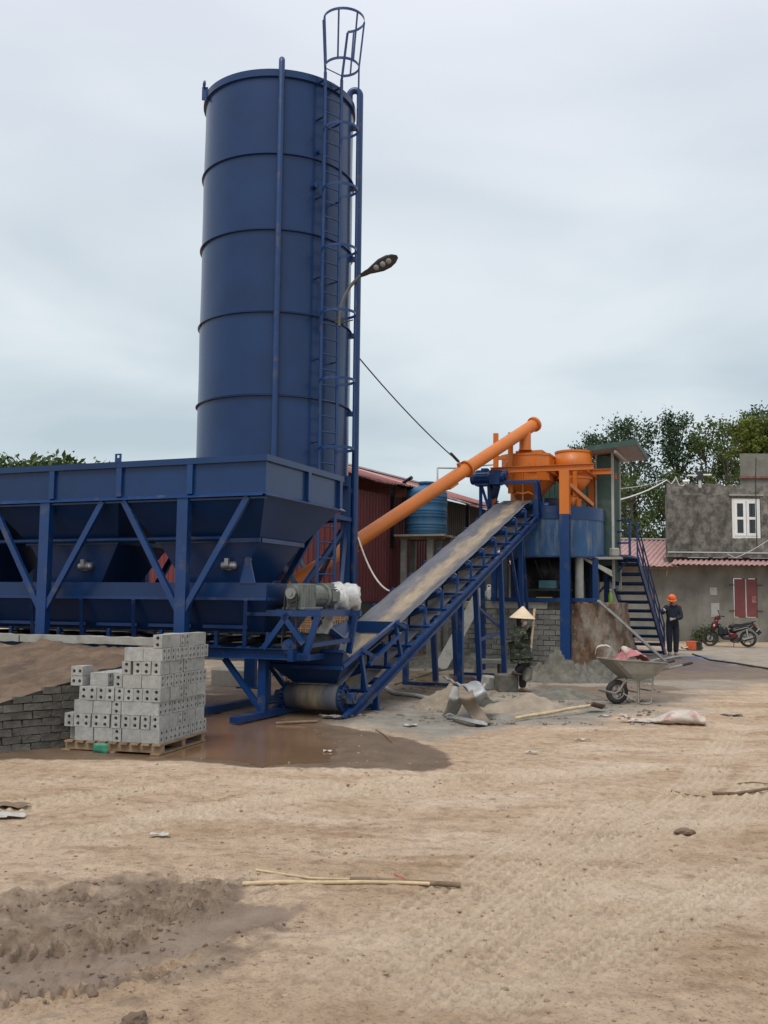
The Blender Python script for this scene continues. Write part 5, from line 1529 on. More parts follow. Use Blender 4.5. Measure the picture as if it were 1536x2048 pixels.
def tree(label, base, h, crown_r, z0, ncl, per, size, m, seed, group, lean=(0, 0), name='tree', stems=1):
    """tapered trunk(s), limbs to every clump, crown of leaf quads with gaps"""
    t = thing(name, label, 'tree', base, 0, group)
    g = random.Random(seed)
    tr = MB(); cen = []
    tops = []
    for s in range(stems):
        ox, oy = (g.uniform(-.5, .5), g.uniform(-.5, .5)) if stems > 1 else (0, 0)
        lx_, ly_ = lean[0] + g.uniform(-.9, .9) * (stems > 1), lean[1]
        pts = [V(ox * .3 + (ox + lx_) * u + .18 * math.sin(3 * u + s), oy + ly_ * u + .15 * math.sin(4 * u + 1 + s), h * .94 * u) for u in np.linspace(0, 1, 9)]
        tr.tube(pts, [max(.02, .16 * (h / 10) * (1 - .9 * i / 8)) for i in range(9)], 7)
        tops.append(pts)
    br = MB()
    for k in range(ncl):
        u = g.random() ** .62
        z = z0 + (h - z0) * u
        prof = crown_r * (max(0, math.sin(math.pi * (.08 + .88 * u) ** 1.45)) ** .6) * (.55 + .6 * g.random())
        a = g.uniform(0, 6.283)
        st_ = tops[k % stems]
        ax = st_[min(8, int(z / h * 8.5))]
        c = V(ax.x + prof * math.cos(a), ax.y + prof * math.sin(a), z)
        cen.append(c)
        zz = max(z0 * .75, z - prof * .9)
        b0 = st_[min(8, max(0, int(zz / h * 8.5)))]
        br.tube([b0, b0.lerp(c, .55) + V(0, 0, -.12), c], [.045, .028, .010], 4)
    tr.build('trunk', BARK, t)
    br.build('limbs', BARK, t)
    cr = leaves('crown', cen, per, (.10 + .12 * crown_r, .10 + .12 * crown_r, .10 + .10 * crown_r), size, m, t, seed)
    return t
TREES = [  # pixel x of the trunk, pixel y of the top, depth, crown radius, crown bottom z, label
    (1250, 838, 52, 1.75, 4.6, 'tall airy tree with a rounded top just right of the green canopy', LG1, 3),
    (1185, 872, 56, 1.35, 4.6, 'shorter tree rising behind the orange hoppers and green canopy', LG1, 2),
    (1345, 826, 52, 1.0, 4.2, 'narrow upright tree, its top the highest above the house corner', LG1, 2),
    (1305, 940, 46, 1.0, 2.0, 'low yellow-green tree between the stair and the house corner', LG2, 2),
    (1425, 842, 50, 1.25, 4.6, 'bushy green tree behind the light fitting on the house roof', LG2, 2),
    (1488, 838, 55, 1.35, 4.2, 'dark green tree standing behind the roof block of the house', LG1, 2),
    (1552, 822, 53, 1.7, 4.2, 'dark tree cut by the right edge of the picture', LG1, 2)]
for i, (px_, py_, Y, cr_, cz, lab, m, stn) in enumerate(TREES):
    p = at(px_, 1200, Y); top = at(px_, py_, Y)
    tree(lab, (p.x, Y, .3), top.z - .55, cr_, cz, int(34 + 26 * cr_), 74, .20, m, 20 + i, 'trees behind the house', (g_ := ((i % 3 - 1) * .4, 0)), stems=stn)
for i, (px_, py_, Y, cr_, lab) in enumerate(((-25, 904, 31, 1.5, 'round green tree top cut by the left edge above the bins'), (55, 908, 30, 1.3, 'broad-leaved tree top left of the highest leafy tip above the bins'), (103, 902, 29, 1.05, 'broad-leaved tree top with the highest tip above the blue bins'), (165, 912, 31, 1.1, 'thin yellow-green tree top nearest the lifting lug on the bins'), (228, 921, 30, .7, 'sparse sprig of leaves beside the lifting lug on the bins'))):
    p = at(px_, 1200, Y); top = at(px_, py_, Y)
    tree(lab, (p.x, Y, 0), top.z - .55, cr_, 3.2, 90 if i < 4 else 14, 48, .24, LG3 if i != 3 else LG2, 60 + i, 'trees beyond the bins', name='broadleaf_tree')
# creeper on the roof block, weeds at the wall foot
gp_ = random.Random(4)
rx0 = hp(1484, 900, 39.3).x
cen = [(rx0 + gp_.random() ** .8 * 5.5, 39.2 + gp_.random() * 1.6, hp(1500, 905, 39.3).z + .1 + gp_.random() * 1.25 * (.4 + .6 * min(1, k / 60))) for k in range(270)]
vine = thing('roof_creeper', 'yellow-green creeper tumbling over the block on the house roof', 'plant', (0, 0, 0))
leaves('foliage', cen, 55, (.16, .16, .12), .17, LG4, vine, 5, .5)
wd = [(hp(1385 + gp_.random() * 40, 1280).x, HY - .25 - gp_.random() * .5, .25 + gp_.random() ** 2 * .55) for k in range(46)]
weeds = leaves('weeds', wd, 26, (.10, .08, .08), .09, LG3, None, 6, .4); tag(weeds, 'low weeds growing along the foot of the house wall', kind='stuff')

# ------------------------------------------------------------------ loading ramp, its retaining wall and the cement kerb beam
LINE = (V(-5.4, 8.9, 0), V(-2.40, 11.92, 0))           # wall line on the ground
wd_ = (LINE[1] - LINE[0]); wl_ = wd_.length; wdn = wd_.normalized()
def wall_h(t):                                         # top of the wall along its length
    return .06 + .985 * (t / wl_) ** 1.0
# ramp surface: from the wall leftwards
P = []
nI, nJ = 90, 110
u_ = V(.927, -.375, 0)
for i in range(nI):
    t = i / (nI - 1)
    p = LINE[0].lerp(LINE[1], t)
    row = []
    for j in range(nJ):
        s = (j / (nJ - 1)) ** 1.4 * 9.0
        # leave the wall square to it, then follow the line of the kerb
        q = p - u_ * s + V(0, 0, 0)
        h = wall_h(t * wl_) - .02 - .002 * s
        n1 = fbm(np.array([[q.x]]), np.array([[q.y]]), .7, 5, 71, .6)[0, 0]
        n2 = fbm(np.array([[q.x]]), np.array([[q.y * 1.6]]), .16, 3, 72, .6)[0, 0]
        row.append(V(q.x, q.y, h + min(1, s * 2 + .1) * (.07 * n1 + .05 * n2)))
    P.append(row)
P.append([V(q.x + .05, q.y + .12, q.z - 1.3) for q in P[-1]])
P.insert(0, [V(q.x, q.y - .1, -.4) for q in P[0]])
tag(MB().grid(P).build('earth_ramp', RAMPSOIL), 'reddish brown earth ramp rising to the bins', kind='structure')
rw = thing('brick_retaining_wall', 'low dark grey brick retaining wall holding the earth ramp, left of the pallet', 'wall', LINE[0], math.degrees(math.atan2(wd_.y, wd_.x)))
cp = MB()
cp.add([V(0, .03, -.3), V(wl_, .03, -.3), V(wl_, .03, wall_h(wl_) - .02), V(0, .03, wall_h(0) - .02), V(0, .14, -.3), V(wl_, .14, -.3), V(wl_, .14, wall_h(wl_) - .02), V(0, .14, wall_h(0) - .02)], [(0, 1, 2, 3), (4, 7, 6, 5), (3, 2, 6, 7), (0, 3, 7, 4), (1, 5, 6, 2)])
cp.build('wall_core', MORTAR, rw)
BR = []
rb = random.Random(2)
for k in range(5):
    q = MB().box((0, 0, 0), (.206, .05, .072))
    q.v = [tuple(Vector(p) + V(rb.uniform(-.010, .010), rb.uniform(-.006, .006), rb.uniform(-.006, .006))) for p in q.v]
    BR.append(q.mesh('brick', OLDBLOCK))
r = 0; z = .03
while z < 1.1:
    x = .11 + (.11 if r % 2 else 0)
    while x < wl_:
        if z + .04 < wall_h(x) + .02 and z > wall_h(x) - 1.0:
            part('brick', BR[rb.randrange(5)], rw, Matrix.Translation((x, .012 + rb.uniform(-.010, .010), z)) @ Matrix.Rotation(rb.uniform(-.03, .03), 4, 'Y'))
        x += .216
    z += .083; r += 1
# mortar smears over the brickwork
k0 = BO + Matrix.Rotation(R(-22), 3, 'Z') @ V(.66, -1.10, 0)
kerb = thing('concrete_beam', 'long pale concrete beam lying on top of the earth ramp before the bins', 'beam', k0, -22)
for a, b in ((-2.35, 0), (-4.9, -2.37)):
    q = MB()
    n = 24
    rr = random.Random(int(-a * 10))
    rings = []
    for i in range(n + 1):
        x = a + (b - a) * i / n
        w = lambda: rr.uniform(-.006, .006)
        rings.append([V(x, -.09 + w(), 1.03 + w()), V(x, .09, 1.03), V(x, .09 + w(), 1.125 + w()), V(x, -.09 + w(), 1.125 + w())])
    q.loft(rings, True, False).build('beam_length', CEMENT, kerb)
# ------------------------------------------------------------------ pallet and stacked two-hole blocks
PA = -14.0
PO = gp(318, 1508); PO.z = gz(PO.x, PO.y) * .5
PM = Matrix.Translation(PO) @ Matrix.Rotation(R(PA), 4, 'Z')     # local: x to the right-near corner (0), blocks run to -x and +y
pal = thing('wooden_pallet', 'weathered timber pallet under the stack of grey blocks', 'pallet', PO, PA)
PL = 1.10
for y in (.06, .56, 1.06):
    MB().bx(-PL, .01, y - .045, y + .045, .02, .095).build('bearer', WOOD, pal)
for i in range(9):
    x = -PL + .06 + i * .127
    MB().bx(x - .047, x + .047, -.03, 1.16, .096, .116).build('deck_board', WOOD, pal)
for x in (-1.08, -.55, -.04):
    MB().bx(x - .05, x + .05, -.02, 1.15, .0, .019).build('bottom_board', WOOD, pal)
scr = tag(MB().grid([[V(-.16 + .04 * j, -.012 - .012 * math.sin(i + j), .105 - .035 * i) for j in range(5)] for i in range(4)]).build('plastic_scrap', mat('green_plastic_scrap', (.05, .25, .16), .5, var=.2, vs=10), solid=.003), 'scrap of green plastic caught under the pallet front', 'scrap')
scr.matrix_basis = PM @ Matrix.Translation((-.56, -.05, 0))
BLc, BWc, BHc = .218, .104, .141
def block_mesh(seed):
    """solid block with two round holes running through its length; local x = length"""
    rr = random.Random(seed)
    L, W, H = BLc - .004, BWc - .004, BHc - .003
    mb = MB()
    n = 10; rad = .0195
    j = lambda a=.0022: rr.uniform(-a, a)
    cor = {(sx, sy, sz): V(sx * L / 2 + j(), sy * W / 2 + j(), sz * H / 2 + j(.0015)) for sx in (-1, 1) for sy in (-1, 1) for sz in (-1, 1)}
    g = lambda *k: cor[k]
    mb.add([g(-1, -1, -1), g(1, -1, -1), g(1, 1, -1), g(-1, 1, -1)], [(0, 3, 2, 1)])
    mb.add([g(-1, -1, 1), g(1, -1, 1), g(1, 1, 1), g(-1, 1, 1)], [(0, 1, 2, 3)])
    mb.add([g(-1, -1, -1), g(1, -1, -1), g(1, -1, 1), g(-1, -1, 1)], [(0, 1, 2, 3)])
    mb.add([g(-1, 1, -1), g(1, 1, -1), g(1, 1, 1), g(-1, 1, 1)], [(0, 3, 2, 1)])
    for sx in (-1, 1):
        a, b, c, d = g(sx, -1, -1), g(sx, 1, -1), g(sx, 1, 1), g(sx, -1, 1)
        ml, mr = a.lerp(d, .5), b.lerp(c, .5)
        for lo in (0, 1):
            q = (a, b, mr, ml) if lo == 0 else (ml, mr, c, d)
            cz = (-.25 if lo == 0 else .25) * H
            cen = V(sx * L / 2, j(.001), cz + j(.001))
            ring = [cen + V(0, rad * math.cos(t), rad * math.sin(t)) for t in [2 * math.pi * (k + .5) / n - math.pi * .75 for k in range(n)]]
            vs = list(q) + ring + [p - V(sx * .075, 0, 0) for p in ring]
            fs = []
            # fan each quarter of the ring to its corner
            seg = [0, 2, 5, 7, 10]
            for cix in range(4):
                ks = range(seg[cix], seg[cix + 1])
                for k in ks:
                    fs.append((cix, 4 + (k + 1) % n, 4 + k))
                kn = seg[cix + 1] % n
                fs.append((cix, (cix + 1) % 4, 4 + kn))
            for k in range(n): fs.append((4 + k, 4 + (k + 1) % n, 4 + n + (k + 1) % n, 4 + n + k))
            fs.append(tuple(4 + n + k for k in range(n)))
            if sx < 0: fs = [f[::-1] for f in fs]
            mb.add(vs, fs)
    return mb.mesh('concrete_block', BLOCK)
BLK = [block_mesh(s) for s in range(6)]
rb = random.Random(21)
ORD = ['bottom', 'second', 'third', 'fourth', 'fifth', 'sixth', 'seventh', 'top']
def put_block(x, y, z, along_x, course, where):
    o = bpy.data.objects.new('concrete_block', BLK[rb.randrange(6)]); COL.objects.link(o)
    o.matrix_basis = PM @ Matrix.Translation((x + rb.uniform(-.004, .004), y + rb.uniform(-.006, .006), z)) @ Matrix.Rotation((0 if along_x else R(90)) + rb.uniform(-.03, .03) + (math.pi if rb.random() < .5 else 0), 4, 'Z')
    key = (course, where, CUR[0] if where == 'in' else 0)
    n = SEEN[key] = SEEN.get(key, -1) + 1
    fmt = {'near': 'grey block, %s from the corner in the %s course, near face of the pallet stack', 'side': 'grey block, %s along the right-hand face in the %s course of the pallet stack', 'in': 'grey inner block, %s in the ' + NTH[CUR[0]] + ' row back of the %s course in the stack'}[where]
    tag(o, fmt % (NTH[n], ORD[course]), 'block', 'grey blocks stacked on the pallet')
ZP = .117
LEFT = [-1.13, -1.12, -1.07, -1.04, -.66, -.60, -.36, -.36]      # how far left each course reaches along the near face
LEFT = [-1.13, -1.10, -1.06, -.95, -.56, -.53, -.40, -.11]
SEEN = {}; CUR = [0]
NTH = ['first', 'second', 'third', 'fourth', 'fifth', 'sixth', 'seventh', 'eighth', 'ninth', 'tenth', 'eleventh', 'twelfth', 'thirteenth', 'fourteenth', 'fifteenth', 'sixteenth', 'seventeenth', 'eighteenth', 'nineteenth', 'twentieth'] + ['far'] * 60

for c in range(8):
    z = ZP + BHc * (c + .5)
    sx0 = -.008 * (c % 3)
    oddc = c % 2 == 0                                           # stretchers on the near face
    rows_y = 11
    for r_ in range(rows_y if oddc else 5):
        CUR[0] = r_
        if oddc:
            y = .055 + r_ * .106
            x = sx0; k = 0; hdr = False
            back = r_ / 10
            lim = LEFT[c] + (.0 if c < 4 else .10 * back) - (.44 if c == 4 and r_ > 0 else 0)
            while True:
                use_h = (k == 2 and r_ == 0)
                if use_h:                                       # one header turned end-on in the near row
                    if x - BWc < lim: break
                    put_block(x - BWc / 2, y + .055, z, False, c, 'near'); x -= BWc + .003; k += 1; continue
                if x - BLc < lim - .04: break
                if not (r_ == 1 and k == 2) and (r_ < 3 or k == 0 or c >= 3): put_block(x - BLc / 2, y, z, True, c, 'near' if r_ == 0 else ('side' if k == 0 else 'in'))
                x -= BLc + .003; k += 1
        else:
            y = .109 + r_ * .224
            x = sx0; k = 0
            lim = LEFT[c] + .12 * r_ / 5 * (3 < c < 7)
            while x - BWc > lim - .03:
                if r_ == 0 or k == 0 or c >= 3:
                    if k == 0 and r_ == 2:                      # one block turned end-on in the side face
                        for q in (-.056, .056): put_block(x - BLc / 2, y + q, z, True, c, 'side')
                    elif k == 1 and r_ == 2: pass
                    else: put_block(x - BWc / 2, y, z, False, c, 'near' if r_ == 0 else ('side' if k == 0 else 'in'))
                x -= BWc + .003 + (.02 if rb.random() < .12 else 0); k += 1
# two blocks set crosswise at the left end of the stack
for q in (0, 1):
    o = bpy.data.objects.new('concrete_block', BLK[q]); COL.objects.link(o)
    o.matrix_basis = PM @ Matrix.Translation((-1.02, .16, ZP + BHc * 4 + .052 + .106 * q)) @ Matrix.Rotation(R(90), 4, 'Z') @ Matrix.Rotation(R(90), 4, 'X')
    tag(o, 'grey block laid sideways at the left end of the stack, %s of two' % ('lower', 'upper')[q], 'block', 'grey blocks stacked on the pallet')

# ------------------------------------------------------------------ hollow clay bricks behind the drive stand
hb = at(640, 1275, 18.6)
HBz = .0
hbm = MB()
def clay_mesh():
    mb = MB(); L, W, H = .095, .20, .085
    mb.add([V(x, y, z) for z in (-H / 2, H / 2) for y in (-W / 2, W / 2) for x in (-L / 2, L / 2)], [(0, 2, 3, 1), (4, 5, 7, 6), (2, 6, 7, 3), (0, 4, 6, 2), (1, 3, 7, 5)])
    xs = [-L / 2, -L / 2 + .014, -.007, .007, L / 2 - .014, L / 2]; zs = [-H / 2, -H / 2 + .014, -.006, .006, H / 2 - .014, H / 2]
    for i in range(5):
        for j in range(5):
            hole = i in (1, 3) and j in (1, 3)
            a = [V(xs[i], -W / 2, zs[j]), V(xs[i + 1], -W / 2, zs[j]), V(xs[i + 1], -W / 2, zs[j + 1]), V(xs[i], -W / 2, zs[j + 1])]
            if not hole: mb.add(a, [(0, 1, 2, 3)])
            else:
                b = [p + V(0, .08, 0) for p in a]
                mb.add(a + b, [(0, 1, 5, 4), (1, 2, 6, 5), (2, 3, 7, 6), (3, 0, 4, 7), (4, 5, 6, 7)])
    return mb.mesh('hollow_brick', REDBRICK)
cm_ = clay_mesh()
BSM = Matrix.Translation((hb.x, hb.y, 0)) @ Matrix.Rotation(R(-16), 4, 'Z')
for r_ in range(18):
    z = .07 + r_ * .088
    if z > 1.62: break
    for k in range(12):
        x = -.60 + k * .098
        if z < .55 and k % 3: continue
        o = part('hollow_brick', cm_, None); o.matrix_basis = BSM @ Matrix.Translation((x + rb.uniform(-.004, .004), rb.uniform(-.008, .008), z))
        tag(o, 'hollow clay brick, %s in the %s layer of the stack behind the drive stand' % (NTH[k], NTH[r_]), 'brick', 'hollow clay bricks stacked behind the drive stand')

# ------------------------------------------------------------------ heaps
def heap(label, c, rx, ry, h, m, seed, name='sand_heap', rough=.12, rot=0, n=54):
    P = []
    for i in range(n):
        row = []
        for j in range(n):
            u, v = i / (n - 1) * 2 - 1, j / (n - 1) * 2 - 1
            x, y = u * rx * 1.25, v * ry * 1.25
            d = math.hypot(u, v) * 1.25
            row.append((x, y, d))
        P.append(row)
    X = np.array([[q[0] for q in r] for r in P]); Y = np.array([[q[1] for q in r] for r in P]); D = np.array([[q[2] for q in r] for r in P])
    N = fbm(X + seed * 3.1, Y, max(rx, ry) * .7, 4, seed, .6); N2 = fbm(X, Y, .10, 3, seed + 3, .6)
    D = D + .45 * N
    Z = h * np.clip(1 - D, 0, 1) ** 1.15 * (1 + .5 * N) + rough * h * N2 * np.clip(1.2 - D, 0, 1) - .05 * np.clip(D - .85, 0, 1)
    mb = MB().grid([[V(X[i, j], Y[i, j], Z[i, j] - .03 * (D[i, j] > 1)) for j in range(n)] for i in range(n)])
    o = mb.build(name, m); o.location = (c[0], c[1], gz(c[0], c[1]) - .01); o.rotation_euler = (0, 0, rot)
    return tag(o, label, 'heap')
p = gp(1128, 1368); heap('grey mortar heap against the blue station post', (p.x, p.y + .5), 0.85, .6, .62, GREYSAND, 3, 'mortar_heap', .5)
p = gp(1200, 1366); heap('low dark grubby mix heap behind the wheelbarrow tray', (p.x, p.y + .35), 1.0, .55, .42, GREYSAND, 5, 'mortar_heap', .7)
p = gp(1075, 1428); heap('wide tan sand heap in front of the woman with the shovel', (p.x, p.y + .5), 1.0, .50, .30, SAND, 9)
p = gp(905, 1424); heap('tan sand heap under the bent metal sheets', (p.x, p.y + .5), .62, .5, .42, SAND, 12)
p = gp(1130, 1400); heap('flat grey cement heap right of the woman', (p.x, p.y + .4), .85, .5, .20, GREYSAND, 14, 'mortar_heap', .12)
p = gp(880, 1340); heap('rubble and earth banked at the foot of the block wall', (p.x + .5, p.y + 1.0), 2.1, .75, .40, GREYSAND, 17, 'rubble_heap', .4)
p = gp(1190, 1336); heap('reddish crumbled rubble at the foot of the plastered base', (p.x + .2, p.y - 1.9), 1.0, .55, .45, mat('red_rubble', (.18, .115, .085), .95, var=.4, vs=8, bump=.9, bs=40), 19, 'rubble_heap', .4)
p = gp(775, 1335); heap('dark earth bank behind the conveyor foot', (p.x, p.y + 1.6), 1.3, .7, .62, RAMPSOIL, 23, 'earth_heap', .3)

# bent metal sheets dumped on the sand
def ribbon(label, pts, w, m, name='metal_sheet', curl=.03, wd=None, nseg=24):
    pts = [Vector(p) for p in pts]
    o0 = pts[0].copy(); rows = []
    for i in range(nseg + 1):
        t = i / nseg * (len(pts) - 1); k = min(int(t), len(pts) - 2); f = t - k
        p0, p1, p2, p3 = pts[max(k - 1, 0)], pts[k], pts[k + 1], pts[min(k + 2, len(pts) - 1)]
        p = .5 * ((2 * p1) + (p2 - p0) * f + (2 * p0 - 5 * p1 + 4 * p2 - p3) * f * f + (3 * p1 - p0 - 3 * p2 + p3) * f ** 3)
        d = (p2 - p1).normalized(); s = Vector(wd) if wd else d.cross(V(0, 0, 1)).normalized()
        row = [p + s * (w * (q - .5)) + V(0, 0, curl * math.sin(q * math.pi * 2 + i * .2)) - o0 for q in np.linspace(0, 1, 7)]
        rows.append(row)
    o = MB().grid(rows).build(name, m, solid=.006); o.location = o0
    return tag(o, label, 'metal sheet', 'bent metal sheets on the sand heap')
def gh(px, py, z): p = gp(px, py, z); return p
ribbon('pale bent steel sheet arching highest over the sand heap', [gh(928, 1368, .40), gh(944, 1370, .45), gh(957, 1388, .36), gh(966, 1402, .24), gh(980, 1408, .14)], .26, GALV, curl=.012, wd=(.80, .35, .25))
ribbon('muddy brown sheet strip hanging down the middle of the sand heap', [gh(930, 1374, .41), gh(932, 1392, .36), gh(942, 1412, .22), gh(958, 1432, .09), gh(968, 1445, .03)], .22, mat('brown_caked_sheet', (.21, .165, .12), .8, var=.25, vs=6, bump=.3, bs=30), curl=.015, wd=(.95, .15, .05))
ribbon('curled cement-caked sheet strip left of the brown one', [gh(916, 1374, .38), gh(914, 1392, .33), gh(908, 1412, .18), gh(898, 1428, .06)], .22, CEMENT, curl=.02, wd=(.95, .1, .1))
ribbon('flat crumpled sheet lying lowest at the foot of the sand heap', [gh(893, 1432, .03), gh(920, 1438, .05), gh(950, 1443, .05), gh(975, 1446, .02)], .20, GALV, curl=.012, wd=(.1, .95, .1))
ribbon('short pale sheet offcut leaning right behind the sand heap', [gh(960, 1374, .18), gh(972, 1371, .20), gh(984, 1377, .08)], .18, GALV, curl=.01, wd=(.3, .8, .3))
def pole(name, label, a, b, r, m, cat, nodes=0):
    a, b = Vector(a), Vector(b)
    mb = MB()
    pts = [a.lerp(b, i / 10) - a + V(0, 0, .012 * math.sin(i * 1.7)) for i in range(11)]
    mb.tube(pts, [r * (1.15 if nodes and i % nodes == 0 else 1) for i in range(11)], 10)
    o = mb.build(name, m); o.location = a
    return tag(o, label, cat)
pole('timber_stick', 'grey stick propped on the back of the metal sheets', gh(888, 1354, .30), gh(922, 1372, .42), .02, CEMENT, 'stick')
# long plank leaning on the wall, small bench of planks, concrete block under the foot
a, b = gp(880, 1341), at(965, 1183, 25.4)
pk = tag(MB().bar(V(0, 0, 0), b - a, .30, .05, (0, -1, .3)).build('leaning_plank', CEMENT, bevel=.006), 'long grey concrete plank leaning on the block wall', 'plank'); pk.location = a + V(0, 0, .04)
p = gp(980, 1350)
bn = thing('low_bench', 'low bench of grey concrete slabs at the foot of the block wall', 'bench', (p.x, p.y, gz(p.x, p.y)))
MB().bx(-.34, .32, -.18, .18, .24, .34).build('slab', CEMENT, bn, bevel=.012); MB().bx(-.34, -.22, -.17, .17, -.05, .238).build('support', CEMENT, bn, bevel=.012); MB().bx(.18, .28, -.16, .16, -.05, .238).build('support', OLDBLOCK, bn, bevel=.012)
p = gp(1014, 1385)
cb = tag(MB().box((0, 0, .16), (.36, .32, .32)).build('concrete_cube', OLDBLOCK, bevel=.02), 'rough concrete cube the woman rests one foot on', 'block'); cb.location = (p.x, p.y + .12, gz(p.x, p.y) - .01); cb.rotation_euler = (.02, .0, .25)
cs_ = tag(MB().box((0, 0, .13), (.26, .22, .26)).build('concrete_lump', CEMENT, bevel=.03), 'pale concrete lump just left of the cube under the woman’s foot', 'lump'); cs_.location = (p.x - .30, p.y + .35, gz(p.x, p.y)); cs_.rotation_euler = (.1, .1, .6)
# concrete footing blocks seen under the batcher
for i, (px_, py_, w) in enumerate(((470, 1375, .9), (590, 1350, .7))):
    p = gp(px_, py_)
    o = tag(MB().box((0, 0, .15), (w, .5, .32)).build('footing_block', CEMENT, bevel=.02), ('wide pale footing slab lying under the bins behind the pallet', 'grey footing block below the head of the weighing belt')[i], 'slab'); o.location = (p.x, p.y + .4, 0); o.rotation_euler = (0, 0, R(-22))

# ------------------------------------------------------------------ small litter
def on_path(pts, lift=.012): return [on(*p) + V(0, 0, lift) for p in pts]
def laid(name, label, pts, r, m, cat, taper=.5):
    P = on_path(pts, r); p0 = P[0].copy()
    o = MB().tube([p - p0 for p in P], [r * (1 - (1 - taper) * i / (len(P) - 1)) for i in range(len(P))], 7).build(name, m); o.location = p0
    return tag(o, label, cat)
laid('bamboo_stick', 'straight pale split bamboo pole lying in the foreground', [(485, 1773), (560, 1772), (640, 1773), (720, 1773), (800, 1773), (860, 1776)], .013, BAMBOO, 'stick', .8)
laid('dry_branch', 'brown peeling branch crossing the right end of the bamboo pole', [(700, 1766), (770, 1770), (840, 1773), (885, 1777), (921, 1779)], .015, TWIG, 'branch', 1.0)
laid('bamboo_sliver', 'thin curved bamboo sliver just above the pale pole', [(512, 1744), (560, 1752), (620, 1761), (690, 1764), (760, 1768)], .008, BAMBOO, 'stick', .6)
laid('red_string', 'frayed red string tied to the branch in the foreground', [(788, 1752), (806, 1760), (826, 1772), (850, 1775)], .004, mat('red_string_fibre', (.45, .10, .07), .8, var=.2, vs=20), 'string', .8)
laid('dry_twig', 'long dark twig at the right edge of the yard', [(1425, 1582), (1470, 1584), (1510, 1581), (1560, 1577)], .016, TWIG, 'twig', .7)
laid('dry_twig', 'shorter dark twig left of the long one', [(1342, 1577), (1375, 1580), (1410, 1585)], .011, TWIG, 'twig', .5)
laid('dry_twig', 'faint thin twig just above the long dark one', [(1475, 1566), (1505, 1566), (1536, 1567)], .009, TWIG, 'twig', .5)
laid('dry_twig', 'bent dark twig in the damp patch right of the puddle', [(752, 1460), (768, 1470), (785, 1487)], .010, TWIG, 'twig', .4)
laid('thin_stick', 'pale thin stick lying left of centre in the yard', [(435, 1596), (458, 1590), (482, 1584)], .006, BAMBOO, 'stick', .5)
laid('timber_batten', 'dark batten lying before the tail drum of the conveyor', [(552, 1446), (590, 1445), (634, 1445)], .022, TWIG, 'batten', .9)
laid('drain_hose', 'grey hose snaking out from under the inclined conveyor', [(765, 1378), (790, 1390), (830, 1394), (872, 1403)], .035, GREYTRIM, 'hose', 1)
laid('water_hose', 'thin green hose running to the foot of the leaning plank', [(790, 1372), (830, 1356), (870, 1345), (910, 1340), (930, 1330)], .02, mat('green_hose', (.10, .13, .07), .5), 'hose', 1)
laid('ground_cable', 'dark cable crossing the yard from the stair to the right edge', [(1385, 1316), (1420, 1326), (1470, 1331), (1536, 1341), (1600, 1348)], .022, RUBBER, 'cable', 1)
def lump(name, label, px, py, sx, sy, sz, m, seed, cat):
    b = bmesh.new(); bmesh.ops.create_icosphere(b, subdivisions=3, radius=1)
    rr = random.Random(seed)
    co = np.array([v.co[:] for v in b.verts])
    q = 1 + .55 * fbm(co[:, 0][None] + seed, co[:, 1][None] + co[:, 2][None], .9, 4, seed, .6)[0]
    for v, k in zip(b.verts, q): v.co = V(v.co.x * sx * k, v.co.y * sy * k, v.co.z * sz * k)
    me = bpy.data.meshes.new(name); b.to_mesh(me); b.free(); me.materials.append(m)
    o = bpy.data.objects.new(name, me); COL.objects.link(o); o.location = on(px, py) + V(0, 0, sz * .3)
    return tag(o, label, cat)
def scrap(name, label, px, py, w, d, m, seed, cat='scrap', h=.03):
    rr = random.Random(seed)
    p = on(px, py)
    P = [[V((i / 6 - .5) * w + rr.uniform(-.1, .1) * w, (j / 4 - .5) * d + rr.uniform(-.12, .12) * d, abs(h * .6 * math.sin(i * .8 + j * .5 + seed)) + rr.uniform(0, h * .35) + .006) for j in range(5)] for i in range(7)]
    o = MB().grid(P, False).build(name, m, solid=.002); o.location = p
    return tag(o, label, cat)
scrap('paper_scrap', 'white torn sack scrap at the left edge of the yard', 15, 1634, 0.24, 0.13, PAPER, 1)
scrap('cloth_rag', 'dark crumpled rag just above the white scrap at the left edge', 18, 1610, .30, .16, TWIG, 2)
scrap('paper_scrap', 'small dirty curled scrap alone in the left half of the yard', 320, 1673, 0.12, 0.06, PAPER, 3)
scrap('paper_scrap', 'white scrap lying near the tip of the damp patch, mid yard', 1165, 1481, 0.18, 0.07, PAPER, 4)
scrap('paper_scrap', 'pale scrap between the conveyor foot and the metal sheets', 820, 1450, 0.19, 0.08, PAPER, 5)
scrap('paper_scrap', 'pale sliver of scrap left of the white one, mid yard', 1063, 1506, 0.14, 0.04, PAPER, 6)
scrap('paper_scrap', 'white scrap beside the shovel blade', 1210, 1432, 0.18, 0.10, PAPER, 7)
scrap('paper_scrap', 'white scrap under the inclined conveyor by the hose', 765, 1377, 0.21, 0.11, PAPER, 8)
scrap('paper_scrap', 'small pale crumb of paper floating in the puddle', 655, 1500, 0.10, 0.06, PAPER, 9)
scrap('cable_offcut', 'tangle of pale wire at the conveyor foot', 668, 1436, .30, .14, GALV, 10, h=.06)
scrap('rag', 'grey crushed rag lying right of the cement bag', 1465, 1431, .30, .12, OLDBLOCK, 11)
lump('mud_lump', 'flat dark mud lump in the right half of the yard', 1370, 1664, 0.07, 0.04, 0.026, DCLOD, 12, 'lump')
lump('mud_lump', 'small black mud lump above the flat dark one', 1297, 1640, 0.025, 0.02, 0.013, DCLOD, 13, 'lump')
lump('mud_lump', 'dark round clod at the bottom of the picture', 268, 2062, 0.05, 0.05, 0.030, DCLOD, 14, 'lump')

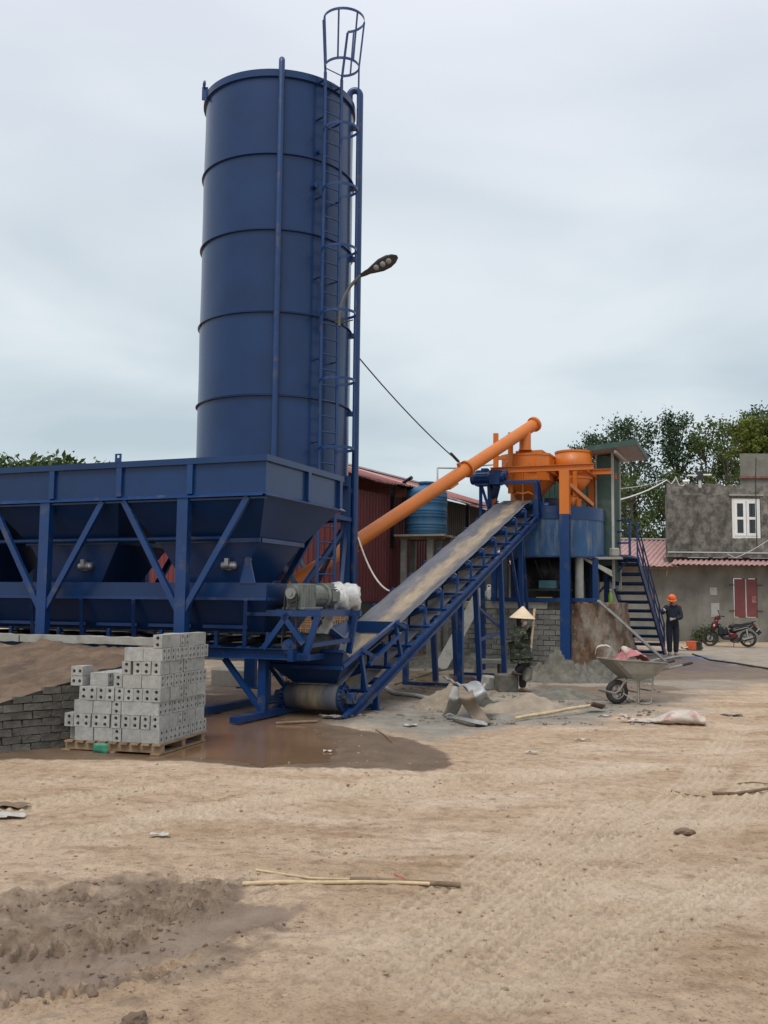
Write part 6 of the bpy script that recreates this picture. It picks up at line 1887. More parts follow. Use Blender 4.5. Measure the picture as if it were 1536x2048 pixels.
# cement bag on the ground: tied, half-empty
p = on(1335, 1447)
bag = thing('cement_bag', 'pinkish printed cement bag lying slack on the yard', 'bag', p, -14)
rings = []
rr = random.Random(6)
for i, t in enumerate(np.linspace(0, 1, 20)):
    x = -.52 + 1.0 * t
    w = .05 + .15 * sstep(.18, .55, np.array(t)) * (1 if t < .93 else .8); h = .03 + .075 * sstep(.3, .65, np.array(t)) * (1 if t < .9 else .55)
    if t < .22: w = .07 + .03 * math.sin(i * 2.5)
    ring = []
    for k in range(18):
        a = 2 * math.pi * k / 18
        y, z = w * math.cos(a), h * (1 + math.sin(a)) * .9
        ring.append(V(x + rr.uniform(-.008, .008), y + rr.uniform(-.012, .012) + .05 * math.sin(3 * t), max(.0, z + rr.uniform(-.010, .010))))
    rings.append(ring)
MB().loft(rings).build('sack', BAGCLOTH, bag)
P = [[V(-.62 + .13 * i / 5 + .02 * math.sin(j * 2), (.24 * (j / 8 - .5)) * (1.1 - .12 * i), .04 + .05 * abs(math.sin(j * 1.7 + i)) + .03 * (5 - i) / 5) for j in range(9)] for i in range(6)]
MB().grid(P).build('open_mouth', BAGCLOTH, bag, solid=.004)
# shovel with bamboo handle lying on the sand
a, b = gh(1030, 1437, .03), gh(1180, 1411, .10)
shv = thing('bamboo_shovel', 'shovel lying on the sand, its pale bamboo handle pointing left', 'shovel', a)
dv = b - a
MB().tube([dv * (i / 12) + V(0, 0, .004 * math.sin(i * .9)) for i in range(13)], [.024 * (1.18 if i in (5, 9) else 1) for i in range(13)], 10).build('handle', BAMBOO, shv)
P = []
e1 = dv.normalized(); e2 = V(0, 0, 1).cross(e1).normalized()
for i in range(9):
    t = i / 8; w = .13 * math.sin(math.pi * min(.5, .18 + t * .5)) * (1 if t < .8 else 1 - (t - .8) * 2.2)
    P.append([dv + e1 * (-.02 + .30 * t) + e2 * (w * (j / 6 * 2 - 1)) + V(0, 0, .06 * ((j / 6 * 2 - 1) ** 2) - .08 * t) for j in range(7)])
MB().grid(P).build('blade', mat('rusty_blade', (.16, .11, .08), .7, .4, var=.3, vs=8, bump=.3, bs=40), shv, solid=.006)

# aluminium ladder leaning from the masonry base to the ground
a0, a1 = at(1196, 1204, 23.9), gp(1338, 1332)
ll = thing('leaning_ladder', 'slim pale metal ladder leaning from the masonry base to the ground', 'ladder', a1)
off = V(.12, .45, 0)
d = a0 - a1
for o_ in (V(0, 0, .03), off + V(0, 0, .03)):
    MB().bar(o_, d + o_, .04, .055).build('rail', GALV, ll)
for k in range(1, 10):
    c = d * (k / 10) + V(0, 0, .03)
    MB().tube([c, c + off], .014, 6).build('rung', GALV, ll)
pole('steel_tube', 'loose pale tube lying on the ground beyond the wheelbarrow', on(1275, 1332) + V(0, 0, .05), on(1365, 1322) + V(0, 0, .05), .03, GALV, 'tube')
pole('bamboo_pole', 'thin bamboo pole leaning on the house wall behind the workman', on(1322, 1290), hp(1334, 1140, 37.9), .018, BAMBOO, 'pole')
# things on the masonry base
jc = thing('jerrycan', 'white plastic jerrycan on the block wall beside the conveyor', 'jerrycan', at(984, 1196, 25.6))
MB().loft([[V(.14 * s * x, .10 * s * y, z) for x, y in ((-1, -.8), (-.8, -1), (.8, -1), (1, -.8), (1, .8), (.8, 1), (-.8, 1), (-1, .8))] for s, z in ((.95, -.04), (1, 0), (1, .22), (.75, .28), (.35, .29), (.32, .33))], True, False).build('body', WHITE, jc)
MB().tube([V(-.02, 0, .28), V(-.05, 0, .34), V(-.12, 0, .33), V(-.12, 0, .26)], .016, 8).build('handle', WHITE, jc); MB().cyl(V(.06, 0, .29), V(.06, 0, .35), .03, n=12).build('cap', REDSHEET, jc)
bo = thing('green_bottle', 'yellow-green plastic bottle standing on the plastered base', 'bottle', at(1221, 1206, 25.2))
MB().lathe([(0, 0), (.05, 0), (.055, .02), (.055, .18), (.045, .24), (.02, .29), (.02, .32), (0, .32)], 16).build('body', mat('green_bottle_plastic', (.16, .30, .03), .2, var=.1), bo); MB().cyl(V(0, 0, .32), V(0, 0, .35), .024, n=12).build('cap', WHITE, bo)
wb = at(970, 1194, 25.6)
scr2 = tag(MB().loft([[V(x, .10 * math.cos(a) * s, .08 + .08 * math.sin(a) * s) for a in np.linspace(0, 6.28, 10, endpoint=False)] for x, s in ((-.22, .3), (-.12, .9), (0, 1), (.12, .7), (.2, .4))]).build('folded_sack', PAPER), 'whitish folded sack beside the jerrycan on the wall', 'sack'); scr2.location = wb - V(0, 0, .06)
# welding set by the workman
wp = on(1387, 1309)
wel = thing('welding_set', 'orange box-shaped welding set standing by the workman', 'welder', wp, -28)
MB().bx(-.20, .12, -.13, .13, .02, .30).build('case', mat('welder_orange', (.50, .10, .03), .5, var=.15, vs=6, dirt=(.2, .08, .04), da=.3, ds=8), wel, bevel=.012)
MB().bx(.121, .26, -.13, .13, .02, .28).build('front_panel', DARKSTEEL, wel, bevel=.01)
MB().tube([V(-.12, 0, .30), V(-.10, 0, .36), V(.10, 0, .36), V(.12, 0, .30)], .014, 8).build('handle', RUBBER, wel)
for y in (-.06, .06): MB().cyl(V(.26, y, .09), V(.30, y, .09), .025, n=10).build('socket', RUBBER, wel)
scrap('cloth_bundle', 'crumpled white and pink bundle left of the welding set', 1364, 1309, .34, .20, BAGCLOTH, 31, 'bundle', .14)
scrap('sack_scrap', 'flattened reddish sack under the foot of the stair', 1290, 1309, .45, .25, BAGRED, 32, 'sack', .04)
scrap('paper_scrap', 'white scrap by the workman’s left boot', 1338, 1308, 0.18, 0.13, PAPER, 33, h=.05)
# rope looped from the silo leg to the conveyor
a, b = V(SX, SY, 0) + sp(86, SR + .22, 0), CO + Matrix.Rotation(R(68), 3, 'Z') @ ct(4.6, .5, -.1)
a.z = at(707, 1075, a.y).z
cable('white_rope', 'slack white rope hanging from the silo leg down to the conveyor', sag(a, b, .35), .018, mat('rope_fibre', (.5, .48, .44), .9))
# ------------------------------------------------------------------ people
SKIN = mat('skin', (.36, .20, .13), .55, var=.08, vs=8)
NAVY = mat('navy_workwear', (.010, .012, .024), .85, var=.3, vs=7, bump=.5, bs=22)
BLACKC = mat('black_trousers', (.016, .015, .022), .85, var=.3, vs=7, bump=.5, bs=22)
GLOVE = mat('white_work_glove', (.50, .50, .49), .85, var=.12, vs=14, bump=.2, bs=60)
def camo():
    m = bpy.data.materials.new('camouflage_cloth'); m.use_nodes = True
    n, l = m.node_tree.nodes, m.node_tree.links
    b = n['Principled BSDF']; b.inputs['Roughness'].default_value = .9
    tc = n.new('ShaderNodeTexCoord')
    t = n.new('ShaderNodeTexNoise'); t.inputs['Scale'].default_value = 11; t.inputs['Detail'].default_value = 1.5; t.inputs['Distortion'].default_value = 1.2
    mp = n.new('ShaderNodeMapping'); mp.inputs['Scale'].default_value = (.8, .8, 1.7)
    l.new(tc.outputs['Object'], mp.inputs[0]); l.new(mp.outputs[0], t.inputs['Vector'])
    r = n.new('ShaderNodeValToRGB'); r.color_ramp.interpolation = 'CONSTANT'; e = r.color_ramp.elements
    while len(e) < 5: e.new(.5)
    for q, (p, c) in zip(e, ((0, (.010, .013, .009)), (.42, (.030, .040, .022)), (.52, (.011, .013, .010)), (.60, (.14, .145, .085)), (.66, (.026, .024, .016)))): q.position = p; q.color = (*c, 1)
    l.new(t.outputs['Fac'], r.inputs[0]); l.new(r.outputs[0], b.inputs['Base Color'])
    bp = n.new('ShaderNodeBump'); bp.inputs['Strength'].default_value = .5; t2 = n.new('ShaderNodeTexNoise'); t2.inputs['Scale'].default_value = 20
    l.new(tc.outputs['Object'], t2.inputs['Vector']); l.new(t2.outputs['Fac'], bp.inputs['Height']); l.new(bp.outputs[0], b.inputs['Normal'])
    return m
CAMO = camo()
def skin(name, joints, edges, m, parent, root, sub=2, flat=None):
    """one continuous tapered surface grown along a skeleton"""
    keys = list(joints)
    me = bpy.data.meshes.new(name)
    me.from_pydata([joints[k][0] for k in keys], [(keys.index(a), keys.index(b)) for a, b in edges], [])
    me.materials.append(m)
    o = bpy.data.objects.new(name, me); COL.objects.link(o)
    sk = o.modifiers.new('skin', 'SKIN')
    if not me.skin_vertices: me.skin_vertices.new()
    for i, k in enumerate(keys):
        r = joints[k][1]
        me.skin_vertices[0].data[i].radius = r if isinstance(r, tuple) else (r, r)
        me.skin_vertices[0].data[i].use_root = (k == root)
    s = o.modifiers.new('smooth', 'SUBSURF'); s.levels = sub; s.render_levels = sub
    sk.use_smooth_shade = True
    dg = bpy.context.evaluated_depsgraph_get()
    ev = o.evaluated_get(dg)
    nm = bpy.data.meshes.new_from_object(ev)
    nm.name = name
    o.modifiers.clear(); o.data = nm
    nm.polygons.foreach_set('use_smooth', [True] * len(nm.polygons))
    if parent is not None: o.parent = parent
    return o
def chain(*ks): return list(zip(ks[:-1], ks[1:]))
def glove(parent, wrist, grip, axis, side, rr=.026, name='glove'):
    """hand closed round a shaft: palm, four fingers and a thumb rooted in the palm"""
    wrist, grip, axis = Vector(wrist), Vector(grip), Vector(axis).normalized()
    u = (grip - wrist); u = (u - axis * u.dot(axis)).normalized()       # wrist to shaft
    v = axis.cross(u) * side
    J = {'w': (wrist, .027), 'p': (wrist.lerp(grip - u * rr * .6, .75) + v * .008, .033)}
    E = [('w', 'p')]
    for i, o_ in enumerate((-.033, -.011, .011, .031)):
        L = (.9, 1, 1.05, .85)[i]
        base = grip + axis * o_ - u * rr * .55 + v * rr * .75
        pts = [base]
        for k, a in enumerate((20, 75, 135)):
            t = R(a * L)
            pts.append(grip + axis * (o_ * 1.02) + (u * -math.cos(t + R(35)) + v * math.sin(t + R(35))) * (rr + .008))
        ks = ['f%d%d' % (i, k) for k in range(4)]
        for k, p in zip(ks, pts): J[k] = (p, .0095 if k[2] != '3' else .0075)
        E += [('p', ks[0])] + chain(*ks)
    J['t0'] = (wrist.lerp(grip, .7) - v * .02 + axis * .025, .012); J['t1'] = (grip - v * (rr + .006) + axis * .035, .010); J['t2'] = (grip - v * rr * .5 + u * (rr) + axis * .03, .008)
    E += [('p', 't0'), ('t0', 't1'), ('t1', 't2')]
    return skin(name, J, E, GLOVE, parent, 'w', 1)
def shoe(parent, heel, toe, m, w=.045, h=.05, name='shoe'):
    heel, toe = Vector(heel), Vector(toe)
    d = (toe - heel); L = d.length; d.normalize(); s = V(0, 0, 1).cross(d).normalized()
    rings = []
    for t, ww, hh in ((0, .6, .9), (.08, .85, 1.25), (.3, .9, 1.35), (.55, 1.0, .95), (.8, 1.0, .7), (.95, .7, .5), (1, .35, .3)):
        c = heel + d * (t * L)
        rings.append([c + s * (w * ww * math.cos(a)) + V(0, 0, h * hh * max(0, .5 + .5 * math.sin(a)) * 1.1) for a in np.linspace(0, 2 * math.pi, 12, endpoint=False)])
    return MB().loft(rings).build(name, m, parent)
def face(parent, c, fwd, up, s=1.0, mask=False):
    fwd = Vector(fwd).normalized(); up = Vector(up); up = (up - fwd * up.dot(fwd)).normalized(); rt = fwd.cross(up)
    for k in (-1, 1):
        MB().lathe([(0, -.008), (.010, -.004), (.012, 0), (.008, .006), (0, .007)], 10, Matrix.Translation(c + fwd * .086 * s + rt * (k * .032) + up * .012) @ Matrix((rt, up, fwd)).transposed().to_4x4()).build('eye', DARKSTEEL, parent)
        MB().bar(c + fwd * .090 * s + rt * (k * .048) + up * .030, c + fwd * .094 * s + rt * (k * .014) + up * .032, .007, .008, fwd).build('eyebrow', BLACKC, parent)
        MB().loft([[c + rt * (k * .080 + k * q) + fwd * (.018 * math.cos(a) - .01) + up * (.032 * math.sin(a) - .005) for a in np.linspace(0, 6.28, 10, endpoint=False)] for q in (-.012, .006)]).build('ear', SKIN, parent)
    MB().loft([[c + fwd * z + rt * (w * math.cos(a)) + up * (.002 + dz + w * 1.1 * math.sin(a)) for a in np.linspace(0, 6.28, 8, endpoint=False)] for z, w, dz in ((.075, .017, -.012), (.098, .014, -.018), (.112, .007, -.020))]).build('nose', SKIN, parent)
    if not mask: MB().bar(c + fwd * .090 * s + rt * -.022 + up * -.052, c + fwd * .090 * s + rt * .022 + up * -.052, .010, .012, up).build('mouth', mat('lips', (.25, .09, .08), .5), parent)

# woman with a conical hat, standing sideways with one foot on a concrete cube, holding a shovel upright
wp = gp(1040, 1386)
woman_loc = V(wp.x, wp.y - .0, gz(wp.x, wp.y) - .005)
def woman():
    yaw = R(-8)
    J = {'pelvis': ((0, 0, .74), (.12, .14)), 'spine': ((-.01, 0, .90), (.11, .13)), 'chest': ((.0, 0, 1.04), (.115, .15)), 'base': ((.015, 0, 1.145), (.07, .075)), 'neck': ((.03, 0, 1.19), .045), 'jaw': ((.065, 0, 1.245), (.062, .056)), 'skull': ((.045, 0, 1.315), (.085, .075)), 'crown': ((.035, 0, 1.37), (.06, .055)),
         'shN': ((-.005, -.14, 1.085), .042), 'elN': ((-.055, -.215, .865), .043), 'wrN': ((.165, -.085, .83), .028),
         'shF': ((.01, .14, 1.09), .042), 'elF': ((.15, .19, 1.03), .043), 'wrF': ((.225, .06, 1.20), .028),
         'hipN': ((0, -.085, .70), .085), 'knN': ((.085, -.10, .54), .062), 'anN': ((-.085, -.09, .365), .038), 'toN': ((-.02, -.09, .345), .03),
         'hipF': ((.01, .085, .70), .085), 'knF': ((.06, .09, .39), .060), 'anF': ((.04, .085, .08), .040), 'toF': ((.14, .07, .04), .03)}
    E = chain('pelvis', 'spine', 'chest', 'base', 'neck', 'jaw', 'skull', 'crown') + [('chest', 'shN'), ('chest', 'shF'), ('pelvis', 'hipN'), ('pelvis', 'hipF')] + chain('shN', 'elN', 'wrN') + chain('shF', 'elF', 'wrF') + chain('hipN', 'knN', 'anN', 'toN') + chain('hipF', 'knF', 'anF', 'toF')
    b = skin('person', J, E, SKIN, None, 'pelvis', 2)
    b.location = woman_loc; b.rotation_euler = (0, 0, yaw)
    tag(b, 'woman in conical hat and camouflage jacket standing with an upright shovel', 'person')
    g = lambda k, r: (J[k][0], r)
    K = {'pelvis': ((.02, 0, .74), (.205, .205)), 'hem': ((.03, 0, .62), (.215, .215)), 'spine': g('spine', (.170, .180)), 'chest': g('chest', (.155, .18)), 'base': ((.01, 0, 1.14), (.10, .115)), 'collar': ((.028, 0, 1.19), .066),
         'shN': g('shN', .098), 'mN': ((-.045, -.20, .975), .078), 'elN': g('elN', .068), 'm2N': ((.06, -.15, .835), .055), 'wrN': ((.135, -.10, .828), .043),
         'shF': g('shF', .098), 'elF': g('elF', .066), 'wrF': ((.215, .08, 1.175), .043)}
    skin('jacket', K, chain('hem', 'pelvis', 'spine', 'chest', 'base', 'collar') + [('chest', 'shN'), ('chest', 'shF')] + chain('shN', 'mN', 'elN', 'm2N', 'wrN') + chain('shF', 'elF', 'wrF'), CAMO, b, 'pelvis', 2)
    T = {'p': ((0, 0, .72), (.11, .12)), 'hN': g('hipN', .092), 'kN': g('knN', .092), 'sN': ((.0, -.095, .45), .070), 'aN': ((-.08, -.09, .365), .066), 'hF': g('hipF', .095), 'mF': ((.04, .09, .55), .100), 'kF': g('knF', .090), 'aF': ((.042, .086, .07), .066)}
    skin('trousers', T, [('p', 'hN'), ('p', 'hF')] + chain('hN', 'kN', 'sN', 'aN') + chain('hF', 'mF', 'kF', 'aF'), BLACKC, b, 'p', 2)
    shoe(b, (-.15, -.09, .315), (.06, -.09, .315), RUBBER); shoe(b, (-.02, .085, .0), (.21, .06, .0), mat('brown_shoe', (.09, .055, .04), .7))
    hatm = mat('palm_leaf_hat', (.66, .52, .36), .75, var=.10, vs=9, bump=.2, bs=60)
    hc = Matrix.Translation((.045, 0, 1.335)) @ Matrix.Rotation(R(3), 4, 'Y')
    MB().lathe([(.232, -.012), (.228, 0), (.115, .105), (.012, .205), (0, .208)], 36, hc, False).lathe([(0, .19), (.11, .098), (.226, -.008), (.232, -.012)], 36, hc).build('conical_hat', hatm, b)
    for k in range(7):
        t = (k + 1) / 8
        MB().tube([hc @ V(.230 * t * math.cos(a), .230 * t * math.sin(a), .209 - .209 * t) for a in np.linspace(0, 2 * math.pi, 32, endpoint=False)], .0022, 4, True).build('hat_hoop', hatm, b)
    face(b, V(.045, 0, 1.285), (1, 0, -.05), (0, 0, 1), .98, True)
    MB().loft([[V(.075 + .055 * math.cos(a) * s, .064 * math.sin(a) * s, z) for a in np.linspace(-1.9, 1.9, 13)] + [V(.06 + .045 * math.cos(a) * s, .055 * math.sin(a) * s, z) for a in np.linspace(1.9, -1.9, 13)] for z, s in ((1.205, .70), (1.225, .95), (1.25, 1.06), (1.275, 1.0))]).build('face_mask', mat('white_mask', (.60, .60, .58), .8, var=.08), b)
    MB().loft([[V(-.005 + .055 * math.cos(a) * s, .085 * math.sin(a) * s, z) for a in np.linspace(0, 6.28, 14, endpoint=False)] for z, s in ((1.15, .6), (1.2, .95), (1.27, 1.05), (1.335, .95))]).build('hair', BLACKC, b)
    ax = V(.10, 0, 1.0)
    top, bot = V(.265, -.005, 1.50), V(.165, -.02, .50)
    sh = bot - top
    glove(b, (.155, -.088, .83), top + sh * ((1.50 - .83) / 1.0), sh, -1)
    glove(b, (.222, .065, 1.195), top + sh * ((1.50 - 1.235) / 1.0), sh, 1)
    # the shovel she holds is a thing of its own
    Mw = Matrix.Translation(woman_loc) @ Matrix.Rotation(yaw, 4, 'Z')
    s = thing('upright_shovel', 'shovel with pale straight handle held upright by the woman', 'shovel', Mw @ bot, math.degrees(yaw))
    MB().tube([(top - bot) * t for t in np.linspace(-.02, 1, 8)], .021, 10).build('handle', BAMBOO, s)
    MB().cyl(V(.012, 0, .12), V(-.012, 0, -.06), .026, .03, 12).build('socket', DARKSTEEL, s)
    P = []
    for i in range(10):
        t = i / 9; w = .105 * (1 - .10 * t) if t < .75 else .098 * math.sqrt(max(0, 1 - ((t - .75) / .25) ** 2)) + .004
        P.append([V(-.012 - .04 * t + .0, 0, -.03 - .27 * t) + V(.25 * (j / 6 * 2 - 1) * w, (j / 6 * 2 - 1) * w * -1, 0).lerp(V((j / 6 * 2 - 1) * w, 0, 0), .85) + V(0, -.035 * (1 - (j / 6 * 2 - 1) ** 2), 0) for j in range(7)])
    MB().grid(P).build('blade', mat('worn_shovel_blade', (.27, .25, .22), .55, .5, var=.3, vs=9, dirt=(.2, .16, .12), da=.4, ds=10), s, solid=.005)
woman()

# workman in navy overalls and an orange helmet bending his head over the stair rail
mp_ = gp(1346, 1311, .09)
man_loc = V(mp_.x, mp_.y, gz(mp_.x, mp_.y))
def man():
    # faces -y (towards the camera), a little to the left; s scales him to the photograph
    J = {'pelvis': ((0, 0, .96), (.13, .16)), 'spine': ((0, -.01, 1.14), (.12, .15)), 'chest': ((0, -.03, 1.34), (.125, .18)), 'base': ((0, -.05, 1.47), (.08, .085)), 'neck': ((-.005, -.085, 1.53), .055), 'jaw': ((-.03, -.165, 1.565), (.062, .058)), 'skull': ((-.02, -.135, 1.655), (.09, .08)), 'crown': ((-.012, -.10, 1.71), (.065, .06)),
         'shL': ((-.19, -.03, 1.42), .07), 'elL': ((-.30, -.14, 1.27), .05), 'wrL': ((-.245, -.33, 1.33), .033),
         'shR': ((.20, -.03, 1.42), .07), 'elR': ((.245, -.13, 1.13), .05), 'wrR': ((-.02, -.33, 1.085), .033),
         'hipL': ((-.095, 0, .92), .10), 'knL': ((-.10, -.02, .50), .068), 'anL': ((-.09, .02, .09), .045), 'toL': ((-.11, -.14, .04), .035),
         'hipR': ((.095, 0, .92), .10), 'knR': ((.10, -.02, .50), .068), 'anR': ((.08, .02, .09), .045), 'toR': ((.10, -.14, .04), .035)}
    E = chain('pelvis', 'spine', 'chest', 'base', 'neck', 'jaw', 'skull', 'crown') + [('chest', 'shL'), ('chest', 'shR'), ('pelvis', 'hipL'), ('pelvis', 'hipR')] + chain('shL', 'elL', 'wrL') + chain('shR', 'elR', 'wrR') + chain('hipL', 'knL', 'anL', 'toL') + chain('hipR', 'knR', 'anR', 'toR')
    b = skin('person', J, E, SKIN, None, 'pelvis', 2)
    b.location = man_loc; b.rotation_euler = (0, 0, R(-10)); b.scale = (1.0, 1.0, 1.0)
    tag(b, 'workman in navy overalls and orange helmet working beside the stair rail', 'person')
    g = lambda k, r: (J[k][0], r)
    K = {'pelvis': g('pelvis', (.155, .185)), 'spine': g('spine', (.15, .185)), 'chest': g('chest', (.15, .20)), 'base': ((0, -.045, 1.45), (.10, .11)), 'collar': ((0, -.07, 1.505), .078),
         'shL': g('shL', .095), 'elL': g('elL', .078), 'wrL': ((-.255, -.295, 1.32), .052), 'shR': g('shR', .095), 'elR': g('elR', .078), 'wrR': ((.03, -.305, 1.09), .052),
         'hipL': g('hipL', .125), 'knL': g('knL', .095), 'anL': ((-.09, .01, .075), .080), 'hipR': g('hipR', .125), 'knR': g('knR', .095), 'anR': ((.085, .01, .075), .080)}
    skin('overalls', K, chain('pelvis', 'spine', 'chest', 'base', 'collar') + [('chest', 'shL'), ('chest', 'shR'), ('pelvis', 'hipL'), ('pelvis', 'hipR')] + chain('shL', 'elL', 'wrL') + chain('shR', 'elR', 'wrR') + chain('hipL', 'knL', 'anL') + chain('hipR', 'knR', 'anR'), NAVY, b, 'pelvis', 2)
    RED = mat('dull_red_yoke', (.22, .05, .05), .85, var=.15)
    skin('shoulder_patch', {'a': ((.10, -.03, 1.50), (.045, .06)), 'b': ((.20, -.03, 1.475), (.05, .065)), 'c': ((.255, -.05, 1.42), (.04, .05))}, chain('a', 'b', 'c'), RED, b, 'b', 2)
    for t, a in (((-.09, .06, .0), (-.12, -.20, .0)), ((.085, .06, .0), (.11, -.20, .0))): shoe(b, t, a, mat('grey_boot', (.12, .115, .11), .7), .055, .07)
    hm = mat('orange_helmet', (.75, .13, .015), .32, var=.04)
    c = Matrix.Translation((-.018, -.125, 1.68)) @ Matrix.Rotation(R(24), 4, 'X')
    MB().lathe([(.118, -.005), (.122, .01), (.118, .05), (.10, .10), (.065, .135), (.02, .15), (0, .151)], 28, c).build('helmet', hm, b)
    MB().loft([[c @ V((.118 + q) * math.cos(a) * 1.0, (.118 + q) * math.sin(a) - (.045 if math.sin(a) < -.2 and q > 0 else 0), z) for a in np.linspace(0, 2 * math.pi, 32, endpoint=False)] for q, z in ((0, .008), (.022, -.004), (.018, -.012), (-.008, -.004))], False).build('helmet_brim', hm, b)
    MB().bar(c @ V(0, -.09, .11), c @ V(0, .09, .11), .025, .02).build('helmet_ridge', hm, b)
    face(b, V(-.022, -.135, 1.625), (-.1, -.88, -.45), (0, -.45, .88))
    MB().loft([[V(-.018 + .088 * math.cos(a) * s, -.095 + .075 * math.sin(a) * s, z) for a in np.linspace(0, 6.28, 14, endpoint=False)] for z, s in ((1.58, .6), (1.62, .9), (1.69, 1.0))]).build('hair', BLACKC, b)
    glove(b, J['wrL'][0], (-.27, -.41, 1.37), (.25, .1, -1), 1, .024)
    glove(b, J['wrR'][0], (-.10, -.385, 1.09), (.25, .1, -1), -1, .024)
man()

# ------------------------------------------------------------------ wheelbarrow
wbp = gp(1234, 1408)
wba = gp(1312, 1412)
bar_ = thing('wheelbarrow', 'muddy steel wheelbarrow with tubular frame, loaded with an empty sack', 'wheelbarrow', (wbp.x, wbp.y, gz(wbp.x, wbp.y)), math.degrees(math.atan2(.25, 1.0)))
# local x: from the wheel back to the handles
MUDDY = mat('mud_caked_tray', (.25, .235, .20), .85, .1, var=.25, vs=5, bump=.4, bs=30, dirt=(.17, .14, .105), da=.45, ds=5)
WR = .195
wm_ = Matrix.Translation((0, 0, WR)) @ Matrix.Rotation(R(90), 4, 'X')
tyre = []
for k in range(13):
    a = 2 * math.pi * k / 12; tyre.append((WR - .05 + .05 * math.cos(a), .045 * math.sin(a)))
wh_ = MB().cyl(V(0, -.045, WR), V(0, .045, WR), .03, n=12).build('wheel', DARKSTEEL, bar_)
MB().lathe(tyre, 32, wm_).build('tyre', RUBBER, wh_)
MB().lathe([(.10, -.03), (.115, -.035), (.115, -.035), (.108, 0), (.115, .035), (.115, .035), (.10, .03)], 28, wm_).build('rim', STEEL, wh_)
for k in range(5):
    a = 2 * math.pi * k / 5 + .3
    MB().bar(V(.02 * math.cos(a), 0, WR + .02 * math.sin(a)), V(.105 * math.cos(a), 0, WR + .105 * math.sin(a)), .035, .02, (0, 1, 0)).build('spoke', STEEL, wh_)
def trr(w0, w1, x0, x1, z): return [V(x0, -w0 * .5, z), V(x0 + .06, -w0 * .5 - .04, z), V(x1, -w1, z), V(x1, w1, z), V(x0 + .06, w0 * .5 + .04, z), V(x0, w0 * .5, z)]
mb = MB().grid([trr(.36, .22, .12, .50, .42), trr(.44, .26, .03, .60, .50), [V(p.x, p.y, p.z + .06 * (p.x < .2)) for p in trr(.54, .31, -.22, .74, .66)]], False, True)
mb.add(trr(.36, .22, .12, .50, .42), [(0, 1, 2, 3, 4, 5)])
tray = mb.build('tray', MUDDY, bar_, bevel=.015, solid=.006)
rimp = [V(p.x, p.y, p.z + .06 * (p.x < .2)) for p in trr(.54, .31, -.22, .74, .66)]
MB().tube(rimp, .014, 6, True).build('tray_rim', MUDDY, tray)
TUBE = mat('muddy_frame_tube', (.30, .28, .24), .6, .4, var=.25, vs=6, dirt=(.2, .17, .13), da=.4, ds=8)
for y in (-.20, .20):
    MB().tube([V(-.24, y * .8, WR + .02), V(-.12, y * .85, WR - .01), V(-.04, y * .88, WR + .04), V(.02, y * .9, WR + .14), V(.10, y * .92, .40), V(.34, y, .41), V(.50, y * 1.1, .48), V(.62, y * 1.2, .54), V(1.06, y * 1.35, .64)], .018, 10).build('frame_tube', TUBE, bar_)
    MB().cyl(V(1.02, y * 1.34, .632), V(1.20, y * 1.38, .668), .022, n=12).build('grip', RUBBER, bar_)
    MB().tube([V(.28, y * .98, .41), V(.26, y * 1.05, .06), V(.30, y * 1.05, .02), V(.46, y * 1.05, .02), V(.50, y * 1.05, .06), V(.53, y * 1.1, .48)], .014, 8).build('leg', TUBE, bar_)
    MB().tube([V(0, y * .25, WR), V(.04, y * .8, WR - .02), V(.26, y * 1.05, .04)], .012, 8).build('stay', TUBE, bar_)
MB().tube([V(-.24, -.16, WR + .02), V(-.26, 0, WR + .03), V(-.24, .16, WR + .02)], .018, 8).build('nose_tube', TUBE, bar_)
MB().tube([V(.27, -.2, .20), V(.27, .2, .20)], .012, 6).build('cross_tube', TUBE, bar_); MB().tube([V(.51, -.21, .22), V(.51, .21, .22)], .012, 6).build('cross_tube', TUBE, bar_)
MB().cyl(V(0, -.18, WR), V(0, .18, WR), .012, n=8).build('axle', DARKSTEEL, bar_)
WBM = Matrix.Translation((wbp.x, wbp.y, gz(wbp.x, wbp.y))) @ Matrix.Rotation(math.atan2(.25, 1.0), 4, 'Z')
rr = random.Random(9)
# empty sack stuffed in the tray: peaked cloth
P = []
for i in range(17):
    row = []
    for j in range(11):
        u, v = i / 16, j / 10 - .5
        ridge_ = .20 * math.exp(-((u - .45) / .20) ** 2) * (1 - 1.0 * abs(v)) + .12 * math.exp(-((u - .75) / .2) ** 2)
        row.append(V(-.12 + .62 * u + rr.uniform(-.012, .012), v * .42 + rr.uniform(-.012, .012), .66 + ridge_ * 1.15 + .02 * math.sin(9 * v + 5 * u) + rr.uniform(-.012, .012)))
    P.append(row)
sk_ = thing('empty_sack', 'crumpled red and white empty cement sack lying in the wheelbarrow', 'sack', WBM.translation, math.degrees(math.atan2(.25, 1.0)))
MB().grid(P).build('sack_cloth', BAGRED, sk_, solid=.004)
MB().grid([[p + V(-.02, .02, .012) for p in r[2:9]] for r in P[6:10]]).build('pale_band', BAGCLOTH, sk_, solid=.004)
ribbon('white curled sheet strip sticking up from the wheelbarrow nose', [WBM @ V(-.20, .0, .70), WBM @ V(-.13, .02, .80), WBM @ V(-.10, .02, .90), WBM @ V(-.18, .04, .95)], .09, PAPER, 'plastic_strip', .005, (.3, .9, .2))['category'] = 'strip'
ribbon('pale folded strip drooping left of the wheelbarrow nose', [WBM @ V(-.10, .05, .90), WBM @ V(-.22, .05, .93), WBM @ V(-.32, .05, .90), WBM @ V(-.34, .06, .80)], .10, PAPER, 'plastic_strip', .005, (.3, .9, .2))['category'] = 'strip'
for o in COL.objects:
    if o.name.startswith('plastic_strip'): del o['group']

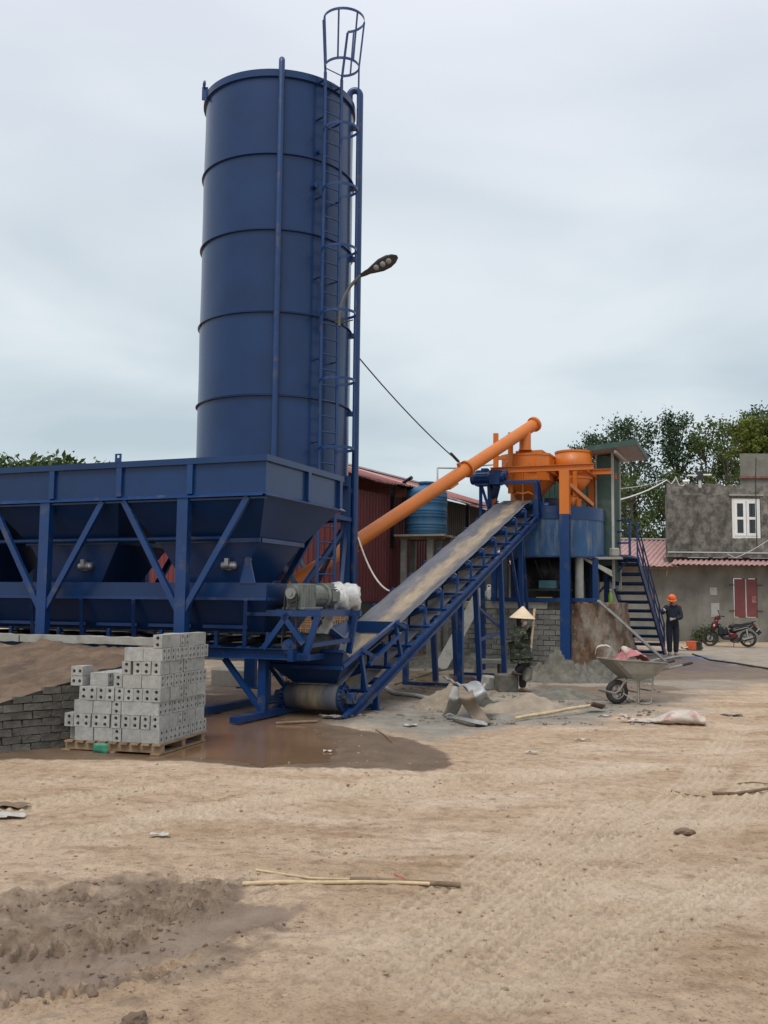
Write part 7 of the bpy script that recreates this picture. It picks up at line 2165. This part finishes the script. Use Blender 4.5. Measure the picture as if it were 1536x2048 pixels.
# ------------------------------------------------------------------ motorbike by the wall
mo0 = gp(1420, 1289, .16); mo0.y = 34.6
m0 = at(1420, 1287, 34.6); m1 = at(1507, 1291, 34.2)
bike = thing('motorbike', 'dark red and black step-through motorbike parked by the house wall', 'motorbike', (m0.x, m0.y, gz(m0.x, m0.y)), math.degrees(math.atan2(m1.y - m0.y, m1.x - m0.x)))
MRED = mat('dark_red_fairing', (.10, .007, .011), .28, var=.12, vs=4); MBLK = mat('black_fairing', (.012, .012, .013), .32, var=.2, vs=4)
SEATM = mat('black_vinyl', (.016, .016, .017), .45, var=.2, vs=6); CHROME = mat('dull_chrome', (.5, .5, .5), .3, .9, var=.1)
WBASE = 1.26; TR_ = .285
# local x: front wheel 0 to rear wheel WBASE, -y faces the camera
for wx in (0, WBASE):
    M = Matrix.Translation((wx, 0, TR_)) @ Matrix.Rotation(R(90), 4, 'X')
    w = MB().cyl(V(wx, -.09, TR_), V(wx, .09, TR_), .035, n=12).build('wheel', DARKSTEEL, bike)
    MB().lathe([(TR_ - .042 + .042 * math.cos(2 * math.pi * k / 12), (.042 if wx == 0 else .052) * math.sin(2 * math.pi * k / 12)) for k in range(13)], 36, M).build('tyre', RUBBER, w)
    MB().lathe([(.20, -.035), (.222, -.035), (.222, -.035), (.222, .035), (.222, .035), (.20, .035)], 32, M).build('rim', DARKSTEEL, w)
    for k in range(5):
        a = 2 * math.pi * k / 5 + .2
        MB().bar(V(wx + .03 * math.cos(a), 0, TR_ + .03 * math.sin(a)), V(wx + .205 * math.cos(a), 0, TR_ + .205 * math.sin(a)), .03, .025, (0, 1, 0)).build('spoke', DARKSTEEL, w)
    MB().cyl(V(wx, -.06, TR_), V(wx, -.065, TR_), .10, n=20).build('brake_disc', STEEL, w)
def shell(prof_, y0, m, name, taper=.6, p=bike):
    """closed side profile given as (x, z), rounded towards both sides"""
    cx = sum(a for a, _ in prof_) / len(prof_); cz = sum(b for _, b in prof_) / len(prof_)
    rings = []
    for y, s in ((-y0, taper), (-y0 * .85, (1 + taper) / 2 + .1), (-y0 * .4, 1), (y0 * .4, 1), (y0 * .85, (1 + taper) / 2 + .1), (y0, taper)):
        rings.append([V(cx + (x - cx) * s, y, cz + (z - cz) * s) for x, z in prof_])
    return MB().loft(rings).build(name, m, p)
for y in (-.085, .085):
    MB().tube([V(0, y, TR_), V(.10, y, .55), V(.16, y * .8, .72)], .024, 10).build('fork', DARKSTEEL, bike)
MB().grid([[V(.33 * math.cos(a) * 1.0, y, TR_ + .325 * math.sin(a)) for y in (-.06, -.03, .03, .06)] for a in np.linspace(R(15), R(150), 12)]).build('front_mudguard', MBLK, bike, solid=.008)
shell([(.02, .60), (.06, .80), (.20, .96), (.30, .98), (.28, .84), (.30, .70), (.20, .60), (.10, .54)], .13, MRED, 'front_fairing')
shell([(.14, .92), (.18, 1.04), (.28, 1.09), (.36, 1.05), (.38, .95), (.28, .92)], .13, MRED, 'handlebar_cover')
shell([(.10, .70), (.12, .78), (.17, .80), (.19, .72), (.14, .67)], .14, mat('clear_headlamp', (.55, .55, .53), .15), 'headlight')
shell([(.27, .40), (.26, .74), (.32, .80), (.38, .76), (.44, .56), (.46, .40), (.36, .33)], .20, MBLK, 'leg_shield')
shell([(.34, .44), (.40, .66), (.50, .70), (.58, .66), (.62, .50), (.60, .40), (.46, .36)], .11, MBLK, 'centre_tunnel')
shell([(.36, .30), (.40, .36), (.78, .34), (.80, .26), (.60, .23), (.44, .24)], .19, MBLK, 'footboard')
shell([(.58, .42), (.62, .50), (.86, .48), (.94, .40), (.86, .28), (.72, .27)], .15, MRED, 'side_panel')
shell([(.62, .56), (.72, .66), (1.10, .74), (1.42, .82), (1.50, .79), (1.30, .66), (1.02, .55), (.86, .48), (.68, .48)], .14, MBLK, 'rear_fairing')
MB().bar(V(.78, -.145, .575), V(1.28, -.135, .70), .012, .018).build('fairing_stripe', CHROME, bike)
shell([(.60, .66), (.66, .76), (.80, .80), (1.05, .80), (1.36, .87), (1.46, .86), (1.42, .80), (1.10, .72), (.80, .64)], .13, SEATM, 'seat', .7)
MB().tube([V(1.25, -.10, .84), V(1.48, -.10, .89), V(1.54, 0, .89), V(1.48, .10, .89), V(1.25, .10, .84)], .014, 8).build('grab_rail', DARKSTEEL, bike)
shell([(1.44, .72), (1.47, .80), (1.54, .78), (1.53, .70)], .10, mat('tail_lamp_red', (.30, .02, .02), .2), 'tail_light')
MB().bar(V(1.42, 0, .70), V(1.66, 0, .46), .15, .02, (0, 1, 0)).build('rear_mudguard', MBLK, bike)
MB().box((1.575, 0, .585), (.012, .19, .14), Matrix.Rotation(R(40), 3, 'Y')).build('number_plate', WHITE, bike)
shell([(.66, .20), (.70, .34), (.92, .36), (1.02, .26), (.96, .16), (.76, .14)], .12, DARKSTEEL, 'engine')
MB().tube([V(.74, -.12, .20), V(.90, -.15, .16), V(1.04, -.17, .22)], .022, 8).tube([V(1.04, -.17, .22), V(1.30, -.18, .31), V(1.46, -.18, .36)], [.03, .055, .05], 12).build('exhaust', DARKSTEEL, bike)
MB().bar(V(1.08, -.235, .27), V(1.40, -.235, .365), .012, .06).build('exhaust_shield', CHROME, bike)
for y in (-.13, .13):
    MB().tube([V(1.20, y, .62), V(1.25, y, .32)], .028, 8).build('rear_shock', CHROME, bike)
    MB().tube([V(.29, y * .4, 1.03), V(.36, y * 1.6, 1.06), V(.44, y * 2.5, 1.05)], .014, 8).cyl(V(.42, y * 2.3, 1.052), V(.47, y * 3.1, 1.045), .020, n=10).build('handlebar', RUBBER, bike)
    MB().tube([V(.34, y * 1.6, 1.06), V(.31, y * 2.0, 1.20)], .007, 6).box((.30, y * 2.1, 1.23), (.02, .09, .06)).build('mirror', RUBBER, bike)
MB().tube([V(.80, -.10, .18), V(.76, -.22, .01)], .012, 6).build('side_stand', DARKSTEEL, bike)
